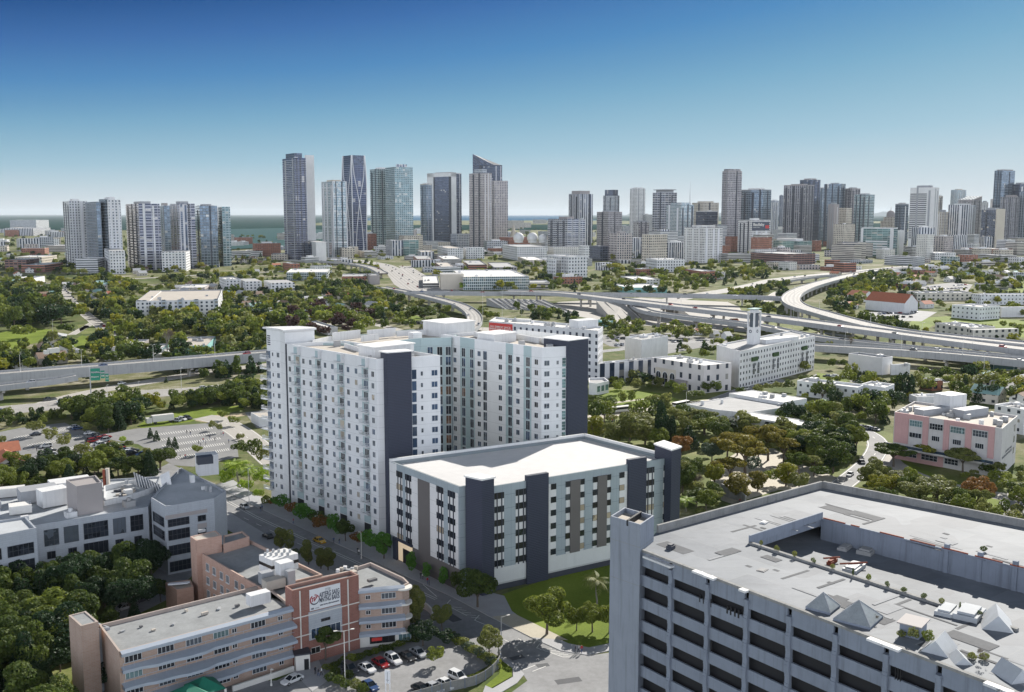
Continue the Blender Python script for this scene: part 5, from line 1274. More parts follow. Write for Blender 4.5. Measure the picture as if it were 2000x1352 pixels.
# ================================================================ brick building with the banner
def brickmat(name,c1,c2,mo,sc=1.0,streak=.2):
    m,nt,b=nodes(name);g=NG(nt);uv=g.n('ShaderNodeUVMap').outputs[0];geo=g.n('ShaderNodeNewGeometry').outputs['Position']
    br=g.n('ShaderNodeTexBrick');br.inputs['Scale'].default_value=1;br.inputs['Brick Width'].default_value=.9*sc;br.inputs['Row Height'].default_value=.3*sc;br.inputs['Mortar Size'].default_value=.03
    br.inputs['Color1'].default_value=(*c1,1);br.inputs['Color2'].default_value=(*c2,1);br.inputs['Mortar'].default_value=(*mo,1);nt.links.new(uv,br.inputs['Vector'])
    c=g.mix(g.maprange(g.noise(geo,.25,5,.7),.3,.7,0,.35),br.outputs['Color'],tuple(x*1.25 for x in c2))
    mp=g.n('ShaderNodeMapping');mp.inputs['Scale'].default_value=(.8,.8,.08);nt.links.new(geo,mp.inputs[0])
    c=g.mix(g.maprange(g.noise(mp.outputs[0],1,5,.7),.5,.75,0,streak),c,tuple(x*.45 for x in c1))
    g.put(b.inputs['Base Color'],c);b.inputs['Roughness'].default_value=.85;MATS[name]=m
brickmat('brick_tan',(.33,.22,.17),(.38,.275,.22),(.36,.31,.28));brickmat('brick_pink',(.39,.235,.18),(.45,.29,.23),(.42,.31,.26));brickmat('brick_red',(.21,.088,.068),(.25,.11,.088),(.25,.16,.13))
brickmat('stone_pale',(.36,.385,.42),(.33,.355,.39),(.27,.29,.32),1.6,.25)
mat('shade_metal',(.33,.37,.43),.55,.08,.4);mat('roof_patch',(.24,.25,.255),.85,.22,.25);mat('trim_white',(.62,.60,.56),.6,.06);mat('banner_white',(.68,.69,.71),.6,.02);mat('ink',(.05,.06,.09),.6,0);mat('ink_red',(.33,.03,.04),.6,.05);mat('ink_grey',(.35,.36,.38),.6,0);mat('banner_red',(.52,.035,.03),.6,.06)
mat('awning_green',(.012,.16,.10),.6,.12,.4)
bz=12.4
b1,b2,bl=P2(232,1273,bz),P2(572,1183,bz),P2(193,1220,bz)
BB=thing('brick_building','tan and red brick hospital building with tiered sunshades and a large white banner','brick building',(*((b1+P2(790,1135,bz))/2),0))
lwp=[b1,b2,b2+(bl-b1),bl]
q0,q1,q2,q3=rp(bz,(385,1076),(512,1150),(630,1122),(483,1052))
rearw=[q0,q1,q2,q3]
cenp=rp(bz+.01,(455,1160),(560,1185),(700,1150),(697,1122),(640,1108),(500,1125))
fr0,fr1,fr2,fr3,fr4=rp(bz,(697,1152),(786,1144),(799,1138),(789,1128),(724,1098));fr5=P2(680,1112,bz)
rw_=[fr0,fr1,fr2,fr3,fr4,fr5]
def vol(root,poly,h,m_,roof='roof_patch',ph=.7,nm='wall',z0=0):
    ar=sum(poly[i].x*poly[(i+1)%len(poly)].y-poly[(i+1)%len(poly)].x*poly[i].y for i in range(len(poly)))
    if ar<0:poly=poly[::-1]
    mb=MB();mr=MB()
    for i in range(len(poly)):mb.wall(poly[i],poly[(i+1)%len(poly)],z0,h)
    parapet_roof(mb,mr,poly,h,ph,.35,0);mb.build(nm,[m_],root);mr.build('roof',[roof],root);BLOCK.append(poly);return poly
vol(BB,lwp,bz,'brick_tan');vol(BB,rearw,bz+.02,'brick_pink');vol(BB,rw_,bz-.02,'brick_tan')
cq=[lwp[1],rw_[0],rw_[5],q2,q1,lwp[2]];vol(BB,cq,bz-.4,'brick_tan',ph=.1)
# red block
_f=Fc(b2,P2(697,1152,bz));ra,rb=b2-_f.n*.5-_f.d*.3,P2(697,1152,bz)-_f.n*.5+_f.d*.2;FRd=Fc(ra,rb);ofs=FRd.n*3.2;RZ=ZAT(ra,1154)
vol(BB,[ra,rb,rb+ofs,ra+ofs],RZ,'brick_red',nm='red_brick_front')
mb=MB()
u1_,u2_=FRd.u(604,1160),FRd.u(664,1150)
FRd.box(mb,u1_-.3,u2_+.3,4.6,RZ-5.2,.06,back=0);mb.build('pale_panel',['stone_pale'],BB)
mb=MB()
for x in(586,680):
    u=FRd.u(x,1180);FRd.box(mb,u-.12,u+.12,.2,RZ-.4,.12,back=0)
for z in(2.2,6.0,9.9):FRd.box(mb,0,FRd.L,z-.1,z+.1,.1,back=0)
mb.build('white_band',['trim_white'],BB)
put('window',win(u2_-u1_-.2,2.1,'glass_blue','win_frame',6),BB,FRd.T((u1_+u2_)/2,5.9,.1));put('window',win(2,.6,'glass_black','win_frame_dark',3),BB,FRd.T((u1_+u2_)/2,8.2,.1))
put('window',win(2,1.3,'glass_black','trim_white',2),BB,FRd.T(u1_+1,.9+1.5,.1))
# banner
bn=MB();bz0,bz1=RZ-5.0,RZ-.7;FRd.box(bn,u1_,u2_,bz0,bz1,.12,back=0);BAN=bn.build('banner',['banner_white'],BB)
def text_mesh(txt,size,m_,parent,M,name='lettering',bold=.0,sx=1.0):
    cu=bpy.data.curves.new(name,'FONT');cu.body=txt;cu.size=size;cu.extrude=.015;cu.offset=bold;cu.align_x='LEFT'
    ob=bpy.data.objects.new(name,cu);me=bpy.data.meshes.new_from_object(ob);bpy.data.objects.remove(ob);bpy.data.curves.remove(cu)
    me.materials.clear();me.materials.append(MATS[m_])
    me.transform(Matrix.Diagonal((sx,1,1,1)));w_=max((v.co.x for v in me.vertices),default=1)
    return put(name,me,parent,M@Matrix.Rotation(R(90),4,'X')),w_
BW=u2_-u1_
def fit(txt,size,u,z,wid,m_,Fx,parent,bold=.02,out=.14):
    cu=bpy.data.curves.new('t','FONT');cu.body=txt;cu.size=size;cu.offset=bold;ob=bpy.data.objects.new('t',cu);me=bpy.data.meshes.new_from_object(ob);w0=max(v.co.x for v in me.vertices);bpy.data.objects.remove(ob);bpy.data.curves.remove(cu);bpy.data.meshes.remove(me)
    text_mesh(txt,size,m_,parent,Fx.T(u,z,out),bold=bold,sx=wid/w0)
fit('AIITERG SAEG',1.35,u1_+BW*.31,bz0+2.35,BW*.66,'ink',FRd,BAN,.035);fit('MNTNG BAKIS',1.35,u1_+BW*.31,bz0+1.3,BW*.66,'ink',FRd,BAN,.035)
fit('ITEE',.8,u1_+BW*.5,bz0+3.4,BW*.18,'ink_grey',FRd,BAN,.02);fit('ahan borez cibnk anomsmni',.5,u1_+BW*.33,bz0+.6,BW*.62,'ink',FRd,BAN,.012);fit('IEE',.4,u1_+BW*.04,bz0+.25,BW*.09,'ink',FRd,BAN);fit('cowrsn',.4,u1_+BW*.17,bz0+.25,BW*.12,'ink_grey',FRd,BAN)
lg=MB();c_=Vector((u1_+BW*.155,0,bz0+2.15));r_=1.05
for k in range(36):
    if 8<k<12:continue
    a,b=math.pi*2*k/36,math.pi*2*(k+1)/36;wd_=.12+.16*abs(math.sin(a*.5))
    pts=[(c_.x+math.cos(t)*rr,-.15,c_.z+math.sin(t)*rr)for t,rr in((a,r_),(b,r_),(b,r_-wd_),(a,r_-wd_))]
    lg.face([FRd.M@Vector(p)for p in pts],0 if k%36<22 else 1)
for(x0,z0,x1,z1,wd_)in((-.6,.35,.1,.45,.2),(-.35,.4,-.5,-.35,.22),(.0,.3,-.12,-.3,.2),(-.12,-.3,.55,.5,.2),(.15,.5,.65,.55,.18)):
    d_=Vector((x1-x0,z1-z0)).normalized();n_=Vector((-d_.y,d_.x))*wd_/2
    lg.face([FRd.M@Vector((c_.x+x,-.152,c_.z+z))for x,z in((x0-n_.x,z0-n_.y),(x1-n_.x,z1-n_.y),(x1+n_.x,z1+n_.y),(x0+n_.x,z0+n_.y))],0)
lg.build('emblem',['ink_red','ink'],BAN)
# long wing: windows and tiered sunshades
FW=Fc(b1,b2);ww=[]
w3=[win(3.0,1.25,g_,'win_frame',4)for g_ in('glass_dark','glass_grey','glass_teal','glass_dark')];w1s=win(1.0,.9,'glass_dark','win_frame',2)
lvz=[10.6,7.6,4.6,1.6]
for i,z in enumerate(lvz):
    for k,u in enumerate((2.4,8.2,13.4,18.6,21.2,26.0,30.6)):
        if u>FW.L-1.5:continue
        ww.append((w1s if k in(4,6)else rg(wr,w3),FW.T(u,z,.04)))
def sunshade(Fx,u0,u1,z,segs,root):
    mb=MB();us=[u0+(u1-u0)*k/(len(segs)*6)for k in range(len(segs)*6+1)]
    def dep(i):
        f_=i/6;a=int(f_);a=min(a,len(segs)-1);b=min(a+1,len(segs)-1);t=f_-a;t=0 if t<.6 else(t-.6)/.4
        return segs[a]*(1-t)+segs[b]*t
    for i in range(len(us)-1):
        d0,d1=dep(i),dep(i+1)
        for(z0a,z0b,o0,o1)in(((z+.25),(z-.35),0,1),):
            A_=[Fx.M@Vector(p)for p in((us[i],0,z+.25),(us[i+1],0,z+.25),(us[i+1],-d1,z-.1),(us[i],-d0,z-.1))]
            mb.face(A_[::-1]if False else[A_[3],A_[2],A_[1],A_[0]])
            B_=[Fx.M@Vector(p)for p in((us[i],-d0,z-.1),(us[i+1],-d1,z-.1),(us[i+1],-d1,z-.65),(us[i],-d0,z-.65))]
            mb.face([B_[3],B_[2],B_[1],B_[0]])
            C_=[Fx.M@Vector(p)for p in((us[i],-d0,z-.65),(us[i+1],-d1,z-.65),(us[i+1],0,z-.5),(us[i],0,z-.5))]
            mb.face([C_[3],C_[2],C_[1],C_[0]])
    mb.build('sunshade',['shade_metal'],root)
for i,z in enumerate((12.2,9.25,6.25,3.25)):
    sg=((.9,.9,.9,.9,.9,.9),(1.2,2.0,2.4,1.7,1.5,2.2),(1.7,2.3,2.9,2.1,1.7,2.3),(2.4,2.6,3.3,2.2,1.6,1.6))[i]
    sunshade(FW,.2,FW.L-.3,z,sg,BB)
mb=MB()
for z in(9.6,6.6,3.6):
    for k in range(18):
        FW.box(mb,.3+k*FW.L/18,.34+k*FW.L/18,z,z+.9,1.15,back=-1.1)
    FW.box(mb,.3,FW.L-.4,z+.86,z+.92,1.18,back=-1.1)
mb.build('railing',['shade_metal'],BB)
# end tower
t0,t1,t2=P2(158,1223,14.8),P2(134,1202,14.8),P2(192,1214,14.8);vol(BB,[t0,t2,t2+(t1-t0),t1],14.8,'brick_tan',nm='end_tower',ph=.15)
s0=[t2,b1+(bl-b1)*.55,bl+(bl-b1).normalized()*.1,t2+(t1-t0)*.2]
p_=[P2(168,1232,12.2),P2(205,1227,12.2),P2(215,1225,12.2),P2(192,1216,12.2)];vol(BB,p_,12.2,'stone_pale',nm='side_stair',ph=.1)
# right wing with curved tiers
FT=Fc(fr0,fr1)
for i,z in enumerate((12.1,8.9,5.9,2.9)):
    sunshade(FT,.2,FT.L+.4,z+.25,((.6,.6,.8),(1.3,1.5,1.3),(1.3,1.5,1.4),(.9,1.3,1.2))[i],BB)
    for k,u in enumerate((2.2,6.4,10.2)):
        if u<FT.L and i<3:ww.append((w1s if k==0 else rg(wr,w3[:2]),FT.T(u,z-1.5,.05)))
FT2=Fc(fr1,fr2);FT3=Fc(fr2,fr3)
for i,z in enumerate((12.1,8.9,5.9,2.9)):
    mb=MB();c_=fr1.lerp(fr2,.35)-FT.d*.4
    pts=[c_+Vector((math.cos(t),math.sin(t)))*1.9 for t in[R(-115+16*k)for k in range(11)]]
    mb.prism([c_]+pts,z-.35,z,0,bottom=True);mb.build('curved_balcony',['trim_white'],BB)
mb=MB();FT.box(mb,0,FT.L,0,2.6,.08,back=0);mb.build('ground_floor',['trim_white'],BB)
put('shop_window',win(5.2,1.5,'glass_black','win_frame_dark',4),BB,FT.T(5,1.4,.12));put('shop_window',win(2.6,1.6,'glass_teal','win_frame',3),BB,FT.T(9.6,1.4,.12))
mb=MB();FT.box(mb,2.8,4.9,1.2,1.9,.22,back=-.17);mb.build('red_sign',['banner_red'],BB)
# rear wing windows
FP=Fc(q0,q1);w2s=[win(1.5,1.7,g_,'win_frame',3,sill=True)for g_ in('glass_dark','glass_grey')]
for z in(10.0,6.9,3.8):
    for u in(1.4,5.4,8.8,12.4,15.4,19.6,22.5):
        if u<FP.L-1:ww.append((rg(wr,w2s),FP.T(u,z,.03)))
put_many('window',ww,BB)
tw=rp(15.6,(392,1054),(372,1051),(414,1034),(433,1038));C_,L2_,bk2,R2_=tw
vol(BB,[P2(383,1056,15.6),P2(433,1046,15.6),P2(421,1036,15.6),P2(371.5,1048,15.6)],15.6,'brick_pink',nm='stair_tower',ph=.15,roof='roof_tan')
vol(BB,[P2(436,1062,14),P2(487,1047,14),P2(474,1036,14),P2(436,1045,14)],13.9,'brick_pink',nm='rear_block',ph=.4)
A_=thing('brick_annex','small pinkish brick annex with pipes on its flat roof','annex',P(360,1180));vol(A_,rp(5.5,(345,1152),(378,1146),(372,1132),(323,1138)),5.5,'brick_pink',roof='roof_tan',ph=.2)
mb=MB();c_=P(350,1142,5.5);mb.tube(c_+Vector((-2.2,-.4,.3)),c_+Vector((2.2,.6,.3)),.3,.3,8);mb.tube(c_+Vector((-2.2,-1,.3)),c_+Vector((2.0,0,.3)),.25,.25,8);mb.build('roof_pipe',['steel'],A_)
# plant rooms on the roof
def plant(root,x,y,z,sx,sy,h,a,m_='plain_white',nm='plant_room',z0=None):
    c=P(x,y,z);mb=MB();mb.box(c,sx,sy,h,a,0);mb.build(nm,[m_],root);return c
aL=math.atan2((b2-b1).y,(b2-b1).x)
c=plant(BB,545,1112,bz,6.5,5.0,3.4,aL+.1);mb=MB();mb.box((c.x,c.y,bz+1.4),6.6,5.1,.7,aL+.1,0);mb.build('strip_window',['glass_black'],BB)
mb=MB()
for k in range(10):mb.tube((c.x-2.6+(k%5)*1.2,c.y-1+(k//5)*2.1,bz+3.4),(c.x-2.6+(k%5)*1.2,c.y-1+(k//5)*2.1,bz+4.1),.3,.28,8)
mb.build('fan_unit',['plant_grey'],BB)
plant(BB,556,1136,bz,3.0,2.6,4.4,aL);plant(BB,535,1147,bz,4.2,2.4,1.9,aL,'roof_tan');plant(BB,520,1138,bz,2.6,1.8,2.4,aL,'plain_grey');plant(BB,505,1178,bz,4.2,2.2,2.2,aL,'plain_white');plant(BB,567,1143,bz,1.6,1.6,3.2,aL,'steel','lattice_frame')
plant(BB,680,1122,14.6,3.6,1.6,.5,aL,'roof_tan','roof_kerb');plant(BB,727,1135,bz,2,.9,.5,aL,'roof_dark','roof_vent');plant(BB,394,1039,15.6,1.6,.8,.6,aL,'plant_grey','fan_unit');plant(BB,426,1066,bz,1.4,1.1,1.0,aL,'plant_grey','fan_unit')
for k in range(9):plant(BB,240+k*32+wr.uniform(-8,8),1250-k*9+wr.uniform(-26,0),bz-.6,wr.uniform(.5,1.4),.5,wr.uniform(.2,.6),aL+wr.uniform(0,1),rg(wr,('roof_dark','roof_tan','plant_grey')),'roof_vent')
for k in range(6):plant(BB,660+k*7,1118-(k%3)*3,14.6,.7,.7,.7,0,rg(wr,('roof_tan','plant_grey','plain_white')),'roof_vent')
# entrance kiosk
KI=thing('entrance_kiosk','small white entrance kiosk with a dark roof in front of the red brick wall','kiosk',P(592,1312))
kp=rp(3.0,(575,1286),(606,1282),(598,1278),(570,1281));kp=[P2(578,1312),P2(606,1308),P2(601,1298),P2(574,1301)]
mb=MB();mb.prism(kp,0,3.2,0);mb.build('wall',['trim_white'],KI);mb=MB();mb.prism(inset(kp,-.25),3.2,3.5,0,bottom=True);mb.build('roof',['plain_dark'],KI);fk=Fc(kp[0],kp[1]);put('door',win(.9,2.2,'glass_black','win_frame_dark',1),KI,fk.T(fk.L*.75,1.2,.03))
# green tent roofs
def tent(x,y,s_,z0,h_,lab,a=.65):
    c=P(x,y,z0);mb=MB();ca,sa=math.cos(a),math.sin(a);r_=thing('green_pavilion',lab,'pavilion',(c.x,c.y,0))
    q=[Vector((c.x+u*ca-v*sa,c.y+u*sa+v*ca,z0))for u,v in((-s_,-s_),(s_,-s_),(s_,s_),(-s_,s_))];ap=Vector((c.x,c.y,z0+h_))
    for i in range(4):mb.face([q[i],q[(i+1)%4],ap])
    mb.build('roof',['awning_green'],r_);k=MB()
    for v in q:k.box((v.x*.96+c.x*.04,v.y*.96+c.y*.04,0),.35,.35,z0,a)
    k.build('post',['trim_white'],r_)
tent(398,1342,3.0,3.2,2.0,'green pyramid roof behind, below the tiered sunshades');tent(372,1356,3.0,3.2,2.0,'green pyramid roof at the lower edge of the view')
W_=thing('garden_wall','low pale wall running beside the drive','wall',P(500,1330));mb=MB();a_,b_=P2(455,1352),P2(575,1312);d_=(b_-a_).normalized();n_=Vector((-d_.y,d_.x))*.4;mb.prism([a_,b_,b_+n_,a_+n_],0,1.1,0);mb.build('wall_body',['trim_white'],W_)

# ================================================================ grey-white hospital block on the left
HS=thing('institute_building','pale stone institute with large dark windows and a brown stair tower on its roof','institute',(*P2(200,1050,15),0))
hc=rp(17.4,(323,989),(441,962),(353,913),(294.6,972));hc=[P2(323,989,17.4),P2(418,973,17.4),P2(441.5,958,17.4),P2(353,913,17.4),P2(294.6,972,17.4)]
vol(HS,hc,17.4,'stone_pale',roof='roof_pale',ph=.5,nm='corner_block')
hm=rp(15.2,(-80,1052),(74,1025),(289,990),(315,930),(150,940),(-250,985));vol(HS,hm,15.2,'stone_pale',roof='roof_pale',ph=.5,nm='middle_block')
hl=rp(16.9,(71,1031),(65,1016),(52,1006),(-200,1040),(-200,1085));hl=[P2(71,1031,16.9),P2(50,1009,16.9),P2(-160,1040,16.9),P2(-160,1075,16.9)];vol(HS,hl,16.9,'stone_pale',roof='roof_pale',ph=.5,nm='west_block')
hw=[]
FM=Fc(P2(74,1025,15.2),P2(289,990,15.2))
def bigwin(Fx,x0,x1,y0,y1,n=3,bars=2,gl='glass_dark'):
    u0,z0=Fx.uz(x0,y1);u1,z1=Fx.uz(x1,y0);xm=(x0+x1)/2
    hw.append((win(max(.5,u1-u0),max(.5,z1-Fx.uz(x0,y1)[1]-(Fx.uz(x1,y0)[1]-Fx.uz(x0,y0+(y1-y0)*0)[1])*0),gl,'win_frame_dark',n,bars=bars),Fx.T((u0+u1)/2,(z0+z1)/2,.06)))
def zwin(Fx,x0,x1,ym,z0,z1,n=3,bars=1,gl='glass_dark'):
    u0,u1=Fx.u(x0,ym),Fx.u(x1,ym);hw.append((win(u1-u0,z1-z0,gl,'win_frame_dark',n,bars=bars),Fx.T((u0+u1)/2,(z0+z1)/2,.06)))
for x0,x1 in((85,114),(124,153),(163,211),(221,246),(255,280)):zwin(FM,x0,x1,1030,9.6,13.6,6 if x1-x0>40 else 3,2,rg(wr,('glass_dark','glass_grey')))
for x0,x1 in((91,108),(133,150),(226,242),(263,278)):zwin(FM,x0,x1,1070,6.4,8.2,2,0)
zwin(FM,164,212,1070,5.6,8.6,5,0);mb=MB();FM.box(mb,FM.u(185,1090),FM.u(212,1090),.2,4.6,.04,back=0);mb.build('porch',['glass_black'],HS)
FK=Fc(hc[0],hc[1])
for z0 in(13.0-1.0,8.6,4.7,.6):zwin(FK,329,371,1050,z0-(.0),z0+(1.9 if z0>11 else 2.6),5,1)
zwin(FK,386,402,1010,12.1,13.6,2,0);zwin(FK,386,403,1040,8.7,10.2,2,0)
mb=MB();FK.box(mb,-.2,FK.u(405,1010),14.1,15.0,.12,back=0);FK.box(mb,FK.u(386,1030),FK.u(404,1030),10.3,11.5,.12,back=0);mb.build('rust_band',['plain_brown'],HS)
FK2=Fc(hc[4],hc[0])
for z0 in(12,8.6,4.7):hw.append((win(FK2.L*.75,2.4,'glass_dark','win_frame_dark',4,bars=1),FK2.T(FK2.L*.5,z0+1,.06)))
FA=Fc(P2(-160,1075,16.9),P2(71,1031,16.9))
for z0 in(11.2,7.4,3.4):
    for x0,x1 in((16,68),(-40,4),(-110,-60)):zwin(FA,x0,x1,1100,z0,z0+2.6,5,1)
put_many('window',hw,HS)
bt=[P2(152,1006,15),P2(202,997,15),P2(190,982,15),P2(132,992,15)]
vol(HS,bt,22.2,'g_ribbrown'if 'g_ribbrown'in MATS else 'plain_brown',nm='brown_stair_tower',ph=.4,z0=14,roof='plain_brown')
for args in((405,925,17,5.5,4.5,5.6,.45,'plain_white','white_stair_tower'),(400,905,22.4,4.0,2.6,2.0,.45,'plain_dark','dark_cage'),(104,985,15,6.5,4.5,4.2,.75,'plain_white','white_penthouse'),(138,958,15,10,6,3,.6,'plain_white','white_plant_room'),(75,975,15,9,6,3.2,.6,'plain_grey','slate_block'),(40,1000,15,5,4,2,.5,'roof_white','plant_room'),(20,968,15,7,3,2.2,.4,'roof_white','plant_room')):
    x,y,z,sx,sy,h_,a_,m_,nm=args;plant(HS,x,y,z,sx,sy,h_,a_,m_,nm)
mb=MB();c_=P(243,965,15)
ring=[P2(x,y,15.2)for x,y in((203,985),(250,975),(290,962),(305,955),(285,945),(262,943),(225,950),(203,955))]
for i in range(len(ring)):
    a_,b_=ring[i],ring[(i+1)%len(ring)];d_=(b_-a_).normalized();n_=Vector((-d_.y,d_.x))*.4;mb.prism([a_,b_,b_+n_,a_+n_],14.7,16.1,0)
mb.build('terrace_parapet',['plain_white'],HS)
for k in range(10):plant(HS,218+wr.uniform(0,55),955+wr.uniform(0,16),14.7,.9,.9,.5,wr.uniform(0,1),rg(wr,('plain_dark','roof_tan')),'terrace_table')
mb=MB();a_,b_=P(268,950,15),P(318,962,15);n=9
for k in range(n+1):
    p=a_.lerp(b_,k/n);mb.tube(p,p+Vector((-1.2,1.2,3.6*(1-.5*k/n))),.12,.12,5)
mb.face([a_,b_,b_+Vector((-1.2,1.2,1.8)),a_+Vector((-1.2,1.2,3.6))],1);mb.face([b_,b_+Vector((2.8,-.2,0)),b_+Vector((1.0,2.6,5.2)),b_+Vector((-1.2,1.8,4.2))],0)
mb.build('glass_canopy',['plain_white','glass_grey'],HS)
for x,m_ in((211,'roof_tan'),(206,'rust')):plant(HS,x,950,15,.9,.9,5 if x==211 else 4.6,0,m_,'chimney')
clutter(HS,hc[:4],16.9,5,31,.5,1.2);clutter(HS,hm,14.7,18,32,.6,2.6)

# ================================================================ pink building on the right
mat('pink',(.50,.30,.29),.8,.08,.15,streak=.2);mat('plain_conc',(.50,.48,.47),.8,.08,.1,streak=.3)
PK=thing('pink_building','pink and concrete institutional block with glazed balconies and rooftop machinery','pink building',(*P2(1860,830,17),0))
pa,pb,pc=P2(1747,805,17),P2(1958,837,17),P2(1988,812,17);pk=[pa,pb,pc,pa+(pc-pb)]
vol(PK,pk,17,'plain_conc',roof='roof_tan',ph=.8)
FPk=Fc(pa,pb);mb=MB();mw_=[]
X=lambda x:FPk.u(x,850)
for x0,x1 in((1747,1774),(1802,1813),(1843,1854),(1886,1898),(1931,1943)):FPk.box(mb,X(x0),X(x1),6.2,17.1,.35,back=.3)
for x0,x1 in((1774,1802),(1854,1886),(1898,1931)):FPk.box(mb,X(x0),X(x1),15.4,17.1,.3,back=.3)
FPk.box(mb,X(1747),X(1845),0,4.4,.2,back=.3);mb.build('pink_wall',['pink'],PK)
for x0,x1,i in((1775,1801,0),(1814,1842,1),(1855,1885,2),(1899,1930,3)):
    u0,u1=X(x0),X(x1)
    mw_.append((win(u1-u0-.3,2.2,('glass_teal','glass_dark','glass_teal','glass_grey')[i],'win_frame',5,bars=1),FPk.T((u0+u1)/2,14.0,.1)))
    mw_.append((win((u1-u0)*(.9 if i==0 else .55),1.8,'glass_dark','win_frame',4),FPk.T((u0+u1)/2,9.8,.1)))
for x0,x1 in((1760,1793),(1802,1834),(1848,1875)):mw_.append((win(X(x1)-X(x0),2.0,'glass_dark','win_frame',4,bars=1),FPk.T((X(x0)+X(x1))/2,2.6,.25)))
FPr=Fc(pb,pc)
for z in(13.5,9.5,5.5):mw_.append((win(2.6,2.6,'glass_dark','win_frame',2),FPr.T(FPr.L*.8,z,.05)))
put_many('window',mw_,PK)
mb=MB();FPk.box(mb,X(1735),X(1950),4.4,5.0,3.0,back=0);mb.build('balcony_slab',['plain_conc'],PK);mb=MB();FPk.box(mb,X(1735),X(1950),5.0,6.1,3.0,back=-2.9);mb.build('glass_balustrade',['glass_blue'],PK)
mb=MB();FPk.box(mb,X(1735),X(1950),6.1,6.2,3.05,back=-2.9);FPk.box(mb,X(1735),X(1950),4.9,5.05,3.05,back=-2.9);mb.build('balustrade_rail',['trim_white'],PK)
plant(PK,1855,800,16.2,9,7,6.0,.5,'plain_white','lift_house');plant(PK,1895,812,16.2,13,5,2.8,.5,'plain_grey','screen_wall');plant(PK,1820,808,16.2,14,4,2.2,.5,'plain_grey','screen_wall')
clutter(PK,pk,16.2,22,41,.8,2.6)
mb=MB()
fit('ANTECTAR',1.0,FPr.L*.28,7.2,FPr.L*.4,'ink',FPr,PK,.02,.05);fit('MEDICINE BLDG',1.0,FPr.L*.08,6.0,FPr.L*.62,'ink',FPr,PK,.02,.05)
# ================================================================ white complex with the clock tower
fac('f_hotel',(.64,.63,.62),(.05,.06,.08),3.1,3.1,.38,.45,metal=.2,tex='');fac('f_hotelwall',(.64,.63,.62),(.05,.06,.08),300,300,.0001,.0001,tex='')
HT=thing('hotel_building','white six-storey building with arched windows below the clock tower','white building',(*P2(1500,680,19.4),0))
ha,hb,hd=P2(1445,686,19.4),P2(1592,656,19.4),P2(1400,673,19.4);hp=[ha,hb,hb+(hd-ha),hd]
mb=MB();mr=MB()
for i in range(4):mb.wall(hp[i],hp[(i+1)%4],0,19.4,0 if i!=0 else 1,3.1)
parapet_roof(mb,mr,hp,19.4,.8,.4,0);mb.build('wall',['plain_white','f_hotel'],HT);mr.build('roof',['roof_grey'],HT);BLOCK.append(hp)
FH=Fc(ha,hb);am=MB()
def archwin(w_,h_):
    mb=MB();n=10;pts=[(-w_/2,-.05,0),(w_/2,-.05,0)]+[(math.cos(math.pi*k/n)*w_/2,-.05,h_-w_/2+math.sin(math.pi*k/n)*w_/2)for k in range(n+1)]
    mb.face(pts,0)
    for k in range(n):
        a,b=math.pi*k/n,math.pi*(k+1)/n;r1,r2=w_/2,w_/2+.3;z_=h_-w_/2
        mb.face([(math.cos(a)*r2,-.1,z_+math.sin(a)*r2),(math.cos(b)*r2,-.1,z_+math.sin(b)*r2),(math.cos(b)*r1,-.1,z_+math.sin(b)*r1),(math.cos(a)*r1,-.1,z_+math.sin(a)*r1)],1)
    I=Matrix.Identity(4);mb.obox(I,-.06,.06,-.12,0,0,h_,1);mb.obox(I,-w_/2,w_/2,-.12,0,h_*.5,h_*.5+.12,1)
    return mb.mesh('arched_window',['glass_dark','win_frame'])
AW=archwin(2.1,6.0)
for x in(1472,1481,1510,1519,1566,1575):
    mb=MB();u=FH.u(x,720);FH.box(mb,u-1.5,u+1.5,5.4,12.4,.05,back=0);mb.build('blank_panel',['plain_white'],HT);put('arched_window',AW,HT,FH.T(u,5.8,.06))
for x in(1470,1511,1567):
    mb=MB();u=FH.u(x+2,700);FH.box(mb,u-2.6,u+3.2,12.8,14.9,1.0,back=0);mb.build('planted_balcony',['leafdark'],HT)
plant(HT,1520,668,18.6,26,6,2.4,.6,'plain_white','attic');clutter(HT,hp,18.6,8,51,1,3)
CT=thing('clock_tower','slim white square clock tower with a glazed belfry above the white building','clock tower',P(1476,735))
c=P(1471.5,676,19);ct_=foot(1458.5,1471.5,1485,672,44,30,19);zt=ZAT(ct_[0],640)
mb=MB();mb.prism(ct_,0,zt,0);mb.build('shaft',['plain_white'],CT)
zb=ZAT(ct_[0],612);
for v in ct_:
    mb=MB();w_=v+(sum(ct_,Vector((0,0)))/4-v)*.12;mb.box((w_.x,w_.y,zt),.8,.8,zb-zt,R(44));mb.build('belfry_pillar',['plain_white'],CT)
mb=MB();mb.prism(inset(ct_,.9),zt,zb,0);mb.build('belfry_glass',['glass_grey'],CT)
mb=MB();mb.prism(inset(ct_,-.1),zb,zb+.9,0,bottom=True);mb.prism(inset(ct_,.9),zb+.9,zb+2.0,0);mb.prism(inset(ct_,-.3),zb+2.0,zb+2.3,1,bottom=True);mb.build('belfry_roof',['plain_white','tile_teal'],CT)
for i in(0,3):
    fx=Fc(ct_[i],ct_[(i+1)%4]);cm=MB();n=16;cz=zt-2.2
    for k in range(n):
        a,b=2*math.pi*k/n,2*math.pi*(k+1)/n
        cm.face([fx.M@Vector((fx.L/2+math.cos(t)*r_,-.05,cz+math.sin(t)*r_))for t,r_ in((a,.9),(b,.9),(b,.5),(a,.5))],0)
    cm.face([fx.M@Vector((fx.L/2+x,-.06,cz+z))for x,z in((-.07,0),(.07,0),(.07,.55),(-.07,.55))]);cm.build('clock_face',['ink'],CT)
AR=thing('arcade_building','pale stone building with three arches and a flat roof left of the clock tower','stone building',(*P2(1340,705,14),0))
ac,ar_,alf,ab_=P2(1375,714,14),P2(1429,709,14),P2(1272,698,14),P2(1418,697,14)
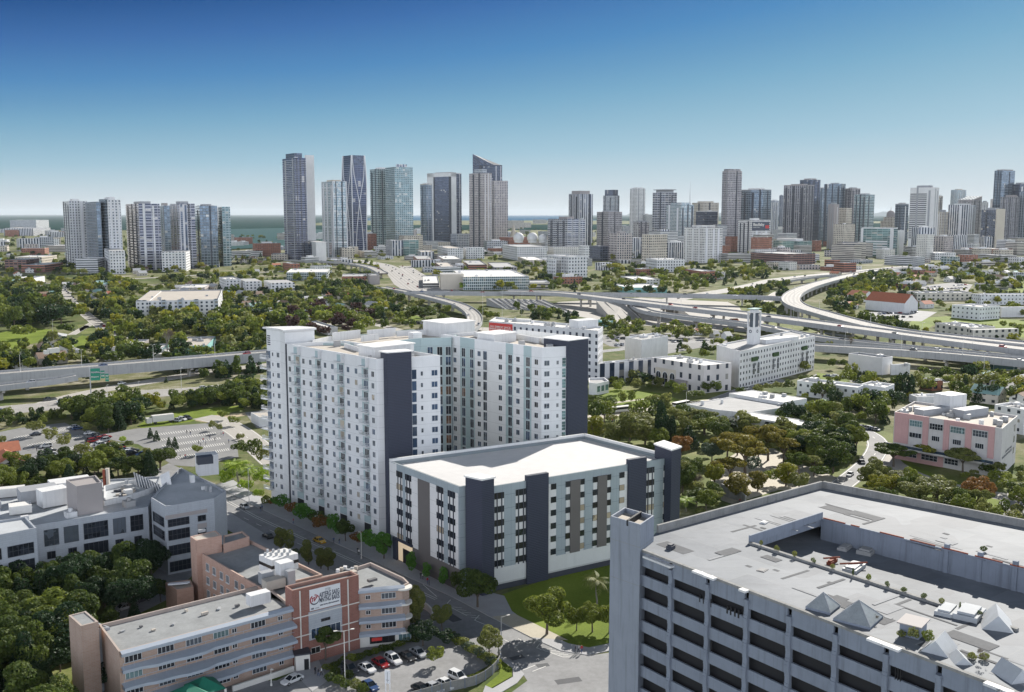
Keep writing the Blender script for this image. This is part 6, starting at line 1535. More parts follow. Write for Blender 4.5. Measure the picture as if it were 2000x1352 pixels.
fac('f_arcade',(.55,.52,.51),(.05,.06,.08),6.5,5.6,.3,.5,metal=.2,tex='')
ap_=[ac,ar_,ar_+(alf-ac),alf];mb=MB();mr=MB()
for i in range(4):mb.wall(ap_[i],ap_[(i+1)%4],0,14,0,6.5,v0=-1)
parapet_roof(mb,mr,ap_,14,.7,.4,1);mb.build('wall',['f_arcade','plain_white'],AR);mr.build('roof',['roof_white'],AR);BLOCK.append(ap_);clutter(AR,ap_,13.3,6,61,1,3)
FAr=Fc(alf,ac);AW2=archwin(3.2,6.5)
for x in(1286,1299,1313):
    u=FAr.u(x,740);mb=MB();FAr.box(mb,u-2.4,u+2.4,0,9.4,.05,back=0);mb.build('blank_panel',['plain_beige'],AR);put('arch',AW2,AR,FAr.T(u,1,.06))
mb=MB();FAr.box(mb,FAr.u(1324,760),FAr.u(1342,760),0,5,3.5,back=0);mb.build('brown_porch',['plain_brown'],AR)
r,p,h=bldg(1167,1272,1280,712,754,'f_vert','long white wing with tall windows facing the garden','garden_wing','building',poly=[P2(1272,702,11),P2(1284,697,11),P2(1180,706,11),P2(1167,711,11)],h=11,pitch=9,units=4)
bldg(0,0,0,0,0,'plain_white','white block with narrow slit windows above the arcade building','slit_block','building',poly=[P2(1253,664,18),P2(1305,656,18),P2(1276,650,18),P2(1221,658,18)],h=18,units=3)
r,p,h=bldg(0,0,0,0,0,'plain_white','white garden pavilion with large panes next to the dark ribbed shaft','pavilion','pavilion',poly=rp(6,(1150,747),(1165,749),(1189,744),(1180,737),(1150,738)),h=6,units=0)
fx=Fc(p[1],p[2])
for k in range(3):put('window',win(2.6,3.0,'glass_teal','win_frame',1),r,fx.T(fx.L*(k+.5)/3,3,.06))
fac('f_white_hosp',(.60,.60,.62),(.05,.06,.09),4.4,3.7,.34,.52,metal=.2,tex='')
r,p,h=bldg(0,0,0,0,0,'f_white_hosp','long white seven-storey block behind the tower with a red banner at its west end','hospital_block','hospital block',poly=[P2(1168,646,27),P2(1178,638,27),P2(968,619,27),P2(955,627,27)],h=27,units=14,roof='roof_white')
BNR=Fc(p[3],p[0]);mb=MB();u0,u1=.2,BNR.u(1001,650);BNR.box(mb,u0,u1,21.4,26.2,.15,back=0);bo=mb.build('red_banner',['banner_red'],r)
fit('GU DMOC JHCS',1.5,u0+.8,23.6,u1-u0-2.2,'trim_white',BNR,bo,.03,.2);fit('BINOOO CONI A BETGRON',1.5,u0+.4,22.2,u1-u0-.9,'trim_white',BNR,bo,.03,.2)
plant(r,1140,640,26,14,8,4.5,.6,'plain_white','penthouse');plant(r,1020,628,26,10,4,1.5,-.3,'roof_white','plant_room')
# low white halls and green awnings
def slabthing(name,label,cat,pts,z,z0=0,m_='plain_white',roof='roof_white',ph=.2):
    poly=rp(z,*pts);c_=sum(poly,Vector((0,0)))/len(poly);r_=thing(name,label,cat,(c_.x,c_.y,0));vol(r_,poly,z,m_,roof,ph,z0=z0);return r_,poly
r,p=slabthing('market_hall','low white hall with a grey roof and rounded end beside the cypress trees','hall',((1342,789),(1398,800),(1458,806),(1548,793),(1480,776),(1423,776)),6.0,roof='roof_grey');clutter(r,p,5.8,3,71,.8,1.4)
r,p=slabthing('flat_hall','white flat-roofed hall behind the grey-roofed hall','hall',((1424,768),(1530,786),(1576,778),(1470,762)),7.2,roof='roof_white');clutter(r,p,7,6,72,.8,2)
r,p=slabthing('slant_hall','white hall with slanting dark windows under a thin flat roof','hall',((1440,813),(1489,819),(1577,833),(1603,826),(1470,805)),6.5)
fx=Fc(P2(1489,819,6.5),P2(1577,833,6.5))
for k in range(8):
    mb=MB();u=fx.L*(k+.4)/8.4;mb.face([fx.M@Vector(q)for q in((u,-.06,4.0),(u+1.6,-.06,4.0),(u+2.6,-.06,5.8),(u+.4,-.06,5.8))]);mb.build('slanted_window',['glass_dark'],r)
for lab,pts in(('green awning beside the grey-roofed hall',((1496,806),(1534,812),(1561,802),(1548,796))),('green awning in front of the flat-roofed hall',((1541,789),(1558,799),(1584,793),(1572,784))),('long green awning by the street of cafes',((1586,783),(1602,789),(1622,785),(1606,780)))):
    poly=rp(4.0,*pts);c_=sum(poly,Vector((0,0)))/4;r_=thing('green_awning',lab,'awning',(c_.x,c_.y,0));mb=MB()
    zz=(3.2,3.2,4.4,4.4);mb.face([(*v,z)for v,z in zip(poly,zz)]);mb.face([(*v,z-.1)for v,z in zip(poly,zz)][::-1]);mb.build('canopy',['awning_green'],r_);mb=MB()
    for v in poly[:2]:mb.box((v.x,v.y,0),.2,.2,3.15)
    mb.build('post',['trim_white'],r_)
fac('f_white_small',(.62,.63,.63),(.05,.06,.08),3.9,3.6,.32,.36,metal=.2,tex='')
r,p,h=bldg(0,0,0,0,0,'f_white_small','two-storey white block with small square windows along the street','low_block','building',poly=[P2(1675,757,7.5),P2(1690,751,7.5),P2(1576,738,7.5),P2(1557,743,7.5)],h=7.5,pitch=3.9,units=2,roof='roof_white')
bldg(0,0,0,0,0,'f_white_small','shorter cream block with paired windows next to the two-storey white block','low_block','building',poly=[P2(1728,757,7.8),P2(1747,750,7.8),P2(1702,744,7.8),P2(1682,750,7.8)],h=7.8,pitch=3.9,units=2,roof='roof_white')
r,p,h=bldg(1656,1722,1742,699,733,'f_hotelwall','blank white block with few windows by the viaduct','warehouse','building',a=35,units=1,roof='roof_white');
bldg(1738,1740,1777,712,733,'plain_white','low white annex beside the blank white block','annex','building',a=14,units=1,roof='roof_white')
bldg(1796,1820,1841,744,764,'f_brick','small brown brick block among trees near the viaduct','low_block','building',a=20,roof='roof_white',units=1)
bldg(1918,1940,2040,704,724,'f_tealband','long glass-fronted terminal under the viaduct','terminal','building',a=6,units=0,roof='roof_white',lim=60)
bldg(1775,1790,1866,775,790,'plain_white','long low white shed behind the pink building','shed','shed',a=6,units=2,roof='roof_white',lim=60)
bldg(1940,1998,2030,800,850,'f_white_small','white concrete block at the edge of the view behind the pink building','low_block','building',a=30,roof='roof_white',units=4)
# beyond the interchange on the right
fac('f_cream',(.50,.48,.42),(.05,.06,.07),5.2,3.6,.4,.5,metal=.2,tex='')
r,p,h=bldg(1825,1893,1942,640,672,'f_cream','beige block complex with concrete piers beside the green field','block','building',a=20,lim=50,units=10,roof='roof_white')
sub(r,1890,1900,1988,645,674,'f_cream',a=14,lim=40)
bldg(1858,1912,1952,600,626,'f_white_small','white flat-roofed block beside the round trees','block','building',a=30,lim=50,units=3,roof='roof_grey');bldg(1950,1955,2060,600,620,'plain_white','blank white warehouse at the edge of the view','warehouse','warehouse',a=6,lim=70,units=0,roof='roof_white')
bldg(1897,1915,2060,576,596,'f_white_small','long pale block behind the white flat-roofed block','block','building',a=6,lim=90,units=4);bldg(1770,1790,1898,572,588,'f_cream','long cream block with a row of windows behind the red-roofed hall','block','building',a=5,lim=80,units=6)
def gable(x0,xc,x1,yt,yb,label,a=10,roof='tile_red',wall_='plain_white',rise=.7,name='house',cat='house',lim=60,group=None,axis=0,win_=True):
    poly=foot(x0,xc,x1,yb,a,lim);h=max(2.6,ZAT(poly[0],yt));cen=sum(poly,Vector((0,0)))/4;r_=thing(name,label,cat,(cen.x,cen.y,0),group);BLOCK.append(poly)
    e=[(poly[1]-poly[0]).length,(poly[3]-poly[0]).length]
    if axis:poly=poly[1:]+poly[:1];e.reverse()
    rh=e[1]*.5*rise;mb=MB();mb.prism(poly,0,h,0);m0,m1=(poly[0]+poly[3])/2,(poly[1]+poly[2])/2
    mb.face([(*poly[3],h),(*poly[0],h),(*m0,h+rh)],0);mb.face([(*poly[1],h),(*poly[2],h),(*m1,h+rh)],0);mb.build('wall',[wall_],r_)
    d=(poly[1]-poly[0]).normalized()*.5;n=Vector((-d.y,d.x));k=rh/(e[1]/2);o=.4
    mr=MB();A0,A1=(*(poly[0]-d-n*.8),h-o*k),(*(poly[1]+d-n*.8),h-o*k);B0,B1=(*(poly[3]-d+n*.8),h-o*k),(*(poly[2]+d+n*.8),h-o*k);R0,R1_=(*(m0-d),h+rh+.05),(*(m1+d),h+rh+.05)
    mr.face([A0,A1,R1_,R0]);mr.face([B1,B0,R0,R1_]);mr.build('roof',[roof],r_)
    if win_:
        for q in range(2):
            fx=Fc(poly[q*1],poly[q*1+1]);nn=max(1,int(fx.L/4.5))
            for j in range(min(nn,4)):put('window',win(1.2,1.2,'glass_dark','win_frame',2),r_,fx.T(fx.L*(j+.5)/min(nn,4),h*.55,.04))
    return r_
gable(1690,1766,1792,592,612,'large white hall with a long red tiled roof and a white gable',a=32,rise=.8,name='red_roof_hall',cat='hall',axis=1);gable(1654,1686,1706,578,590,'white house with a red tiled gable beside the large hall',a=30,rise=.6,axis=1);gable(1790,1806,1824,594,603,'small red-roofed pavilion at the east end of the large hall',a=30,rise=.6)
gable(1642,1660,1676,596,604,'low red-tiled annex below the white gabled house',a=20,rise=.4)
gable(1385,1395,1406,655,660,'small house with a white gable below the lower viaduct, west one',a=30,roof='plain_grey',rise=.8);gable(1408,1420,1430,656,664,'small white gabled house below the lower viaduct, east one',a=30,roof='roof_white',rise=.8);gable(1352,1362,1374,648,655,'small orange-roofed house near the turquoise fence',a=20,rise=.5);gable(1422,1432,1444,628,638,'small orange-roofed kiosk below the main viaduct',a=20,rise=.5)
# turquoise containers below the viaduct
for i in range(6):
    c=P(1153+i*8.5,634+i*.8);mb=MB();mb.box(c,6.2,3,4.2,-.1,0,1);mb.box((c.x,c.y,4.2),1.2,1.2,.5,0,1);mb.solo('site_container',['teal_wall','tile_teal'],'turquoise container in the row below the viaduct, '+('first','second','third','fourth','fifth','sixth')[i]+' from the white block','container',c,'turquoise containers below the viaduct')
# concrete slopes below the interchange
def slope(pts_low,pts_high,z,label,m_='concrete',ribs=6):
    a,b=P(*pts_low[0]),P(*pts_low[1]);c,d=P(*pts_high[0],z),P(*pts_high[1],z);r_=thing('concrete_slope',label,'embankment',(a+b)/2);mb=MB();mb.face([a,b,d,c]);q0,q1=Vector((c.x,c.y,0)),Vector((d.x,d.y,0));mb.face([a,c,q0]);mb.face([b,q1,d]);mb.face([q1,q0,c,d]);mb.build('slab',[m_],r_);mb=MB()
    for k in range(ribs+1):t=k/ribs;mb.tube(a.lerp(b,t)+Vector((0,0,.3)),c.lerp(d,t)+Vector((0,0,.3)),.5,.5,4,smooth=False)
    mb.build('rib',['concrete'],r_)
slope(((985,604),(1120,612)),((950,583),(1060,586)),7,'ribbed grey concrete slope at the west end of the interchange','roof_grey',9)
slope(((1196,626),(1250,622)),((1165,590),(1215,592)),9,'big pale concrete fan slope under the main viaduct','concrete',3);slope(((1255,622),(1290,626)),((1225,592),(1245,594)),9,'second pale concrete fan slope under the main viaduct','concrete',2);slope(((1325,618),(1345,616)),((1300,600),(1325,602)),8,'small pale concrete slope east of the fan slopes','concrete',2)
# west side blocks
fac('f_apt',(.60,.60,.60),(.05,.07,.10),4.2,3.1,.42,.52,metal=.3,tex='');fac('f_aptgrey',(.36,.40,.44),(.06,.08,.11),4.2,3.1,.6,.6,metal=.4)
r,p,h=bldg(256,268,427,588,626,'f_apt','six-storey white and grey apartment block among trees','apartment_block','apartment building',a=14,lim=120,units=5,roof='roof_tan');sub(r,222,267,292,589,626.5,'f_apt',a=14,roof='roof_tan')
fx=Fc(p[0],p[1]);mb=MB()
for f0,f1 in((.0,.13),(.30,.36),(.5,.56),(.7,.76),(.95,1.0)):fx.box(mb,fx.L*f0,fx.L*f1,0,h+.6,1.0,back=0)
mb.build_each('grey_bay',['f_aptgrey'],r)
r,p,h=bldg(427,442,472,546,575,'f_apt','cream stepped apartment block with small windows','apartment_block','apartment building',a=24,lim=50,units=3,roof='roof_white');sub(r,468,480,512,550,577,'f_apt',a=22,lim=50);sub(r,505,530,576,553,580,'f_apt',a=22,lim=50)
bldg(131,150,158,683,701,'plain_white','white cube house with a grey side wing beyond the elevated highway','low_block','building',a=40,roof='roof_white',units=2,lim=30);bldg(160,205,232,694,705,'f_white_small','white flat-roofed school block beside the elevated highway','low_block','building',a=16,roof='roof_white',units=5,lim=40)
bldg(209,235,266,678,688,'plain_brown','long brown shed with a white roof under the trees','low_block','shed',a=8,roof='roof_white',units=0,lim=40);bldg(240,262,310,688,697,'teal_wall','low teal block with a white roof beside the elevated highway','low_block','building',a=10,roof='roof_white',units=2,lim=40);bldg(278,300,325,692,701,'plain_white','small white pavilion in front of the teal block','low_block','building',a=14,roof='roof_white',units=1,lim=30)
bldg(300,345,405,676,691,'teal_wall','two-part low building with a pale roof terrace','low_block','building',a=10,roof='roof_tan',units=5,lim=50);bldg(545,560,640,532,548,'f_frame','white and green-glass school building below the dark tower','school_block','building',a=8,lim=90,roof='roof_white',units=3);bldg(650,668,716,540,553,'f_brick','low tan brick block west of the broad highway','low_block','building',a=8,lim=60,units=3);bldg(703,722,742,538,556,'plain_brown','grey-brown windowless block touching the broad highway','low_block','building',a=12,lim=40,units=1)
bldg(550,568,586,515,531,'f_brick','small red brick block with a white gable wall','low_block','building',a=30,lim=40,units=1);bldg(510,530,562,497,508,'f_beige','pale block by the bay with vertical windows','low_block','building',a=10,lim=70,units=1);bldg(455,478,512,490,502,'f_whiteband','white block with a domed roof by the bay','low_block','building',a=10,lim=60,units=1)
bldg(585,640,660,640,655,'plain_conc','reddish-brown shed with a white roof behind the tower','low_block','shed',a=28,roof='roof_white',units=0,lim=50);bldg(0,30,82,502,518,'f_beige','tan low office block on the west side','low_block','building',a=6,lim=80,roof='roof_white',units=2);bldg(-20,10,52,508,528,'f_brickband','dark glass and brick block at the west edge','low_block','building',a=6,lim=60,units=1);bldg(12,42,88,518,532,'f_redband','long low brick block with a white roof on the west side','low_block','building',a=5,lim=80,roof='roof_white',units=3);bldg(8,30,64,544,556,'plain_white','white hall with a dark hipped roof on the west side','low_block','building',a=8,lim=50,units=0,roof='roof_dark')
bldg(60,90,145,480,492,'f_beigeband','long cream bank of shops near the white tower','low_block','building',a=4,lim=90,units=2);bldg(320,350,400,562,572,'f_pink','low tan flats behind the white and grey apartment block','low_block','building',a=10,lim=60,units=3,roof='roof_white');bldg(300,322,352,572,580,'f_white','low pale-blue house block behind the white and grey apartment block','low_block','building',a=10,lim=50,units=2,roof='roof_white')
r,p=slabthing('transformer_house','small pale flat-roofed building west of the tower','building',((507,815),(530,812),(524,804),(490,806)),4.2,roof='roof_tan')
# park pavilion with a hipped grey roof
c=P(93,665);r_=thing('park_pavilion','grey hip-roofed park pavilion on the lawn','pavilion',c);q=foot(58,92,124,672,20,30);mb=MB();mb.prism(q,0,3,0);mb.build('wall',['plain_beige'],r_);cen=sum(q,Vector((0,0)))/4;q=inset(q,-1);mb=MB()
for i in range(4):mb.face([(*q[i],2.9),(*q[(i+1)%4],2.9),(*cen,6.2)])
mb.build('roof',['plain_grey'],r_)
# concrete retaining wall by the plaza, low drum wall at the crossing
r_=thing('retaining_wall','curved concrete retaining wall beside the sunlit court','wall',P(1420,990));mb=MB();pts=smooth_path([P(1408,965),(P(1420,972)),P(1440,978),P(1455,990)],2.5)
for a,b in zip(pts,pts[1:]):
    d_=(b-a).normalized();n_=Vector((-d_.y,d_.x,0))*.4;mb.prism([a.xy,b.xy,(b+n_).xy,(a+n_).xy],0,3.4,0)
mb.build('wall_body',['cp_coping'],r_)
r_=thing('curved_wall','pale curved planter wall beside the street and the end of the brick building','wall',P(830,1200));mb=MB();pts=smooth_path([P(808,1186),P(828,1190),P(842,1203),P(843,1218)],1.2)
for a,b in zip(pts,pts[1:]):
    d_=(b-a).normalized();n_=Vector((-d_.y,d_.x,0))*.3;mb.prism([a.xy,b.xy,(b+n_).xy,(a+n_).xy],0,1.6,0)
mb.build('wall_body',['trim_white'],r_)
r_=thing('car_park_fence','grey panel fence curving round the corner of the car park','fence',P(960,1320));pts=smooth_path([P(700,1395),P(800,1372),P(880,1350),P(930,1338),P(962,1318),P(978,1296),P(974,1280)],1.9)
for a,b in zip(pts,pts[1:]):
    d_=(b-a).normalized();n_=Vector((-d_.y,d_.x,0))*.12;mb=MB();mb.prism([(a+d_*.12).xy,(b).xy,(b+n_).xy,(a+d_*.12+n_).xy],0,1.9,0);mb.build('panel',['cp_coping'],r_);mb=MB();mb.box((a.x,a.y,0),.2,.2,2.0,math.atan2(d_.y,d_.x));mb.build('post',['cp_wall'],r_)
# billboard on the punched-window office
br_,bp,bh=BILL;fb_=Fc(bp[0],bp[1]);mb=MB();u0,u1=fb_.L*.04,fb_.L*.93;fb_.box(mb,u0,u1,bh-24,bh-4,1.0,back=0);bo=mb.build('billboard',['ink'],br_)
fit('Baullaby',9,u0+2,bh-13,(u1-u0)*.66,'trim_white',fb_,bo,.25,1.1);fit('suonadno andacnc',2.6,u0+2,bh-17,(u1-u0)*.4,'trim_white',fb_,bo,.05,1.1);mb=MB();fb_.box(mb,u0+(u1-u0)*.76,u1-1.2,bh-19,bh-12,1.15,back=-1.0);mb.build('red_patch',['banner_red'],bo)
# ================================================================ trees
def leafmat(name,dark,mid,light,rough=.6,trans=.35):
    m,nt,b=nodes(name);g=NG(nt)
    at=g.n('ShaderNodeAttribute');at.attribute_name='tint';f=at.outputs['Fac']
    oi=g.n('ShaderNodeObjectInfo').outputs['Random'];geo=g.n('ShaderNodeNewGeometry').outputs['Position']
    f2=g.m('ADD',g.m('MULTIPLY',f,.7),g.m('ADD',g.m('MULTIPLY',oi,.14),g.m('MULTIPLY',g.noise(geo,.05,3),.3)))
    c=g.ramp(f2,[(.12,dark),(.5,mid),(.95,light)])
    g.put(b.inputs['Base Color'],c);b.inputs['Roughness'].default_value=rough;b.inputs['Specular IOR Level'].default_value=.25
    tr=g.n('ShaderNodeBsdfTranslucent');g.put(tr.inputs[0],g.mix(.4,c,light));mx=g.n('ShaderNodeMixShader');mx.inputs[0].default_value=trans
    nt.links.new(b.outputs[0],mx.inputs[1]);nt.links.new(tr.outputs[0],mx.inputs[2]);nt.links.new(mx.outputs[0],nt.nodes['Material Output'].inputs[0]);MATS[name]=m
leafmat('lf_dark',(.012,.028,.008),(.052,.085,.018),(.15,.19,.035));leafmat('lf_mid',(.024,.048,.008),(.115,.155,.024),(.28,.31,.05));leafmat('lf_olive',(.035,.05,.015),(.14,.165,.042),(.31,.31,.09))
leafmat('lf_yellow',(.06,.08,.01),(.18,.20,.02),(.36,.33,.04));leafmat('lf_bright',(.08,.16,.015),(.20,.32,.03),(.40,.48,.06),trans=.4);leafmat('lf_autumn',(.10,.05,.015),(.19,.095,.025),(.30,.15,.04));leafmat('lf_purple',(.025,.014,.014),(.05,.028,.026),(.09,.05,.042))
leafmat('lf_vivid',(.03,.09,.012),(.075,.20,.028),(.16,.34,.06),trans=.4);leafmat('lf_conifer',(.008,.022,.010),(.02,.045,.018),(.045,.08,.03));leafmat('lf_blue',(.03,.055,.035),(.065,.10,.065),(.12,.16,.11));leafmat('lf_pine',(.05,.06,.012),(.16,.145,.025),(.32,.26,.05));leafmat('lf_twig',(.09,.07,.05),(.14,.11,.08),(.2,.16,.12),trans=.05)
mat('bark',(.11,.085,.065),.9,.25,1.5);mat('bark_grey',(.22,.20,.17),.9,.2,1.5)
nr=np.random.RandomState(11)
def blobs_to_leaves(bl,n,size,r,flat=.0,drop=.25):
    """leaf clumps over the skin of overlapping blobs; returns quads (n,4,3) and tints"""
    bl=np.array(bl,float);A=bl[:,3]*bl[:,3];k=r.choice(len(bl),n,p=A/A.sum())
    d=r.normal(size=(n,3));d/=np.linalg.norm(d,axis=1)[:,None]
    rad=bl[k,3]*(1-np.abs(r.normal(0,.13,n)));p=bl[k,:3]+d*rad[:,None]*np.array([1,1,bl[0,4]])
    inside=np.zeros(n,bool)
    for b in bl:
        q=(p-b[:3])/np.array([1,1,b[4]]);inside|=(np.linalg.norm(q,axis=1)<b[3]*.78)
    keep=~inside|(r.rand(n)<.12)
    cl=np.floor(p/(size*3.2));h=np.abs(np.sin(cl@np.array([12.9,78.2,37.7]))*43758.5)%1.0
    keep&=(h>drop)|(r.rand(n)<.25)
    p,d,h=p[keep],d[keep],h[keep];n=len(p)
    nn=d+r.normal(0,.75,(n,3));nn/=np.linalg.norm(nn,axis=1)[:,None]
    t=np.cross(nn,r.normal(size=(n,3)));t/=np.linalg.norm(t,axis=1)[:,None];b_=np.cross(nn,t)
    s=size*r.uniform(.6,1.35,n)[:,None]
    Q=np.stack([p-t*s-b_*s*.6,p+t*s-b_*s*.6,p+t*s*.6+b_*s*.7,p-t*s*.6+b_*s*.7],1)
    tint=np.clip(.15+.55*h+r.uniform(-.05,.12,n),0,1);return Q,tint
def qmesh(name,Q,tint,mats_,mi=None):
    n=len(Q);me=bpy.data.meshes.new(name);me.vertices.add(n*4);me.vertices.foreach_set('co',Q.reshape(-1).astype(np.float32))
    me.loops.add(n*4);me.loops.foreach_set('vertex_index',np.arange(n*4,dtype=np.int32));me.polygons.add(n);me.polygons.foreach_set('loop_start',np.arange(n,dtype=np.int32)*4)
    a=me.attributes.new('tint','FLOAT','FACE');a.data.foreach_set('value',tint.astype(np.float32))
    for m_ in mats_:me.materials.append(MATS[m_])
    if mi is not None:me.polygons.foreach_set('material_index',mi.astype(np.int32))
    me.update(calc_edges=True);return me
def shape_blobs(kind,r):
    """unit-height tree (height 1): list of (x,y,z,rad,squash), width about 1 where round"""
    B=[]
    if kind in('round','broad'):
        n=r.randint(7,11);sq=.85 if kind=='round'else .62;zc=.60 if kind=='round'else .58
        B.append((0,0,zc,.27,sq))
        for i in range(n):
            a=2*math.pi*i/n+r.uniform(-.3,.3);e=r.uniform(-.5,.9);rr=.24*math.cos(e*.9)
            B.append((math.cos(a)*rr*1.25,math.sin(a)*rr*1.25,zc+math.sin(e)*.28*(1 if kind=='round'else .75),r.uniform(.12,.2),sq))
    elif kind=='umbrella':
        n=r.randint(8,12);B.append((0,0,.76,.2,.5))
        for i in range(n):
            a=2*math.pi*i/n*1.6+r.uniform(-.4,.4);rr=r.uniform(.15,.42);B.append((math.cos(a)*rr,math.sin(a)*rr,.78-rr*.35+r.uniform(-.08,.08),r.uniform(.10,.17),.5))
    elif kind=='cone':
        for i in range(9):z=.12+.82*i/9;B.append((r.uniform(-.02,.02),r.uniform(-.02,.02),z,.30*(1-i/9.6)+.03,.7))
    elif kind=='column':
        for i in range(8):z=.1+.82*i/8;B.append((r.uniform(-.03,.03),r.uniform(-.03,.03),z,.19*math.sin(math.pi*(.18+.78*i/8))+.04,1.0))
    elif kind=='tall':
        for i in range(10):
            z=.3+.62*i/10;a=r.uniform(0,6.3);rr=.16*math.sin(math.pi*i/10)+.03;B.append((math.cos(a)*rr,math.sin(a)*rr,z,r.uniform(.12,.19),.9))
    elif kind=='bush':
        B.append((0,0,.45,.45,.8))
        for i in range(6):a=i*1.05+r.uniform(-.3,.3);B.append((math.cos(a)*.38,math.sin(a)*.38,r.uniform(.3,.55),r.uniform(.22,.34),.9))
    return B
PROTO={}
def limbs(kind,r,mb):
    top={'round':.55,'broad':.5,'umbrella':.72,'cone':.9,'column':.8,'tall':.7,'bush':.3}[kind];tr=.028
    mb.tube((0,0,0),(.01,.0,top*.55),tr,tr*.7,7,cap=False)
    if kind in('round','broad','umbrella','tall'):
        for i in range(6):
            a=i*1.05+r.uniform(-.3,.3);l=.16 if kind!='umbrella'else .3;z1=top*(.95+.2*r.rand());m=Vector((.01+math.cos(a)*l*.45,math.sin(a)*l*.45,top*.75));mb.tube((.01,0,top*(.45+.08*(i%2))),m,tr*.5,tr*.35,5,cap=False);mb.tube(m,(math.cos(a)*l,math.sin(a)*l,z1),tr*.35,tr*.12,4,cap=False)
    else:mb.tube((.01,0,top*.55),(0,0,top),tr*.7,tr*.15,6,cap=False)
def proto(kind,leaf,var,hi=2):
    key=(kind,leaf,var,hi)
    if key in PROTO:return PROTO[key]
    r=np.random.RandomState(abs(hash((kind,var)))%1000+17 if False else(len(kind)*31+ord(kind[0])*7+var*101)%9973)
    mb=MB()
    if kind=='palm':
        prev=Vector((0,0,0));
        for i in range(6):q=Vector((.03*math.sin(i*.5),.01*i*.3,.68*(i+1)/6));mb.tube(prev,q,.022-.001*i,.021-.001*i,7,cap=False);prev=q
        Q=[];
        for i in range(26):
            a=i*2.4;el=r.uniform(-.35,1.1);L=r.uniform(.30,.42);p0=prev
            for j in range(9):
                t0,t1=j/9,(j+1)/9;pos=lambda t:prev+Vector((math.cos(a)*L*t*math.cos(el*(1-t)),math.sin(a)*L*t*math.cos(el*(1-t)),L*(math.sin(el)*t-.75*t*t*.7)))
                A_,B_=pos(t0),pos(t1);sd=Vector((-math.sin(a),math.cos(a),0));w_=.075*math.sin(math.pi*(.12+.85*t0))
                for s_ in(-1,1):
                    Q.append([A_,A_.lerp(B_,.55),A_.lerp(B_,.55)+sd*s_*w_+Vector((0,0,-w_*.6))+(B_-A_)*.7,A_+sd*s_*w_+Vector((0,0,-w_*.6))+(B_-A_)*.8])
        Q=np.array([[tuple(v)for v in q]for q in Q]);tint=r.uniform(.2,.9,len(Q))
    elif kind=='bare':
        Q=[]
        def br(p,d,l,rad,dep):
            q=p+d*l;mb.tube(p,q,rad,rad*.65,5 if dep>1 else 3,cap=False)
            if dep==0:
                for _ in range(5):
                    e=Vector(r.normal(0,1,3)).normalized()*.05+d*.05;sd=Vector(r.normal(0,1,3)).normalized()*.004;Q.append([p.lerp(q,.5),p.lerp(q,.5)+sd,q+e+sd,q+e])
                return
            for _ in range(3 if dep>2 else 4):br(p.lerp(q,r.uniform(.6,1)),(d+Vector(r.normal(0,.38,3))+Vector((0,0,.12))).normalized(),l*r.uniform(.62,.85),rad*.55,dep-1)
        br(Vector((0,0,0)),Vector((0,0,1)),.27,.03,4)
        Q=np.array([[tuple(v)for v in q]for q in Q]);tint=r.uniform(.2,.9,len(Q))
    else:
        limbs(kind,r,mb);B=shape_blobs(kind,r)
        n,s={2:(7600,.0185),1:(1500,.034),0:(330,.075)}[hi]
        if kind=='bush':n,s=int(n*.7),s*1.7
        if kind=='umbrella':s*=.95
        Q,tint=blobs_to_leaves(B,n,s,r,drop={2:.14,1:.14,0:.05}[hi])
    PROTO[key]=(mb.mesh('trunk',['bark_grey'if kind in('bare','palm')else 'bark']),qmesh('crown',Q,tint,[leaf]),Q,tint);return PROTO[key]
TREES=[]
def tree(px,py,hp,wp,kind='round',leaf='lf_mid',z=0.0,sc=1.0):
    b=P(px,py,z);k=PX(b)[2]/F;wn={'round':.82,'broad':.86,'umbrella':1.0,'cone':.6,'column':.42,'tall':.6,'bush':1.4,'palm':.8,'bare':.75}[kind]
    TREES.append((b.x,b.y,z,hp*k*1.02,wp*k/wn,kind,leaf))
T_=tree
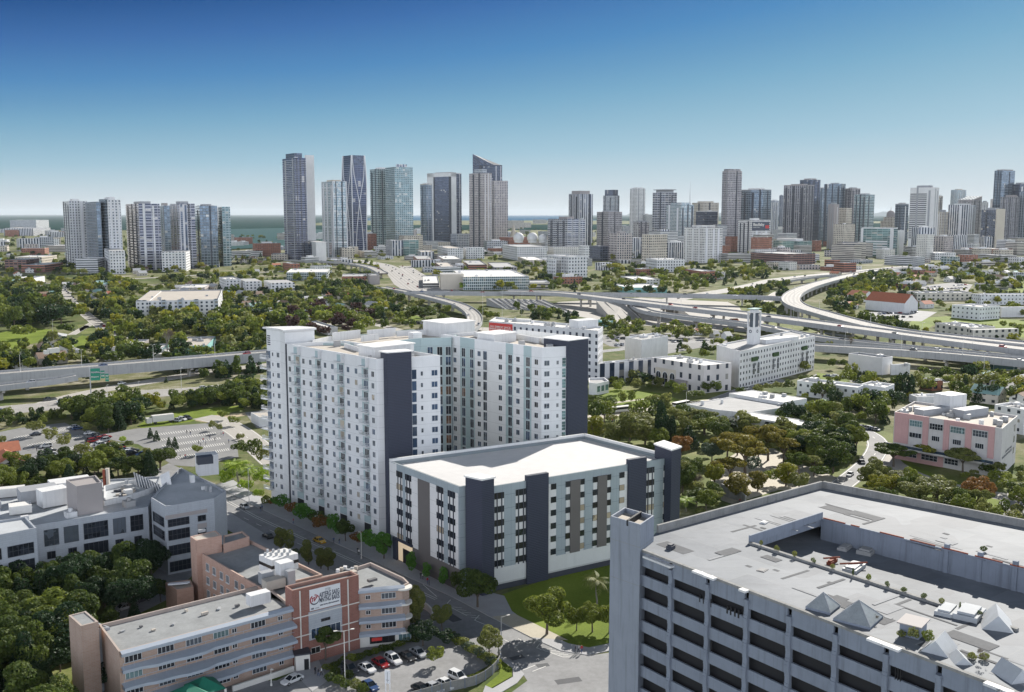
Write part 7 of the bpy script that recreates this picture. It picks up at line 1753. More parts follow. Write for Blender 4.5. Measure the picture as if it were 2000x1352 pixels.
for row in '''548,998,26,26,round,mid|569,1006,20,20,round,autumn|587,1018,28,22,round,mid|601,1024,28,24,round,mid|620,1031,26,26,round,dark|629,1040,26,28,round,autumn|651,1046,34,20,round,mid|664,1053,30,22,round,mid|675,1058,36,26,round,dark|699,1066,22,22,round,autumn|716,1075,33,24,round,mid|733,1081,30,22,round,mid|750,1092,41,24,tall,mid
804,1120,42,20,tall,mid|833,1133,34,20,tall,mid|864,1146,40,21,tall,mid|892,1157,42,26,round,dark|933,1187,78,74,round,dark|1068,1240,94,90,round,mid|1166,1181,74,66,palm,olive|1126,1232,50,38,round,mid|1157,1235,62,52,round,mid|1190,1236,66,50,round,mid
811,1228,90,42,tall,olive|863,1232,52,42,round,olive|956,1286,64,48,round,olive|851,1300,38,34,round,mid|826,1262,52,52,round,conifer|868,1262,34,36,round,conifer|636,1290,78,66,umbrella,dark|694,1262,76,26,tall,olive
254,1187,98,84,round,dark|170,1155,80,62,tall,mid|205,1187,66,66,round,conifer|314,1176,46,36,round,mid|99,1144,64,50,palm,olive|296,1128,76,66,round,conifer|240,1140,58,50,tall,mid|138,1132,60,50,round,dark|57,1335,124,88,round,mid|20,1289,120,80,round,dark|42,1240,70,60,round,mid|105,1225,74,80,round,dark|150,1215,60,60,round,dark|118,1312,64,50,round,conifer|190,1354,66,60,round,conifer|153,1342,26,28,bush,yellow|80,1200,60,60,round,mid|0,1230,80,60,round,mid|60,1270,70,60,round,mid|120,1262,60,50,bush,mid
549,1077,36,21,tall,olive|564,1081,36,17,tall,olive|603,1104,38,22,tall,olive|627,1112,34,20,tall,olive|641,1115,34,22,tall,olive|578,1084,12,14,bush,dark
466,948,60,62,palm,bright|443,950,34,34,round,bright|480,965,32,28,round,bright|505,978,26,20,round,bright|511,955,42,30,round,bright|455,938,48,40,palm,bright|488,950,50,40,palm,bright|520,985,22,22,bush,mid|535,990,18,18,round,autumn
69,852,32,32,round,olive|99,866,32,30,round,olive|126,880,34,28,round,olive|162,901,38,32,round,olive|169,847,24,20,round,olive|313,918,48,58,round,dark|270,927,42,52,round,dark|231,930,38,48,round,dark|192,925,44,46,round,olive|147,930,26,40,round,yellow|96,932,44,44,round,dark|36,946,36,56,round,dark|64,956,30,44,round,dark|8,950,34,40,round,dark|252,877,19,15,round,dark|294,856,22,12,cone,conifer|306,861,22,13,cone,conifer|330,872,20,10,cone,conifer|342,877,26,14,cone,conifer|385,889,22,22,round,mid|415,841,20,15,round,olive|428,846,20,14,round,olive|436,821,21,23,round,mid|456,832,20,24,round,mid|469,890,30,32,round,dark|498,902,46,32,round,dark|517,914,46,28,round,olive|465,858,12,8,column,olive|473,860,13,11,round,olive|240,868,16,14,round,bright|288,892,18,18,round,olive|210,905,22,24,round,olive|52,905,20,18,round,yellow|24,897,18,16,round,olive|5,880,30,18,round,olive
327,693,66,40,bare,twig|129,668,40,44,umbrella,dark|40,664,30,32,round,mid|58,660,26,22,round,mid|10,640,40,28,round,dark|214,662,34,14,column,mid|246,655,30,12,column,mid|232,656,22,10,column,mid|254,650,28,12,column,mid|120,634,44,44,round,conifer|104,640,40,40,round,conifer|88,640,36,40,round,conifer|70,640,32,34,round,dark|203,618,16,24,round,autumn|700,628,24,26,round,purple|612,655,28,24,round,purple|598,650,24,22,round,purple|634,660,26,24,round,purple|552,640,28,50,round,mid|660,640,20,40,round,purple
828,628,32,56,round,dark|806,626,26,40,round,dark|860,640,16,22,round,mid|1660,690,40,26,bare,twig
1290,870,94,22,column,conifer|1302,868,62,18,column,conifer|1318,856,34,20,column,mid|1288,872,52,22,column,conifer|1312,868,60,16,column,conifer|1345,876,50,40,cone,conifer|1376,850,40,56,round,mid|1400,848,36,46,round,mid|1362,832,26,34,round,olive|1455,930,92,110,umbrella,pine|1500,900,80,90,umbrella,pine|1420,905,70,80,umbrella,pine|1575,892,54,66,umbrella,olive|1622,890,62,76,round,dark|1600,905,60,60,round,dark|1352,965,56,52,bare,twig|1330,900,50,44,round,autumn|1390,905,46,42,round,blue|1395,955,50,38,round,yellow|1448,975,50,60,tall,pine|1480,960,42,40,tall,pine|1560,930,54,50,umbrella,dark|1535,950,46,44,tall,yellow|1470,925,34,34,round,blue|1545,930,40,40,umbrella,dark|1590,930,46,52,umbrella,olive|1340,1000,36,50,palm,bright|1318,1000,34,30,palm,bright|1360,990,40,50,round,dark|1535,870,40,36,round,mid|1630,860,30,30,round,dark
1745,912,52,84,umbrella,dark|1810,905,46,80,umbrella,yellow|1880,925,58,74,umbrella,olive|1910,990,62,58,round,autumn|1830,985,56,80,round,olive|1780,985,44,54,round,olive|1715,970,44,44,round,yellow|1700,950,36,50,round,olive|1740,965,40,40,round,yellow|1760,950,30,56,round,olive|1950,950,36,40,round,mid|1965,965,34,36,round,mid|1985,975,36,40,round,dark|1935,925,44,40,round,dark|1960,1005,40,24,bush,dark|1985,1008,30,30,bush,olive|1920,1005,30,40,bush,olive|1770,1012,26,30,bush,mid|1900,905,26,20,cone,mid
1165,800,28,36,round,dark|1185,802,30,36,round,dark|1150,798,26,30,round,dark|1205,770,26,20,round,mid|1215,790,26,18,tall,mid|1232,786,24,16,tall,mid|1245,748,24,28,cone,blue|1262,752,26,30,round,conifer|1208,762,20,22,round,mid|1358,782,22,36,round,dark|1380,770,26,24,round,dark|1398,772,30,24,round,dark|1445,775,20,18,round,dark|1480,772,22,20,round,olive|1500,765,18,18,round,olive|1520,765,22,20,round,olive|1540,765,24,22,round,dark|1570,755,24,24,round,dark|1590,752,20,22,round,dark|1230,862,56,50,tall,olive|1260,868,50,52,tall,olive|1195,868,44,40,tall,olive|1160,860,46,44,tall,yellow|1245,845,40,60,round,olive|1290,850,30,34,round,olive|1330,830,26,30,round,olive|1440,835,20,60,round,blue|1490,840,20,40,round,olive|1620,838,40,34,round,conifer|1650,845,44,40,round,dark|1680,800,26,34,round,dark|1560,838,22,30,round,dark
1680,775,34,22,column,conifer|1755,775,50,14,column,conifer|1768,777,54,16,column,conifer|1778,778,50,14,column,conifer|1790,770,46,26,round,olive|1678,745,22,20,cone,conifer|1745,770,28,12,column,conifer|1810,768,34,34,round,mid|1880,765,36,34,round,olive|1925,765,42,46,round,olive|1955,770,34,34,round,mid|1990,790,40,40,round,dark|1975,755,20,16,round,mid|1830,745,24,24,round,dark|1850,740,24,24,round,dark|1805,738,24,24,round,dark|1870,745,22,24,round,dark'''.replace('\n','|').split('|'):
    a=row.split(',');a[5]='vivid'if a[5]=='mid'and 540<float(a[0])<900 and 990<float(a[1])<1160 else a[5];a[5]='dark'if a[5]=='mid'and float(a[0])<330 and float(a[1])>1060 else a[5];kk=1.3 if 540<float(a[0])<760 and 990<float(a[1])<1160 else 1;tree(float(a[0]),float(a[1]),float(a[2])*kk,float(a[3])*kk,a[4],'lf_'+a[5])  # lower-left trees take the dark leaf: shade put into their colour
# hedges and bushes of the front car park
for i in range(13):t=i/12;tree(640+185*t,1308-62*t+wr.uniform(-2,2),wr.uniform(13,19),wr.uniform(22,30),'bush','lf_dark'if i%3 else 'lf_mid')
for i in range(12):t=i/11;tree(882+88*t,1248+55*t,wr.uniform(14,24),wr.uniform(24,34),'bush',('lf_olive','lf_blue','lf_mid')[i%3])
for x,y,h_ in((645,1332,24),(662,1338,26),(680,1326,22),(655,1320,20),(694,1348,30),(710,1355,26),(675,1345,24)):tree(x,y,h_,26,'bush','lf_dark'if h_<27 else 'lf_olive')
for i in range(14):t=i/13;tree(845+115*t,1352-42*t,wr.uniform(7,10),wr.uniform(11,15),'bush','lf_mid')
for p_ in(POTS):
    TREES.append((p_.x,p_.y,CH+.3,wr.uniform(.9,1.3),wr.uniform(.45,.7),'bush'if wr.random()<.8 else 'column',wr.choice(('lf_dark','lf_olive','lf_mid'))))
for x,y,kd,lf,hh in((1650,1210,'bare','lf_twig',1.6),(1715,1218,'bare','lf_twig',1.4),(1706,1212,'bush','lf_olive',1.1),(1783,1255,'round','lf_olive',2.0),(1811,1262,'round','lf_mid',2.2),(1760,1245,'bush','lf_olive',1.2),(1898,1288,'bush','lf_olive',1.1),(1915,1292,'bare','lf_twig',2.0),(1922,1290,'bush','lf_olive',1.2),(1917,1300,'bare','lf_twig',2.2),(1921,1078,'bush','lf_dark',1.2),(1968,1318,'bush','lf_dark',1.0)):
    c=P(x,y,CH);TREES.append((c.x,c.y,CH,hh,hh*.75,kd,lf))
for x,y,h_,w_,k_,l_ in((1425,945,60,70,'umbrella','lf_pine'),(1480,905,56,70,'umbrella','lf_olive'),(1530,905,58,66,'umbrella','lf_pine'),(1560,962,40,40,'round','lf_olive'),(1510,948,36,36,'round','lf_mid'),(1605,945,40,46,'umbrella','lf_dark'),(1440,890,50,60,'umbrella','lf_pine')):tree(x,y,h_,w_,k_,l_)
zr=random.Random(21)
KW={'wood':(('round','lf_dark'),('round','lf_mid'),('broad','lf_olive'),('round','lf_dark'),('tall','lf_mid'),('round','lf_olive'),('cone','lf_conifer'),('round','lf_yellow'),('round','lf_conifer'),('broad','lf_mid')),
      'dark':(('round','lf_dark'),('round','lf_conifer'),('tall','lf_dark'),('cone','lf_conifer'),('round','lf_mid')),'park':(('umbrella','lf_olive'),('round','lf_mid'),('bush','lf_olive'),('round','lf_dark'),('bush','lf_mid'),('tall','lf_olive')),
      'purple':(('round','lf_purple'),('round','lf_dark'),('round','lf_mid')),'gold':(('round','lf_yellow'),('round','lf_autumn'),('round','lf_olive')),'street':(('round','lf_mid'),('round','lf_dark'),('round','lf_olive'))}
def zone(pix,n,kind,h0,h1,near=.8):
    poly=[P2(x,y)for x,y in pix];xs=[p.x for p in poly];ys=[p.y for p in poly];k=0
    bl=[b for b in BLOCK if max(p[0]for p in b)>min(xs)and min(p[0]for p in b)<max(xs)and max(p[1]for p in b)>min(ys)and min(p[1]for p in b)<max(ys)]
    bb=[(min(p[0]for p in b),max(p[0]for p in b),min(p[1]for p in b),max(p[1]for p in b),b)for b in bl]
    for _ in range(n*6):
        if k>=n:break
        x,y=zr.uniform(min(xs),max(xs)),zr.uniform(min(ys),max(ys))
        if not inpoly(x,y,poly):continue
        if any(a-2<=x<=b+2 and c-2<=y<=d+2 and(inpoly(x,y,q)or min((Vector((x,y))-Vector(v[:2])).length for v in q)<2.5)for a,b,c,d,q in bb):continue
        kd,lf=zr.choice(KW[kind]);h=h0*.75+(h1-h0*.7)*zr.random()**1.4*1.15;h*=.45 if kd=='bush'else 1
        TREES.append((x,y,0,h,h*zr.uniform(.8,1.25),kd,lf));k+=1
zone([(-120,560),(200,548),(330,575),(220,600),(215,625),(-120,640)],420,'wood',7,13);zone([(-60,590),(60,590),(120,625),(90,655),(-60,650)],90,'dark',13,21);zone([(40,600),(115,590),(160,612),(110,630),(40,625)],40,'gold',9,13)
zone([(-120,660),(60,680),(200,670),(420,640),(430,680),(330,712),(-120,740)],190,'wood',6,11);zone([(160,600),(420,625),(520,640),(520,700),(330,680),(200,640)],210,'wood',8,14)
zone([(420,575),(720,560),(790,600),(760,640),(520,640),(430,610)],420,'wood',7,12);zone([(300,545),(560,535),(560,572),(330,575)],120,'wood',6,11);zone([(580,600),(720,610),(760,650),(560,665)],60,'purple',8,13);zone([(490,615),(560,610),(560,660),(500,650)],30,'dark',10,14)
zone([(125,812),(185,800),(275,800),(290,830),(200,848),(150,828)],75,'dark',7,10.5);zone([(190,800),(290,790),(330,800),(280,816)],22,'wood',5,8);zone([(330,800),(395,782),(530,768),(530,802),(400,806)],80,'dark',5,9);zone([(400,772),(530,755),(530,775),(400,790)],40,'dark',6,9);zone([(-40,815),(110,812),(150,826),(40,834),(-40,840)],50,'dark',3,5)
zone([(330,725),(420,700),(520,700),(520,730),(400,745)],70,'dark',7,11);zone([(100,745),(185,742),(180,756),(60,768)],16,'street',3,5);zone([(220,750),(300,736),(330,747),(240,762)],14,'dark',2,3.5)
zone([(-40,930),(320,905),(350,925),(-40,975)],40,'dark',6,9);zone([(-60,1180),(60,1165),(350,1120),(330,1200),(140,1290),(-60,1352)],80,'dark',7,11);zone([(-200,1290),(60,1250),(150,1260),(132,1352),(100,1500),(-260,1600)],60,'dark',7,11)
zone([(1143,810),(1220,815),(1340,800),(1420,850),(1400,900),(1340,960),(1330,1010),(1250,880),(1143,858)],46,'park',5,10);zone([(1430,835),(1640,830),(1700,880),(1600,925),(1460,900)],46,'park',6,10);zone([(1330,960),(1420,975),(1380,1010),(1325,1015)],12,'park',5,7)
zone([(1680,940),(1990,930),(2080,1020),(1860,1030),(1640,985)],60,'park',4,8);zone([(1540,800),(1660,850),(1690,900),(1640,960),(1560,930),(1500,860)],40,'dark',7,11);zone([(1700,860),(1790,915),(1700,960),(1650,940)],22,'park',6,10);zone([(1560,785),(1750,770),(1745,850),(1690,840),(1590,800)],44,'dark',6,10);zone([(1600,745),(1800,745),(1990,720),(2080,800),(1860,790),(1640,770)],70,'wood',5,10);zone([(1145,745),(1290,745),(1340,780),(1160,796)],26,'street',4,7)
zone([(1605,600),(1640,560),(1700,535),(1760,560),(1700,590),(1650,620)],190,'wood',8,12);zone([(1680,625),(1800,640),(1790,655),(1700,645)],40,'dark',6,9);zone([(1700,540),(1880,530),(2080,520),(2080,560),(1900,575),(1750,570)],190,'wood',7,12);zone([(1780,518),(2080,505),(2080,535),(1760,535)],150,'wood',7,12);zone([(1500,545),(1545,555),(1540,620),(1500,615)],50,'dark',7,11)
zone([(1400,595),(1540,590),(1500,615),(1380,602)],40,'dark',5,8);zone([(1420,580),(1530,560),(1540,578),(1440,585)],70,'wood',7,10);zone([(1060,540),(1300,545),(1460,530),(1500,545),(1360,580),(1060,572)],210,'wood',7,12);zone([(1170,525),(1500,515),(1540,530),(1480,548),(1200,548)],170,'wood',7,12);zone([(1180,630),(1350,628),(1440,650),(1420,668),(1200,672),(1160,655)],70,'street',4,8);zone([(1350,665),(1450,672),(1400,690),(1240,700)],14,'dark',4,6)
zone([(850,540),(1080,515),(1100,560),(1060,570),(880,570)],130,'wood',7,12);zone([(560,520),(740,515),(735,560),(560,560)],90,'wood',7,11);zone([(780,590),(900,605),(940,650),(800,660),(740,620)],60,'street',5,9);zone([(930,600),(960,610),(1000,660),(940,660)],20,'street',4,7);zone([(990,600),(1110,612),(1140,640),(1010,622)],34,'dark',6,9)
zone([(-200,500),(540,500),(560,545),(-200,545)],420,'wood',7,12);zone([(-300,462),(560,462),(560,500),(-300,500)],420,'wood',8,14);zone([(560,470),(2150,470),(2150,525),(560,525)],420,'wood',7,13);zone([(820,446),(2200,446),(2200,475),(820,475)],260,'wood',9,16);zone([(1180,640),(1680,610),(1700,740),(1300,720)],70,'street',5,8);zone([(1700,560),(2080,575),(2080,700),(1700,690)],130,'wood',6,9)
for x0,y0,x1,y1,n in((887,545,905,568,9),(840,608,922,618,0),(1950,640,2060,655,6)):
    for i in range(n):t=(i+.5)/n;tree(x0+(x1-x0)*t,y0+(y1-y0)*t,15,14,'round','lf_bright'if n==9 else 'lf_mid')
# landmarks used in labels: (picture x, picture y, name)
LM=[(650,1030,'the white tower'),(860,1150,'the block gateway'),(1080,1200,'the junction lawn'),(790,1290,'the front car park'),(930,1300,'the car park fence'),(500,1250,'the tan brick wing'),(200,1130,'the stone institute'),(60,1260,'the brick end tower'),(600,1100,'the olive-tree kerb'),(480,950,'the far street end'),
      (110,880,'the dotted car park'),(360,880,'the striped car park'),(220,810,'the highway grove'),(440,770,'the highway hedge'),(80,665,'the park pavilion'),(330,690,'the teal-roofed block'),(280,610,'the white-grey flats'),(500,565,'the cream flats'),(640,640,'the brown shed'),(830,620,'the swinging ramp'),(900,555,'the glass school'),(1100,545,'the jagged white flats'),(1250,565,'the turquoise hall'),
      (1240,765,'the arcade garden'),(1480,750,'the clock tower'),(1300,840,'the cypresses'),(1450,900,'the sunlit court'),(1590,870,'the slant-window hall'),(1350,985,'the retaining wall'),(1720,800,'the market street'),(1850,910,'the pink building'),(1850,985,'the eastern park'),(1900,750,'the viaduct terminal'),(1740,600,'the red-roofed hall'),(1640,580,'the curved flyover'),(1880,655,'the beige blocks'),(1480,600,'the interchange'),(1900,530,'the green field'),(1250,660,'the turquoise containers'),(1650,690,'the viaducts'),(200,520,'the waterfront towers'),(650,540,'the many-piered road'),(1500,520,'the shopping blocks'),(1600,1130,'the concrete deck')]
LMW=[(P(x,y,CH if n.endswith('concrete deck')else 0),n)for x,y,n in LM]
ORD=['first','second','third','fourth','fifth','sixth','seventh','eighth','ninth','tenth','eleventh','twelfth','thirteenth','fourteenth','fifteenth','sixteenth','seventeenth','eighteenth','nineteenth','twentieth']
ORD+=['twenty-'+o for o in ORD[:9]]+['thirtieth']+['thirty-'+o for o in ORD[:9]]+['fortieth']
def landmark(p):
    k=lambda q:(q-p).length/max(p.y,60)
    return min(LMW,key=lambda e:(e[0]-p).length)[1]
def autolabel(objs):
    """objs: (object, adjective phrase, noun, plural) - labels that single each one out"""
    gr={}
    for o,adj,noun,plural in objs:gr.setdefault((adj,noun,plural,landmark(Vector(o.location))),[]).append(o)
    for(adj,noun,plural,lm),L in gr.items():
        if len(L)==1:L[0]['label']=f'{adj} {noun} beside {lm}';continue
        L.sort(key=lambda o:PX(o.location)[0])
        for i,o in enumerate(L):
            o['label']=(f'leftmost of {adj} {plural} beside {lm}'if i==0 else f'rightmost of {adj} {plural} beside {lm}'if i==len(L)-1 else f'{ORD[min(i, 39)]} from left among {adj} {plural} beside {lm}')
ADJ={'lf_vivid':'vivid green','lf_dark':'dark green','lf_mid':'fresh green','lf_olive':'olive green','lf_yellow':'yellow-green','lf_bright':'bright lime','lf_autumn':'rusty','lf_purple':'purple-leaved','lf_conifer':'blackish green','lf_blue':'grey-green','lf_pine':'golden','lf_twig':'leafless brown'}
NM={'round':('broadleaf_tree','round tree','round trees','tree'),'broad':('broadleaf_tree','broad tree','broad trees','tree'),'umbrella':('umbrella_pine','spreading tree','spreading trees','tree'),'cone':('conifer_tree','conical tree','conical trees','tree'),'column':('cypress_tree','columnar tree','columnar trees','tree'),'tall':('broadleaf_tree','upright tree','upright trees','tree'),'bush':('shrub','shrub','shrubs','shrub'),'palm':('palm_tree','palm','palms','palm tree'),'bare':('bare_tree','bare tree','bare trees','tree')}
def inview(t):
    x,y,d=PX((t[0],t[1],t[2]+t[3]*.5));return-30<x<2030 and y<1400
zone([(-1100,500),(-110,500),(-110,720),(-1100,800)],620,'wood',7,13);zone([(2080,510),(2900,500),(2900,800),(2080,760)],420,'wood',7,13);zone([(-900,960),(-60,930),(-60,1300),(-900,1400)],90,'dark',7,11)
vis=[t for t in TREES if inview(t)];outv=[t for t in TREES if not inview(t)]
vis.sort(key=lambda t:-(t[3]*t[4])/(t[1]*t[1]));indiv=vis[:292];rest=vis[292:]+outv
lab=[]
for i,(x,y,z,h,w_,kd,lf)in enumerate(indiv):
    hi=2 if y<420 and h/y>.012 else 1
    tm,cm,_,_=proto(kd,lf,i%(3 if hi==2 else 2),hi);nm,noun,plural,cat=NM[kd]
    r_=thing(nm,'tree',cat,(x,y,z),'trees and shrubs of the city');a=rnd.uniform(0,6.28);M=Matrix.Translation((x,y,z))@Matrix.Rotation(a,4,'Z')@Matrix.Diagonal((w_,w_,h,1))
    put('trunk',tm,r_,M);put('crown',cm,r_,M);lab.append((r_,ADJ[lf],noun,plural))
autolabel(lab)
LEAFS=sorted(set(t[6]for t in rest));AQ,AT,AM=[],[],[]
for i,(x,y,z,h,w_,kd,lf)in enumerate(rest):
    _,_,Q,tint=proto(kd,lf,i%3,0 if y>520 else 1)
    a=rnd.uniform(0,6.28);ca,sa=math.cos(a),math.sin(a);q=Q.copy();X_,Y_=q[...,0]*w_,q[...,1]*w_
    q[...,0]=x+X_*ca-Y_*sa;q[...,1]=y+X_*sa+Y_*ca;q[...,2]=z+q[...,2]*h
    AQ.append(q);AT.append(np.clip(tint+rnd.uniform(-.12,.12),0,1));AM.append(np.full(len(q),LEAFS.index(lf)))
o=bpy.data.objects.new('woodland',qmesh('woodland',np.concatenate(AQ),np.concatenate(AT),LEAFS,np.concatenate(AM)));COL.objects.link(o)
tag(o,'mass of distant green and olive trees among the houses and roads',kind='stuff')
print('TREES',len(TREES),len(indiv),len(rest),sum(len(q)for q in AQ))
# ================================================================ houses, far city blocks, cars, people, street furniture
FBLOCK=[(min(p[0]for p in b),max(p[0]for p in b),min(p[1]for p in b),max(p[1]for p in b),b)for b in BLOCK]
def free(x,y,m_=6):
    for a,b,c,d,q in FBLOCK:
        if a-m_<x<b+m_ and c-m_<y<d+m_:
            if inpoly(x,y,q)or min((Vector((x,y))-Vector(v[:2])).length for v in q)<m_:return False
    return True
hr=random.Random(5);hl_=[]
for pix,n,big in(([(-60,548),(240,560),(220,610),(-60,615)],44,0),([(-60,668),(130,690),(150,712),(-60,725)],8,0),([(430,580),(700,575),(760,620),(560,640)],44,0),([(-60,500),(560,500),(560,545),(-60,545)],34,0),([(1620,540),(1900,530),(2040,545),(1900,565),(1720,560)],24,0),([(1800,755),(1990,745),(2020,800),(1880,790)],5,0),([(-40,905),(50,900),(60,930),(-40,935)],3,0),([(340,560),(420,556),(430,575),(350,580)],5,0)):
    poly=[P2(x,y)for x,y in pix];xs=[p.x for p in poly];ys=[p.y for p in poly];k=0
    for _ in range(n*12):
        if k>=n:break
        x,y=hr.uniform(min(xs),max(xs)),hr.uniform(min(ys),max(ys))
        if not inpoly(x,y,poly)or not free(x,y,9):continue
        px,py,d=PX((x,y,0))
        if not-10<px<2010:continue
        L,W,Hh=hr.uniform(10,17),hr.uniform(8,11),hr.uniform(3.2,5.5);a=R(38+hr.choice((0,90))+hr.uniform(-8,8));ca,sa=math.cos(a),math.sin(a)
        q=[Vector((x+u*ca-v*sa,y+u*sa+v*ca))for u,v in((-L/2,-W/2),(L/2,-W/2),(L/2,W/2),(-L/2,W/2))]
        rf,ra_=hr.choice((('tile_brown','brown-roofed'),('plain_grey','grey-roofed'),('tile_red','red-roofed'),('roof_white','white-roofed'),('tile_brown','brown-roofed'),('plain_grey','grey-roofed'),('tile_teal','teal-roofed')))
        wl,wa=hr.choice((('f_house','beige'),('f_house2','white')));r_=thing('house','x','house',(x,y,0),'small houses among the trees');BLOCK.append(q)
        mb=MB()
        for i in range(4):mb.wall(q[i],q[(i+1)%4],0,Hh,0,3.6)
        m0,m1=(q[0]+q[3])/2,(q[1]+q[2])/2;rh=W*.28;mb.face([(*q[3],Hh),(*q[0],Hh),(*m0,Hh+rh)]);mb.face([(*q[1],Hh),(*q[2],Hh),(*m1,Hh+rh)]);mb.build('wall',[wl],r_)
        mr=MB();qq=inset(q,-.6);e=(q[1]-q[0]).normalized()*.6;A0,A1,B0,B1=(*qq[0],Hh-.3),(*qq[1],Hh-.3),(*qq[3],Hh-.3),(*qq[2],Hh-.3);R0,R1_=(*(m0-e),Hh+rh+.08),(*(m1+e),Hh+rh+.08)
        mr.face([A0,A1,R1_,R0]);mr.face([B1,B0,R0,R1_]);mr.build('roof',[rf],r_);hl_.append((r_,f'{ra_} {wa}','house','houses'));k+=1
        FBLOCK.append((min(v.x for v in q),max(v.x for v in q),min(v.y for v in q),max(v.y for v in q),q))
# ordinary city blocks between and behind the towers
sty=[('f_white','white square-windowed'),('f_beige','beige square-windowed'),('f_whiteband','white banded'),('f_grey','grey gridded'),('f_brick','brick'),('f_beigeband','beige banded'),('f_pink','pinkish'),('f_parking','open-decked'),('f_house2','plain white'),('f_vert','striped white')]
for(px0,px1,py0,py1,n,h0,h1,L0,L1)in((-20,130,440,500,26,8,24,25,70),(240,560,462,505,22,8,22,25,60),(600,840,455,500,20,10,40,20,50),(800,1110,440,505,34,8,30,30,80),(1000,1110,434,448,8,20,40,60,140),(1110,1500,455,520,54,10,45,22,50),(1480,2020,455,512,66,10,50,22,50),(560,900,505,540,16,5,10,20,40),(1060,1260,512,560,10,5,10,20,40),(1560,2020,512,540,14,5,9,18,40),(1700,1990,535,570,12,4,7,18,34),(700,760,590,640,2,4,6,14,20)):
    k=0
    for _ in range(n*10):
        if k>=n:break
        px,py=hr.uniform(px0,px1),hr.uniform(py0,py1);b=P(px,py)
        L,W=hr.uniform(L0,L1),hr.uniform(L0,L1)*.6
        if not free(b.x,b.y,L*.45):continue
        a=R(hr.choice((38,38,30,12)));ca,sa=math.cos(a),math.sin(a);q=[Vector((b.x+u*ca-v*sa,b.y+u*sa+v*ca))for u,v in((-L/2,-W/2),(L/2,-W/2),(L/2,W/2),(-L/2,W/2))]
        st_,ad=hr.choice(sty);r_,_,hh=bldg(0,0,0,0,0,st_,'x','city_block','building',poly=q,h=hr.uniform(h0,h1)*(.6+.8*hr.random()),units=2,roof=hr.choice(('roof_white','roof_grey','roof_tan')),group='ordinary blocks between the towers',top=(.4,3,'plain_white')if hr.random()<.35 else None)
        hl_.append((r_,('tall 'if hh>28 else '')+ad,'block','blocks'));FBLOCK.append((min(v.x for v in q),max(v.x for v in q),min(v.y for v in q),max(v.y for v in q),q));k+=1
autolabel(hl_)
# ---------------------------------------------------------------- cars
for n_,c_ in(('white',(.70,.70,.70)),('silver',(.42,.43,.45)),('dark grey',(.07,.075,.085)),('black',(.015,.015,.018)),('red',(.32,.015,.02)),('blue',(.03,.07,.18)),('yellow',(.62,.36,.02))):mat('car '+n_,c_,.28,.02,1,metal=.15)
mat('car_glass',(.015,.02,.025),.08,0);mat('tyre',(.02,.02,.02),.8,.1);mat('head_lamp',(.7,.7,.7),.2,0);mat('rim',(.4,.4,.42),.3,0,metal=.7)
def car_bits(col,suv):
    H1=.98 if suv else .86;H2=1.72 if suv else 1.42;st=[(-2.25,.55,.72),(-2.15,H1*.95,.80),(-1.3,H1,.88),(1.0,H1,.88),(1.9,H1*.86,.84),(2.25,H1*.68,.72)];b=MB()
    ring=lambda s:[(s[0],-s[2]*.92,.28),(s[0],-s[2],.5),(s[0],-s[2]*.95,s[1]),(s[0],s[2]*.95,s[1]),(s[0],s[2],.5),(s[0],s[2]*.92,.28)]
    rs=[ring(s)for s in st]
    for A,B in zip(rs,rs[1:]):
        for i in range(6):b.face([A[i],A[(i+1)%6],B[(i+1)%6],B[i]][::-1])
    b.face(rs[0]);b.face(rs[-1][::-1]);x0,x1,x2,x3=(-2.0,-1.75,.35,1.15)if suv else(-1.75,-1.05,.25,1.1);g=MB()
    lo=[(x0,-.8),(x3,-.8),(x3,.8),(x0,.8)];hi_=[(x1,-.64),(x2,-.64),(x2,.64),(x1,.64)]
    for i in range(4):j=(i+1)%4;g.face([(*lo[i],H1-.02),(*lo[j],H1-.02),(*hi_[j],H2-.06),(*hi_[i],H2-.06)])
    b.prism([(x1,-.65),(x2,-.65),(x2,.65),(x1,.65)],H2-.06,H2,0,bottom=True)
    for i in range(4):b.tube((*lo[i],H1),(*hi_[i],H2-.03),.05,.05,4,cap=False)
    xm=(x1+x2)/2
    for s_ in(-1,1):b.tube((xm,s_*.8,H1),(xm,s_*.64,H2-.03),.05,.05,4,cap=False);b.box((.9,s_*.93,H1-.02),.2,.14,.14)
    return b,g
wh=MB();wh.tube((0,-.1,0),(0,.1,0),.33,.33,14,0);wh.tube((0,-.115,0),(0,.115,0),.2,.2,10,1);WHM=wh.mesh('wheel',['tyre','rim']);hm_=MB();hm_.box((0,0,0),.12,.34,.14);HLM=hm_.mesh('headlight',['head_lamp'])
CM={}
def carproto(col,suv):
    if(col,suv)not in CM:
        b,g=car_bits(col,suv);f=MB();f.__dict__.update({k:list(v)for k,v in b.__dict__.items()});k=len(f.v);f.v+=g.v;f.f+=[[q+k for q in z]for z in g.f];f.m+=[1]*len(g.f);f.uv+=g.uv;f.sm+=g.sm
        for x in(-1.4,1.4):
            for y in(-.8,.8):n0=len(f.m);f.tube((x,y-.1,.33),(x,y+.1,.33),.33,.33,8);f.m[n0:]=[2]*(len(f.m)-n0)
        CM[(col,suv)]=(b.mesh('body',['car '+col]),g.mesh('windows',['car_glass']),f.mesh('car',['car '+col,'car_glass','tyre']))
    return CM[(col,suv)]
CARS=[];cr_=random.Random(9)
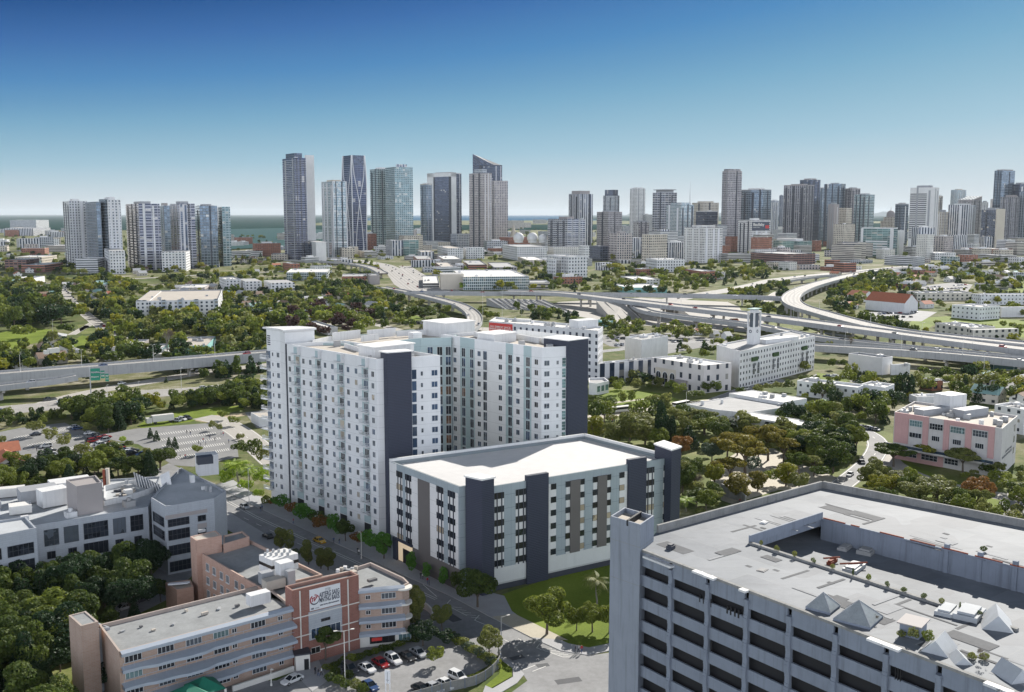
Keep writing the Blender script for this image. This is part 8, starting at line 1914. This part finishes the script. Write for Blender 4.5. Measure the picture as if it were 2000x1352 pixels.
def car(p,a,col=None,suv=None,label=None,z=0.0,near=None):
    col=col or cr_.choice(('white','white','silver','silver','dark grey','black','red','blue','dark grey'));suv=cr_.random()<.35 if suv is None else suv
    bm_,gm,fm=carproto(col,suv);near=p[1]<330 if near is None else near;loc=(p[0],p[1],z)
    if near:
        r_=thing('parked_car',label or 'x','car',loc,'cars',a);I=Matrix.Identity(4)
        def pp(n,m,M):o=bpy.data.objects.new(n,m);COL.objects.link(o);o.parent=r_;o.matrix_local=M
        pp('body',bm_,I);pp('windows',gm,I)
        for x in(-1.4,1.4):
            for y in(-.8,.8):pp('wheel',WHM,Matrix.Translation((x,y,.33)))
        for y in(-.6,.6):pp('headlight',HLM,Matrix.Translation((2.17,y,.58)))
    else:r_=bpy.data.objects.new('car',fm);COL.objects.link(r_);r_.location=loc;r_.rotation_euler.z=a;tag(r_,label,'car','cars')
    if not label:CARS.append((r_,col,'SUV'if suv else 'saloon car','SUVs'if suv else 'saloon cars'))
def carpx(x,y,x2,y2,col,suv,label,z=0.06):a,b=P(x,y),P(x2,y2);d=b-a;car(P(x,y),math.atan2(d.y,d.x),col,suv,label,z)
for r_ in((683,1312,700,1323,'dark grey',1,'dark brown-grey SUV at the west end of the front row of parked cars'),(717,1310,735,1321,'white',0,'white saloon car between the brown-grey SUV and the red car'),(743,1300,760,1311,'red',0,'dark red saloon car in the front car park'),(768,1294,786,1305,'white',1,'large white SUV between the red car and the black car'),(796,1288,814,1299,'black',0,'black saloon car next to the large white SUV'),(817,1280,835,1291,'silver',0,'grey saloon car at the east end of the front row'),
           (894,1328,915,1338,'white',1,'white estate car nearest the hedge by the panel fence'),(871,1341,892,1351,'white',0,'white saloon car in the back row beside the white estate car'),(847,1349,868,1359,'silver',0,'grey saloon car in the row by the panel fence'),(823,1351,844,1361,'black',0,'black saloon car in the row by the panel fence'),(571,1333,552,1341,'white',0,'white saloon car in front of the entrance kiosk'),(722,1345,740,1356,'blue',0,'dark blue car half hidden by shrubs'),
           (624,1060,640,1067,'yellow',0,'yellow taxi driving past the white tower'),(523,1051,510,1044,'black',0,'dark car parked opposite the north half of the tower'),(561,1087,548,1080,'black',0,'dark car parked behind the olive street trees'),(478,993,490,999,'silver',0,'silver car at the north end of the tower street'),(1988,1005,1997,996,'silver',0,'grey saloon car parked at the edge of the park'),(1682,905,1672,898,'dark grey',0,'dark car on the bend beside the pink building'),(1660,930,1650,938,'silver',0,'silver car on the street behind the sunlit court'),(1552,942,1562,946,'white',0,'white car under the trees of the sunlit court'),(1625,815,1615,812,'silver',1,'white van by the green awnings'),
           (240,1192,228,1196,'silver',0,'silver car in the shade behind the brick wing'),(255,1178,243,1182,'white',0,'white car in the shade under the big dark tree'),(276,1176,264,1180,'dark grey',0,'dark car in the shade near the small annex')):carpx(*r_)
def row(x0,y0,x1,y1,n,skip=.2,perp=True,z=.06):
    a,b=P(x0,y0),P(x1,y1);d=b-a;an=math.atan2(d.y,d.x)+(math.pi/2 if perp else 0)
    for i in range(n):
        if cr_.random()>skip:car(a.lerp(b,(i+.5)/n),an+cr_.choice((0,math.pi)),z=z,near=False)
for r_ in((182,853,262,890,16),(170,858,236,888,12,.3),(196,851,290,897,12,.45),(60,840,118,905,8,.7),(140,835,180,850,5,.2),(515,812,545,828,5),(340,825,372,818,3),(1690,616,1800,610,14),(1700,622,1790,620,12,.3),(1800,563,1890,557,12),(1805,567,1890,563,12),(1640,830,1712,842,9,.1,False),(500,756,545,752,5),(126,566,190,628,16,.2,False),(196,634,232,656,7,.2,False),(360,663,450,690,10,.4,False),(1450,763,1530,745,6,.3,False),(810,632,900,642,7,.5,False),(1215,618,1300,620,12,.2),(1596,735,1700,742,8,.4,False),(1170,664,1300,660,16,.3),(1200,676,1330,668,14,.4)):row(*r_)
for pts in ROADS['highway']+ROADS['via']:
    L=0;nxt=cr_.uniform(5,30)
    for i in range(1,len(pts)):
        seg=(pts[i]-pts[i-1]);L+=seg.length
        if L>nxt:
            nxt=L+cr_.uniform(18,85);d=seg.normalized();n=Vector((-d.y,d.x,0));p=pts[i]+n*cr_.choice((-4.5,-1.5,2,4.6));x,y,_=PX(p)
            if 0<x<2000 and y>500 and len(CARS)<276:car(p,math.atan2(d.y,d.x)+(0 if cr_.random()<.5 else math.pi),z=p.z+.05 if pts[i].z>.5 else .28,near=False)
autolabel(CARS)
# trucks and buses
def truck(x,y,x2,y2,L,label,name='lorry',cab=True,Ht=3.6):
    a,b=P(x,y),P(x2,y2);d=b-a;r_=thing(name,label,name,(a.x,a.y,0),None,math.atan2(d.y,d.x));r_['category']=name
    def pp(n,mb,ms):o=bpy.data.objects.new(n,mb.mesh(n,ms));COL.objects.link(o);o.parent=r_
    m=MB();m.box((0,0,.9 if cab else .5),L,2.5,Ht-.9,0,bottom=True);pp('box_body',m,['trim_white'])
    m=MB();m.box((L/2+1.3,0,.6),2.2,2.3,2.2,0)if cab else m.box((0,0,1.6),L+.06,2.56,.9,0);pp('cab'if cab else 'window_band',m,['trim_white'if cab else 'car_glass'])
    for xx in(-L*.35,L*.35):m=MB();m.tube((xx,-1.2,.5),(xx,1.2,.5),.5,.5,12);pp('wheel_pair',m,['tyre'])
truck(318,826,300,828,9,'white box lorry standing on the lawn west of the tower');truck(1208,806,1190,808,12,'long white coach parked at the end of the park street','coach',False,3.2);truck(1330,795,1315,798,10,'white coach beside the grey-roofed hall','coach',False,3.0);truck(107,723,90,725,6,'white van lorry on the elevated highway')
bpy.data.objects['lorry.001'].location.z=9.05;
# ---------------------------------------------------------------- people
for n_,c_ in(('skin',(.45,.28,.20)),('cloth_dark',(.02,.022,.03)),('cloth_white',(.6,.6,.58)),('cloth_red',(.4,.03,.03)),('cloth_blue',(.05,.09,.2)),('hair',(.03,.02,.015))):mat(n_,c_,.8,.05,3)
def person_mesh(st,shirt,trou):
    J=[(0,0,.95,.14),(0,0,1.2,.13),(0,0,1.42,.15),(0,0,1.52,.055),(0,0.01,1.66,.105),(0,-.09,.9,.09),(st,-.1,.5,.06),(st*1.3-.05,-.1,.08,.045),(st*1.3+.08,-.1,.04,.04),(0,.09,.9,.09),(-st*.6,.1,.5,.06),(-st*1.3-.05,.1,.08,.045),(-st*1.3+.08,.1,.04,.04),
         (0,-.2,1.4,.055),(-st*.5,-.25,1.14,.042),(-st*.2+.08,-.25,.92,.032),(-st*.2+.12,-.25,.82,.03),(0,.2,1.4,.055),(st*.5,.25,1.14,.042),(st+.05,.25,.93,.032),(st+.1,.25,.83,.03)]
    E_=[(0,1),(1,2),(2,3),(3,4),(0,5),(5,6),(6,7),(7,8),(0,9),(9,10),(10,11),(11,12),(2,13),(13,14),(14,15),(15,16),(2,17),(17,18),(18,19),(19,20)]
    me=bpy.data.meshes.new('person');me.from_pydata([j[:3]for j in J],E_,[]);ob=bpy.data.objects.new('t',me);COL.objects.link(ob);ob.modifiers.new('s','SKIN');ob.modifiers.new('u','SUBSURF').levels=1
    for v,j in zip(me.skin_vertices[0].data,J):v.radius=(j[3],j[3])
    me.skin_vertices[0].data[0].use_root=True;dg=bpy.context.evaluated_depsgraph_get();out=bpy.data.meshes.new_from_object(ob.evaluated_get(dg));bpy.data.objects.remove(ob);out.name='person';out.materials.clear()
    for m_ in('skin',shirt,trou,'hair'):out.materials.append(MATS[m_])
    for p in out.polygons:
        c=p.center;p.use_smooth=True;p.material_index=(2 if c.z<.98 and abs(c.y)<.2 else 0 if c.z<.96 else 1 if c.z<1.5 else 3 if c.z>1.72 or(c.x<-.02 and c.z>1.58)else 0)
    return out
PM=[person_mesh(*a)for a in((.0,'cloth_dark','cloth_dark'),(.14,'cloth_white','cloth_dark'),(.1,'cloth_red','cloth_blue'),(.0,'cloth_blue','cloth_dark'),(.16,'cloth_dark','cloth_blue'))];PN=['person in dark clothes','person in a white shirt','person in a red top','person in a blue shirt','person in a dark top and blue trousers']
PL=[]
for i,(x,y)in enumerate(((1124,1277),(1130,1276),(1136,1277),(652,1062),(663,1064),(699,1082),(701,1086),(573,1024),(512,998),(509,1001),(822,1132),(826,1133),(835,1142),(838,1145),(622,1322),(616,1318),(628,1320),(1196,826),(1200,827),(1204,828),(388,868),(392,871),(397,864),(402,870),(410,858),(420,862),(432,850),(436,852),(447,866),(372,850),(365,848),(352,893),(362,896),(100,860),(65,878),(72,882),(128,868),(1445,985),(1500,985),(1520,982),(378,1120))):
    b=P(x,y);o=bpy.data.objects.new('person',PM[i%5]);COL.objects.link(o);o.location=(b.x,b.y,.15 if y<1300 and x>500 else .06);o.rotation_euler.z=cr_.uniform(0,6.28);tag(o,'x','person','people on foot');PL.append((o,PN[i%5].replace('person','').strip(),'person','people'))
for o,a_,n_,p_ in PL:pass
gr={}
for o,a_,_,_ in PL:gr.setdefault((a_,landmark(o.location)),[]).append(o)
for(a_,lm),L in gr.items():
    L.sort(key=lambda o:o.location.x)
    for i,o in enumerate(L):o['label']=f'person {a_} beside {lm}'if len(L)==1 else f'{ORD[i]} person from left {a_} beside {lm}'
# ---------------------------------------------------------------- lamps and signs
def lamp(x,y,yt,label,arm=1.6,two=False,a=-.6,h=None,sign=False,z=0.0):
    b=P(x,y,z);h=h or ZAT(b,yt)-z;r_=thing('street_lamp',label,'street lamp',b,'street lamps');m=MB();m.tube(b,b+Vector((0,0,h)),.11,.07,8);m.tube(b,b+Vector((0,0,.5)),.2,.2,8);m.build('pole',['trim_white'if not sign else 'plant_grey'],r_)
    for s_ in((1,-1)if two else(1,)):
        e=b+Vector((math.cos(a)*arm*s_,math.sin(a)*arm*s_,h+.15));m=MB();m.tube(b+Vector((0,0,h-.1)),e,.05,.04,6);m.box((e.x,e.y,e.z-.08),.7,.3,.14,a,bottom=True);m.build('lamp_head',['trim_white'],r_)
lamp(979,1247,1205,'grey lamp post with a box head beside the lawn corner',1.6,a=.4,sign=True);lamp(1068,1240,1177,'white lamp post in front of the round lawn tree',1.2,a=math.pi);lamp(706,1092,1041,'tall pale lamp post on the footway by the white tower',.8,a=2.4);lamp(674,1335,1232,'white twin-headed lamp post in the front car park',1.6,True,.3);lamp(596,1098,1056,'short lamp post among the olive street trees',.6);lamp(487,992,915,'lamp post at the north end of the tower street',.8)
lamp(1340,812,765,'lamp post in the garden beside the grey-roofed hall',1);lamp(989+560,640,560,'tall mast by the clock tower viaduct',.4);lamp(530,1340,1308,'dark short lamp post on the drive by the kiosk',.3)
for i,(x,y,yt)in enumerate(((943,645,560),(981,640,568),(1019,618,575),(1290,640,585),(1776,620,545),(1920,750,690),(105,680,625),(272,800,745),(355,770,718),(210,780,752),(1393,690,640))):lamp(x,y,yt,'x',.9)
for k,(x,y)in enumerate(((1080,573),(1160,579),(1240,589),(1330,600),(1420,610),(1560,627),(1700,645),(1800,658),(1900,671),(1600,610),(1700,636),(1620,548),(40,726),(160,717),(300,706),(420,696),(1650,678),(1760,684),(1880,693),(1540,671))):lamp(x,y,0,'x',1.2,z=11 if k<9 else 9,h=9)
LL=[o for o in bpy.data.objects if o.get('label')=='x'and o.get('category')=='street lamp'];autolabel([(o,'thin grey','lamp mast','lamp masts')for o in LL])
r_=thing('highway_sign','green overhead road signs on a tall pole above the highway','road sign',P(178,777));b=P(178,777);m=MB();m.tube(b,b+Vector((0,0,15)),.3,.25,8);m.tube(b+Vector((0,0,12.6)),P(214,777)+Vector((0,0,12)),.2,.2,6);m.build('gantry',['steel'],r_)
mat('sign_green',(.01,.20,.13),.5,.05);fx=Fc(P2(178,777),P2(214,775))
for u0,u1,z0,z1,t1,t2 in((.3,4.6,8.4,14.2,'NORTH','Airport'),(4.8,6.6,9.2,13,'EXIT','2B'),(6.8,8.4,7.6,11.4,'WEST','112')):
    m=MB();fx.box(m,u0,u1,z0,z1,.3,back=-.15);so_=m.build('sign_panel',['sign_green'],r_)
    for t_,zz in((t1,.62),(t2,.25)):fit(t_,1.0,u0+.2,z0+(z1-z0)*zz,(u1-u0)*.8,'trim_white',fx,so_,.02,.34)
r_=thing('pylon_sign','upright white pylon sign at the edge of the front car park','sign',P(757,1362));fx=Fc(P2(752,1364),P2(763,1366));m=MB();fx.box(m,.15,.3,0,5.6,.1,back=0);fx.box(m,1.0,1.15,0,5.6,.1,back=0);fx.box(m,.1,1.2,3.0,5.6,.16,back=0);m.build('panel',['banner_white'],r_);m=MB();fx.box(m,.35,.95,3.6,3.75,.18,back=-.16);fx.box(m,.58,.72,3.2,5.2,.18,back=-.16);m.build('sign_mark',['ink_grey'],r_)
# ================================================================ haze
m=bpy.data.materials.new('haze');m.use_nodes=True;nt=m.node_tree;nt.nodes.clear()
o_=nt.nodes.new('ShaderNodeOutputMaterial');v_=nt.nodes.new('ShaderNodeVolumePrincipled')
v_.inputs['Color'].default_value=(.80,.88,.95,1);v_.inputs['Density'].default_value=1.5e-5;v_.inputs['Anisotropy'].default_value=0.1
nt.links.new(v_.outputs[0],o_.inputs['Volume'])
mb=MB();mb.prism([(-61000,-400),(61000,-400),(61000,61000),(-61000,61000)],-1.5,345,bottom=True)
MATS['haze']=m;hz=mb.build('haze',['haze']);tag(hz,'thin blue haze over the city and the sea',kind='stuff');hz.visible_shadow=True
S.cycles.volume_step_rate=1.0;S.cycles.volume_max_steps=64
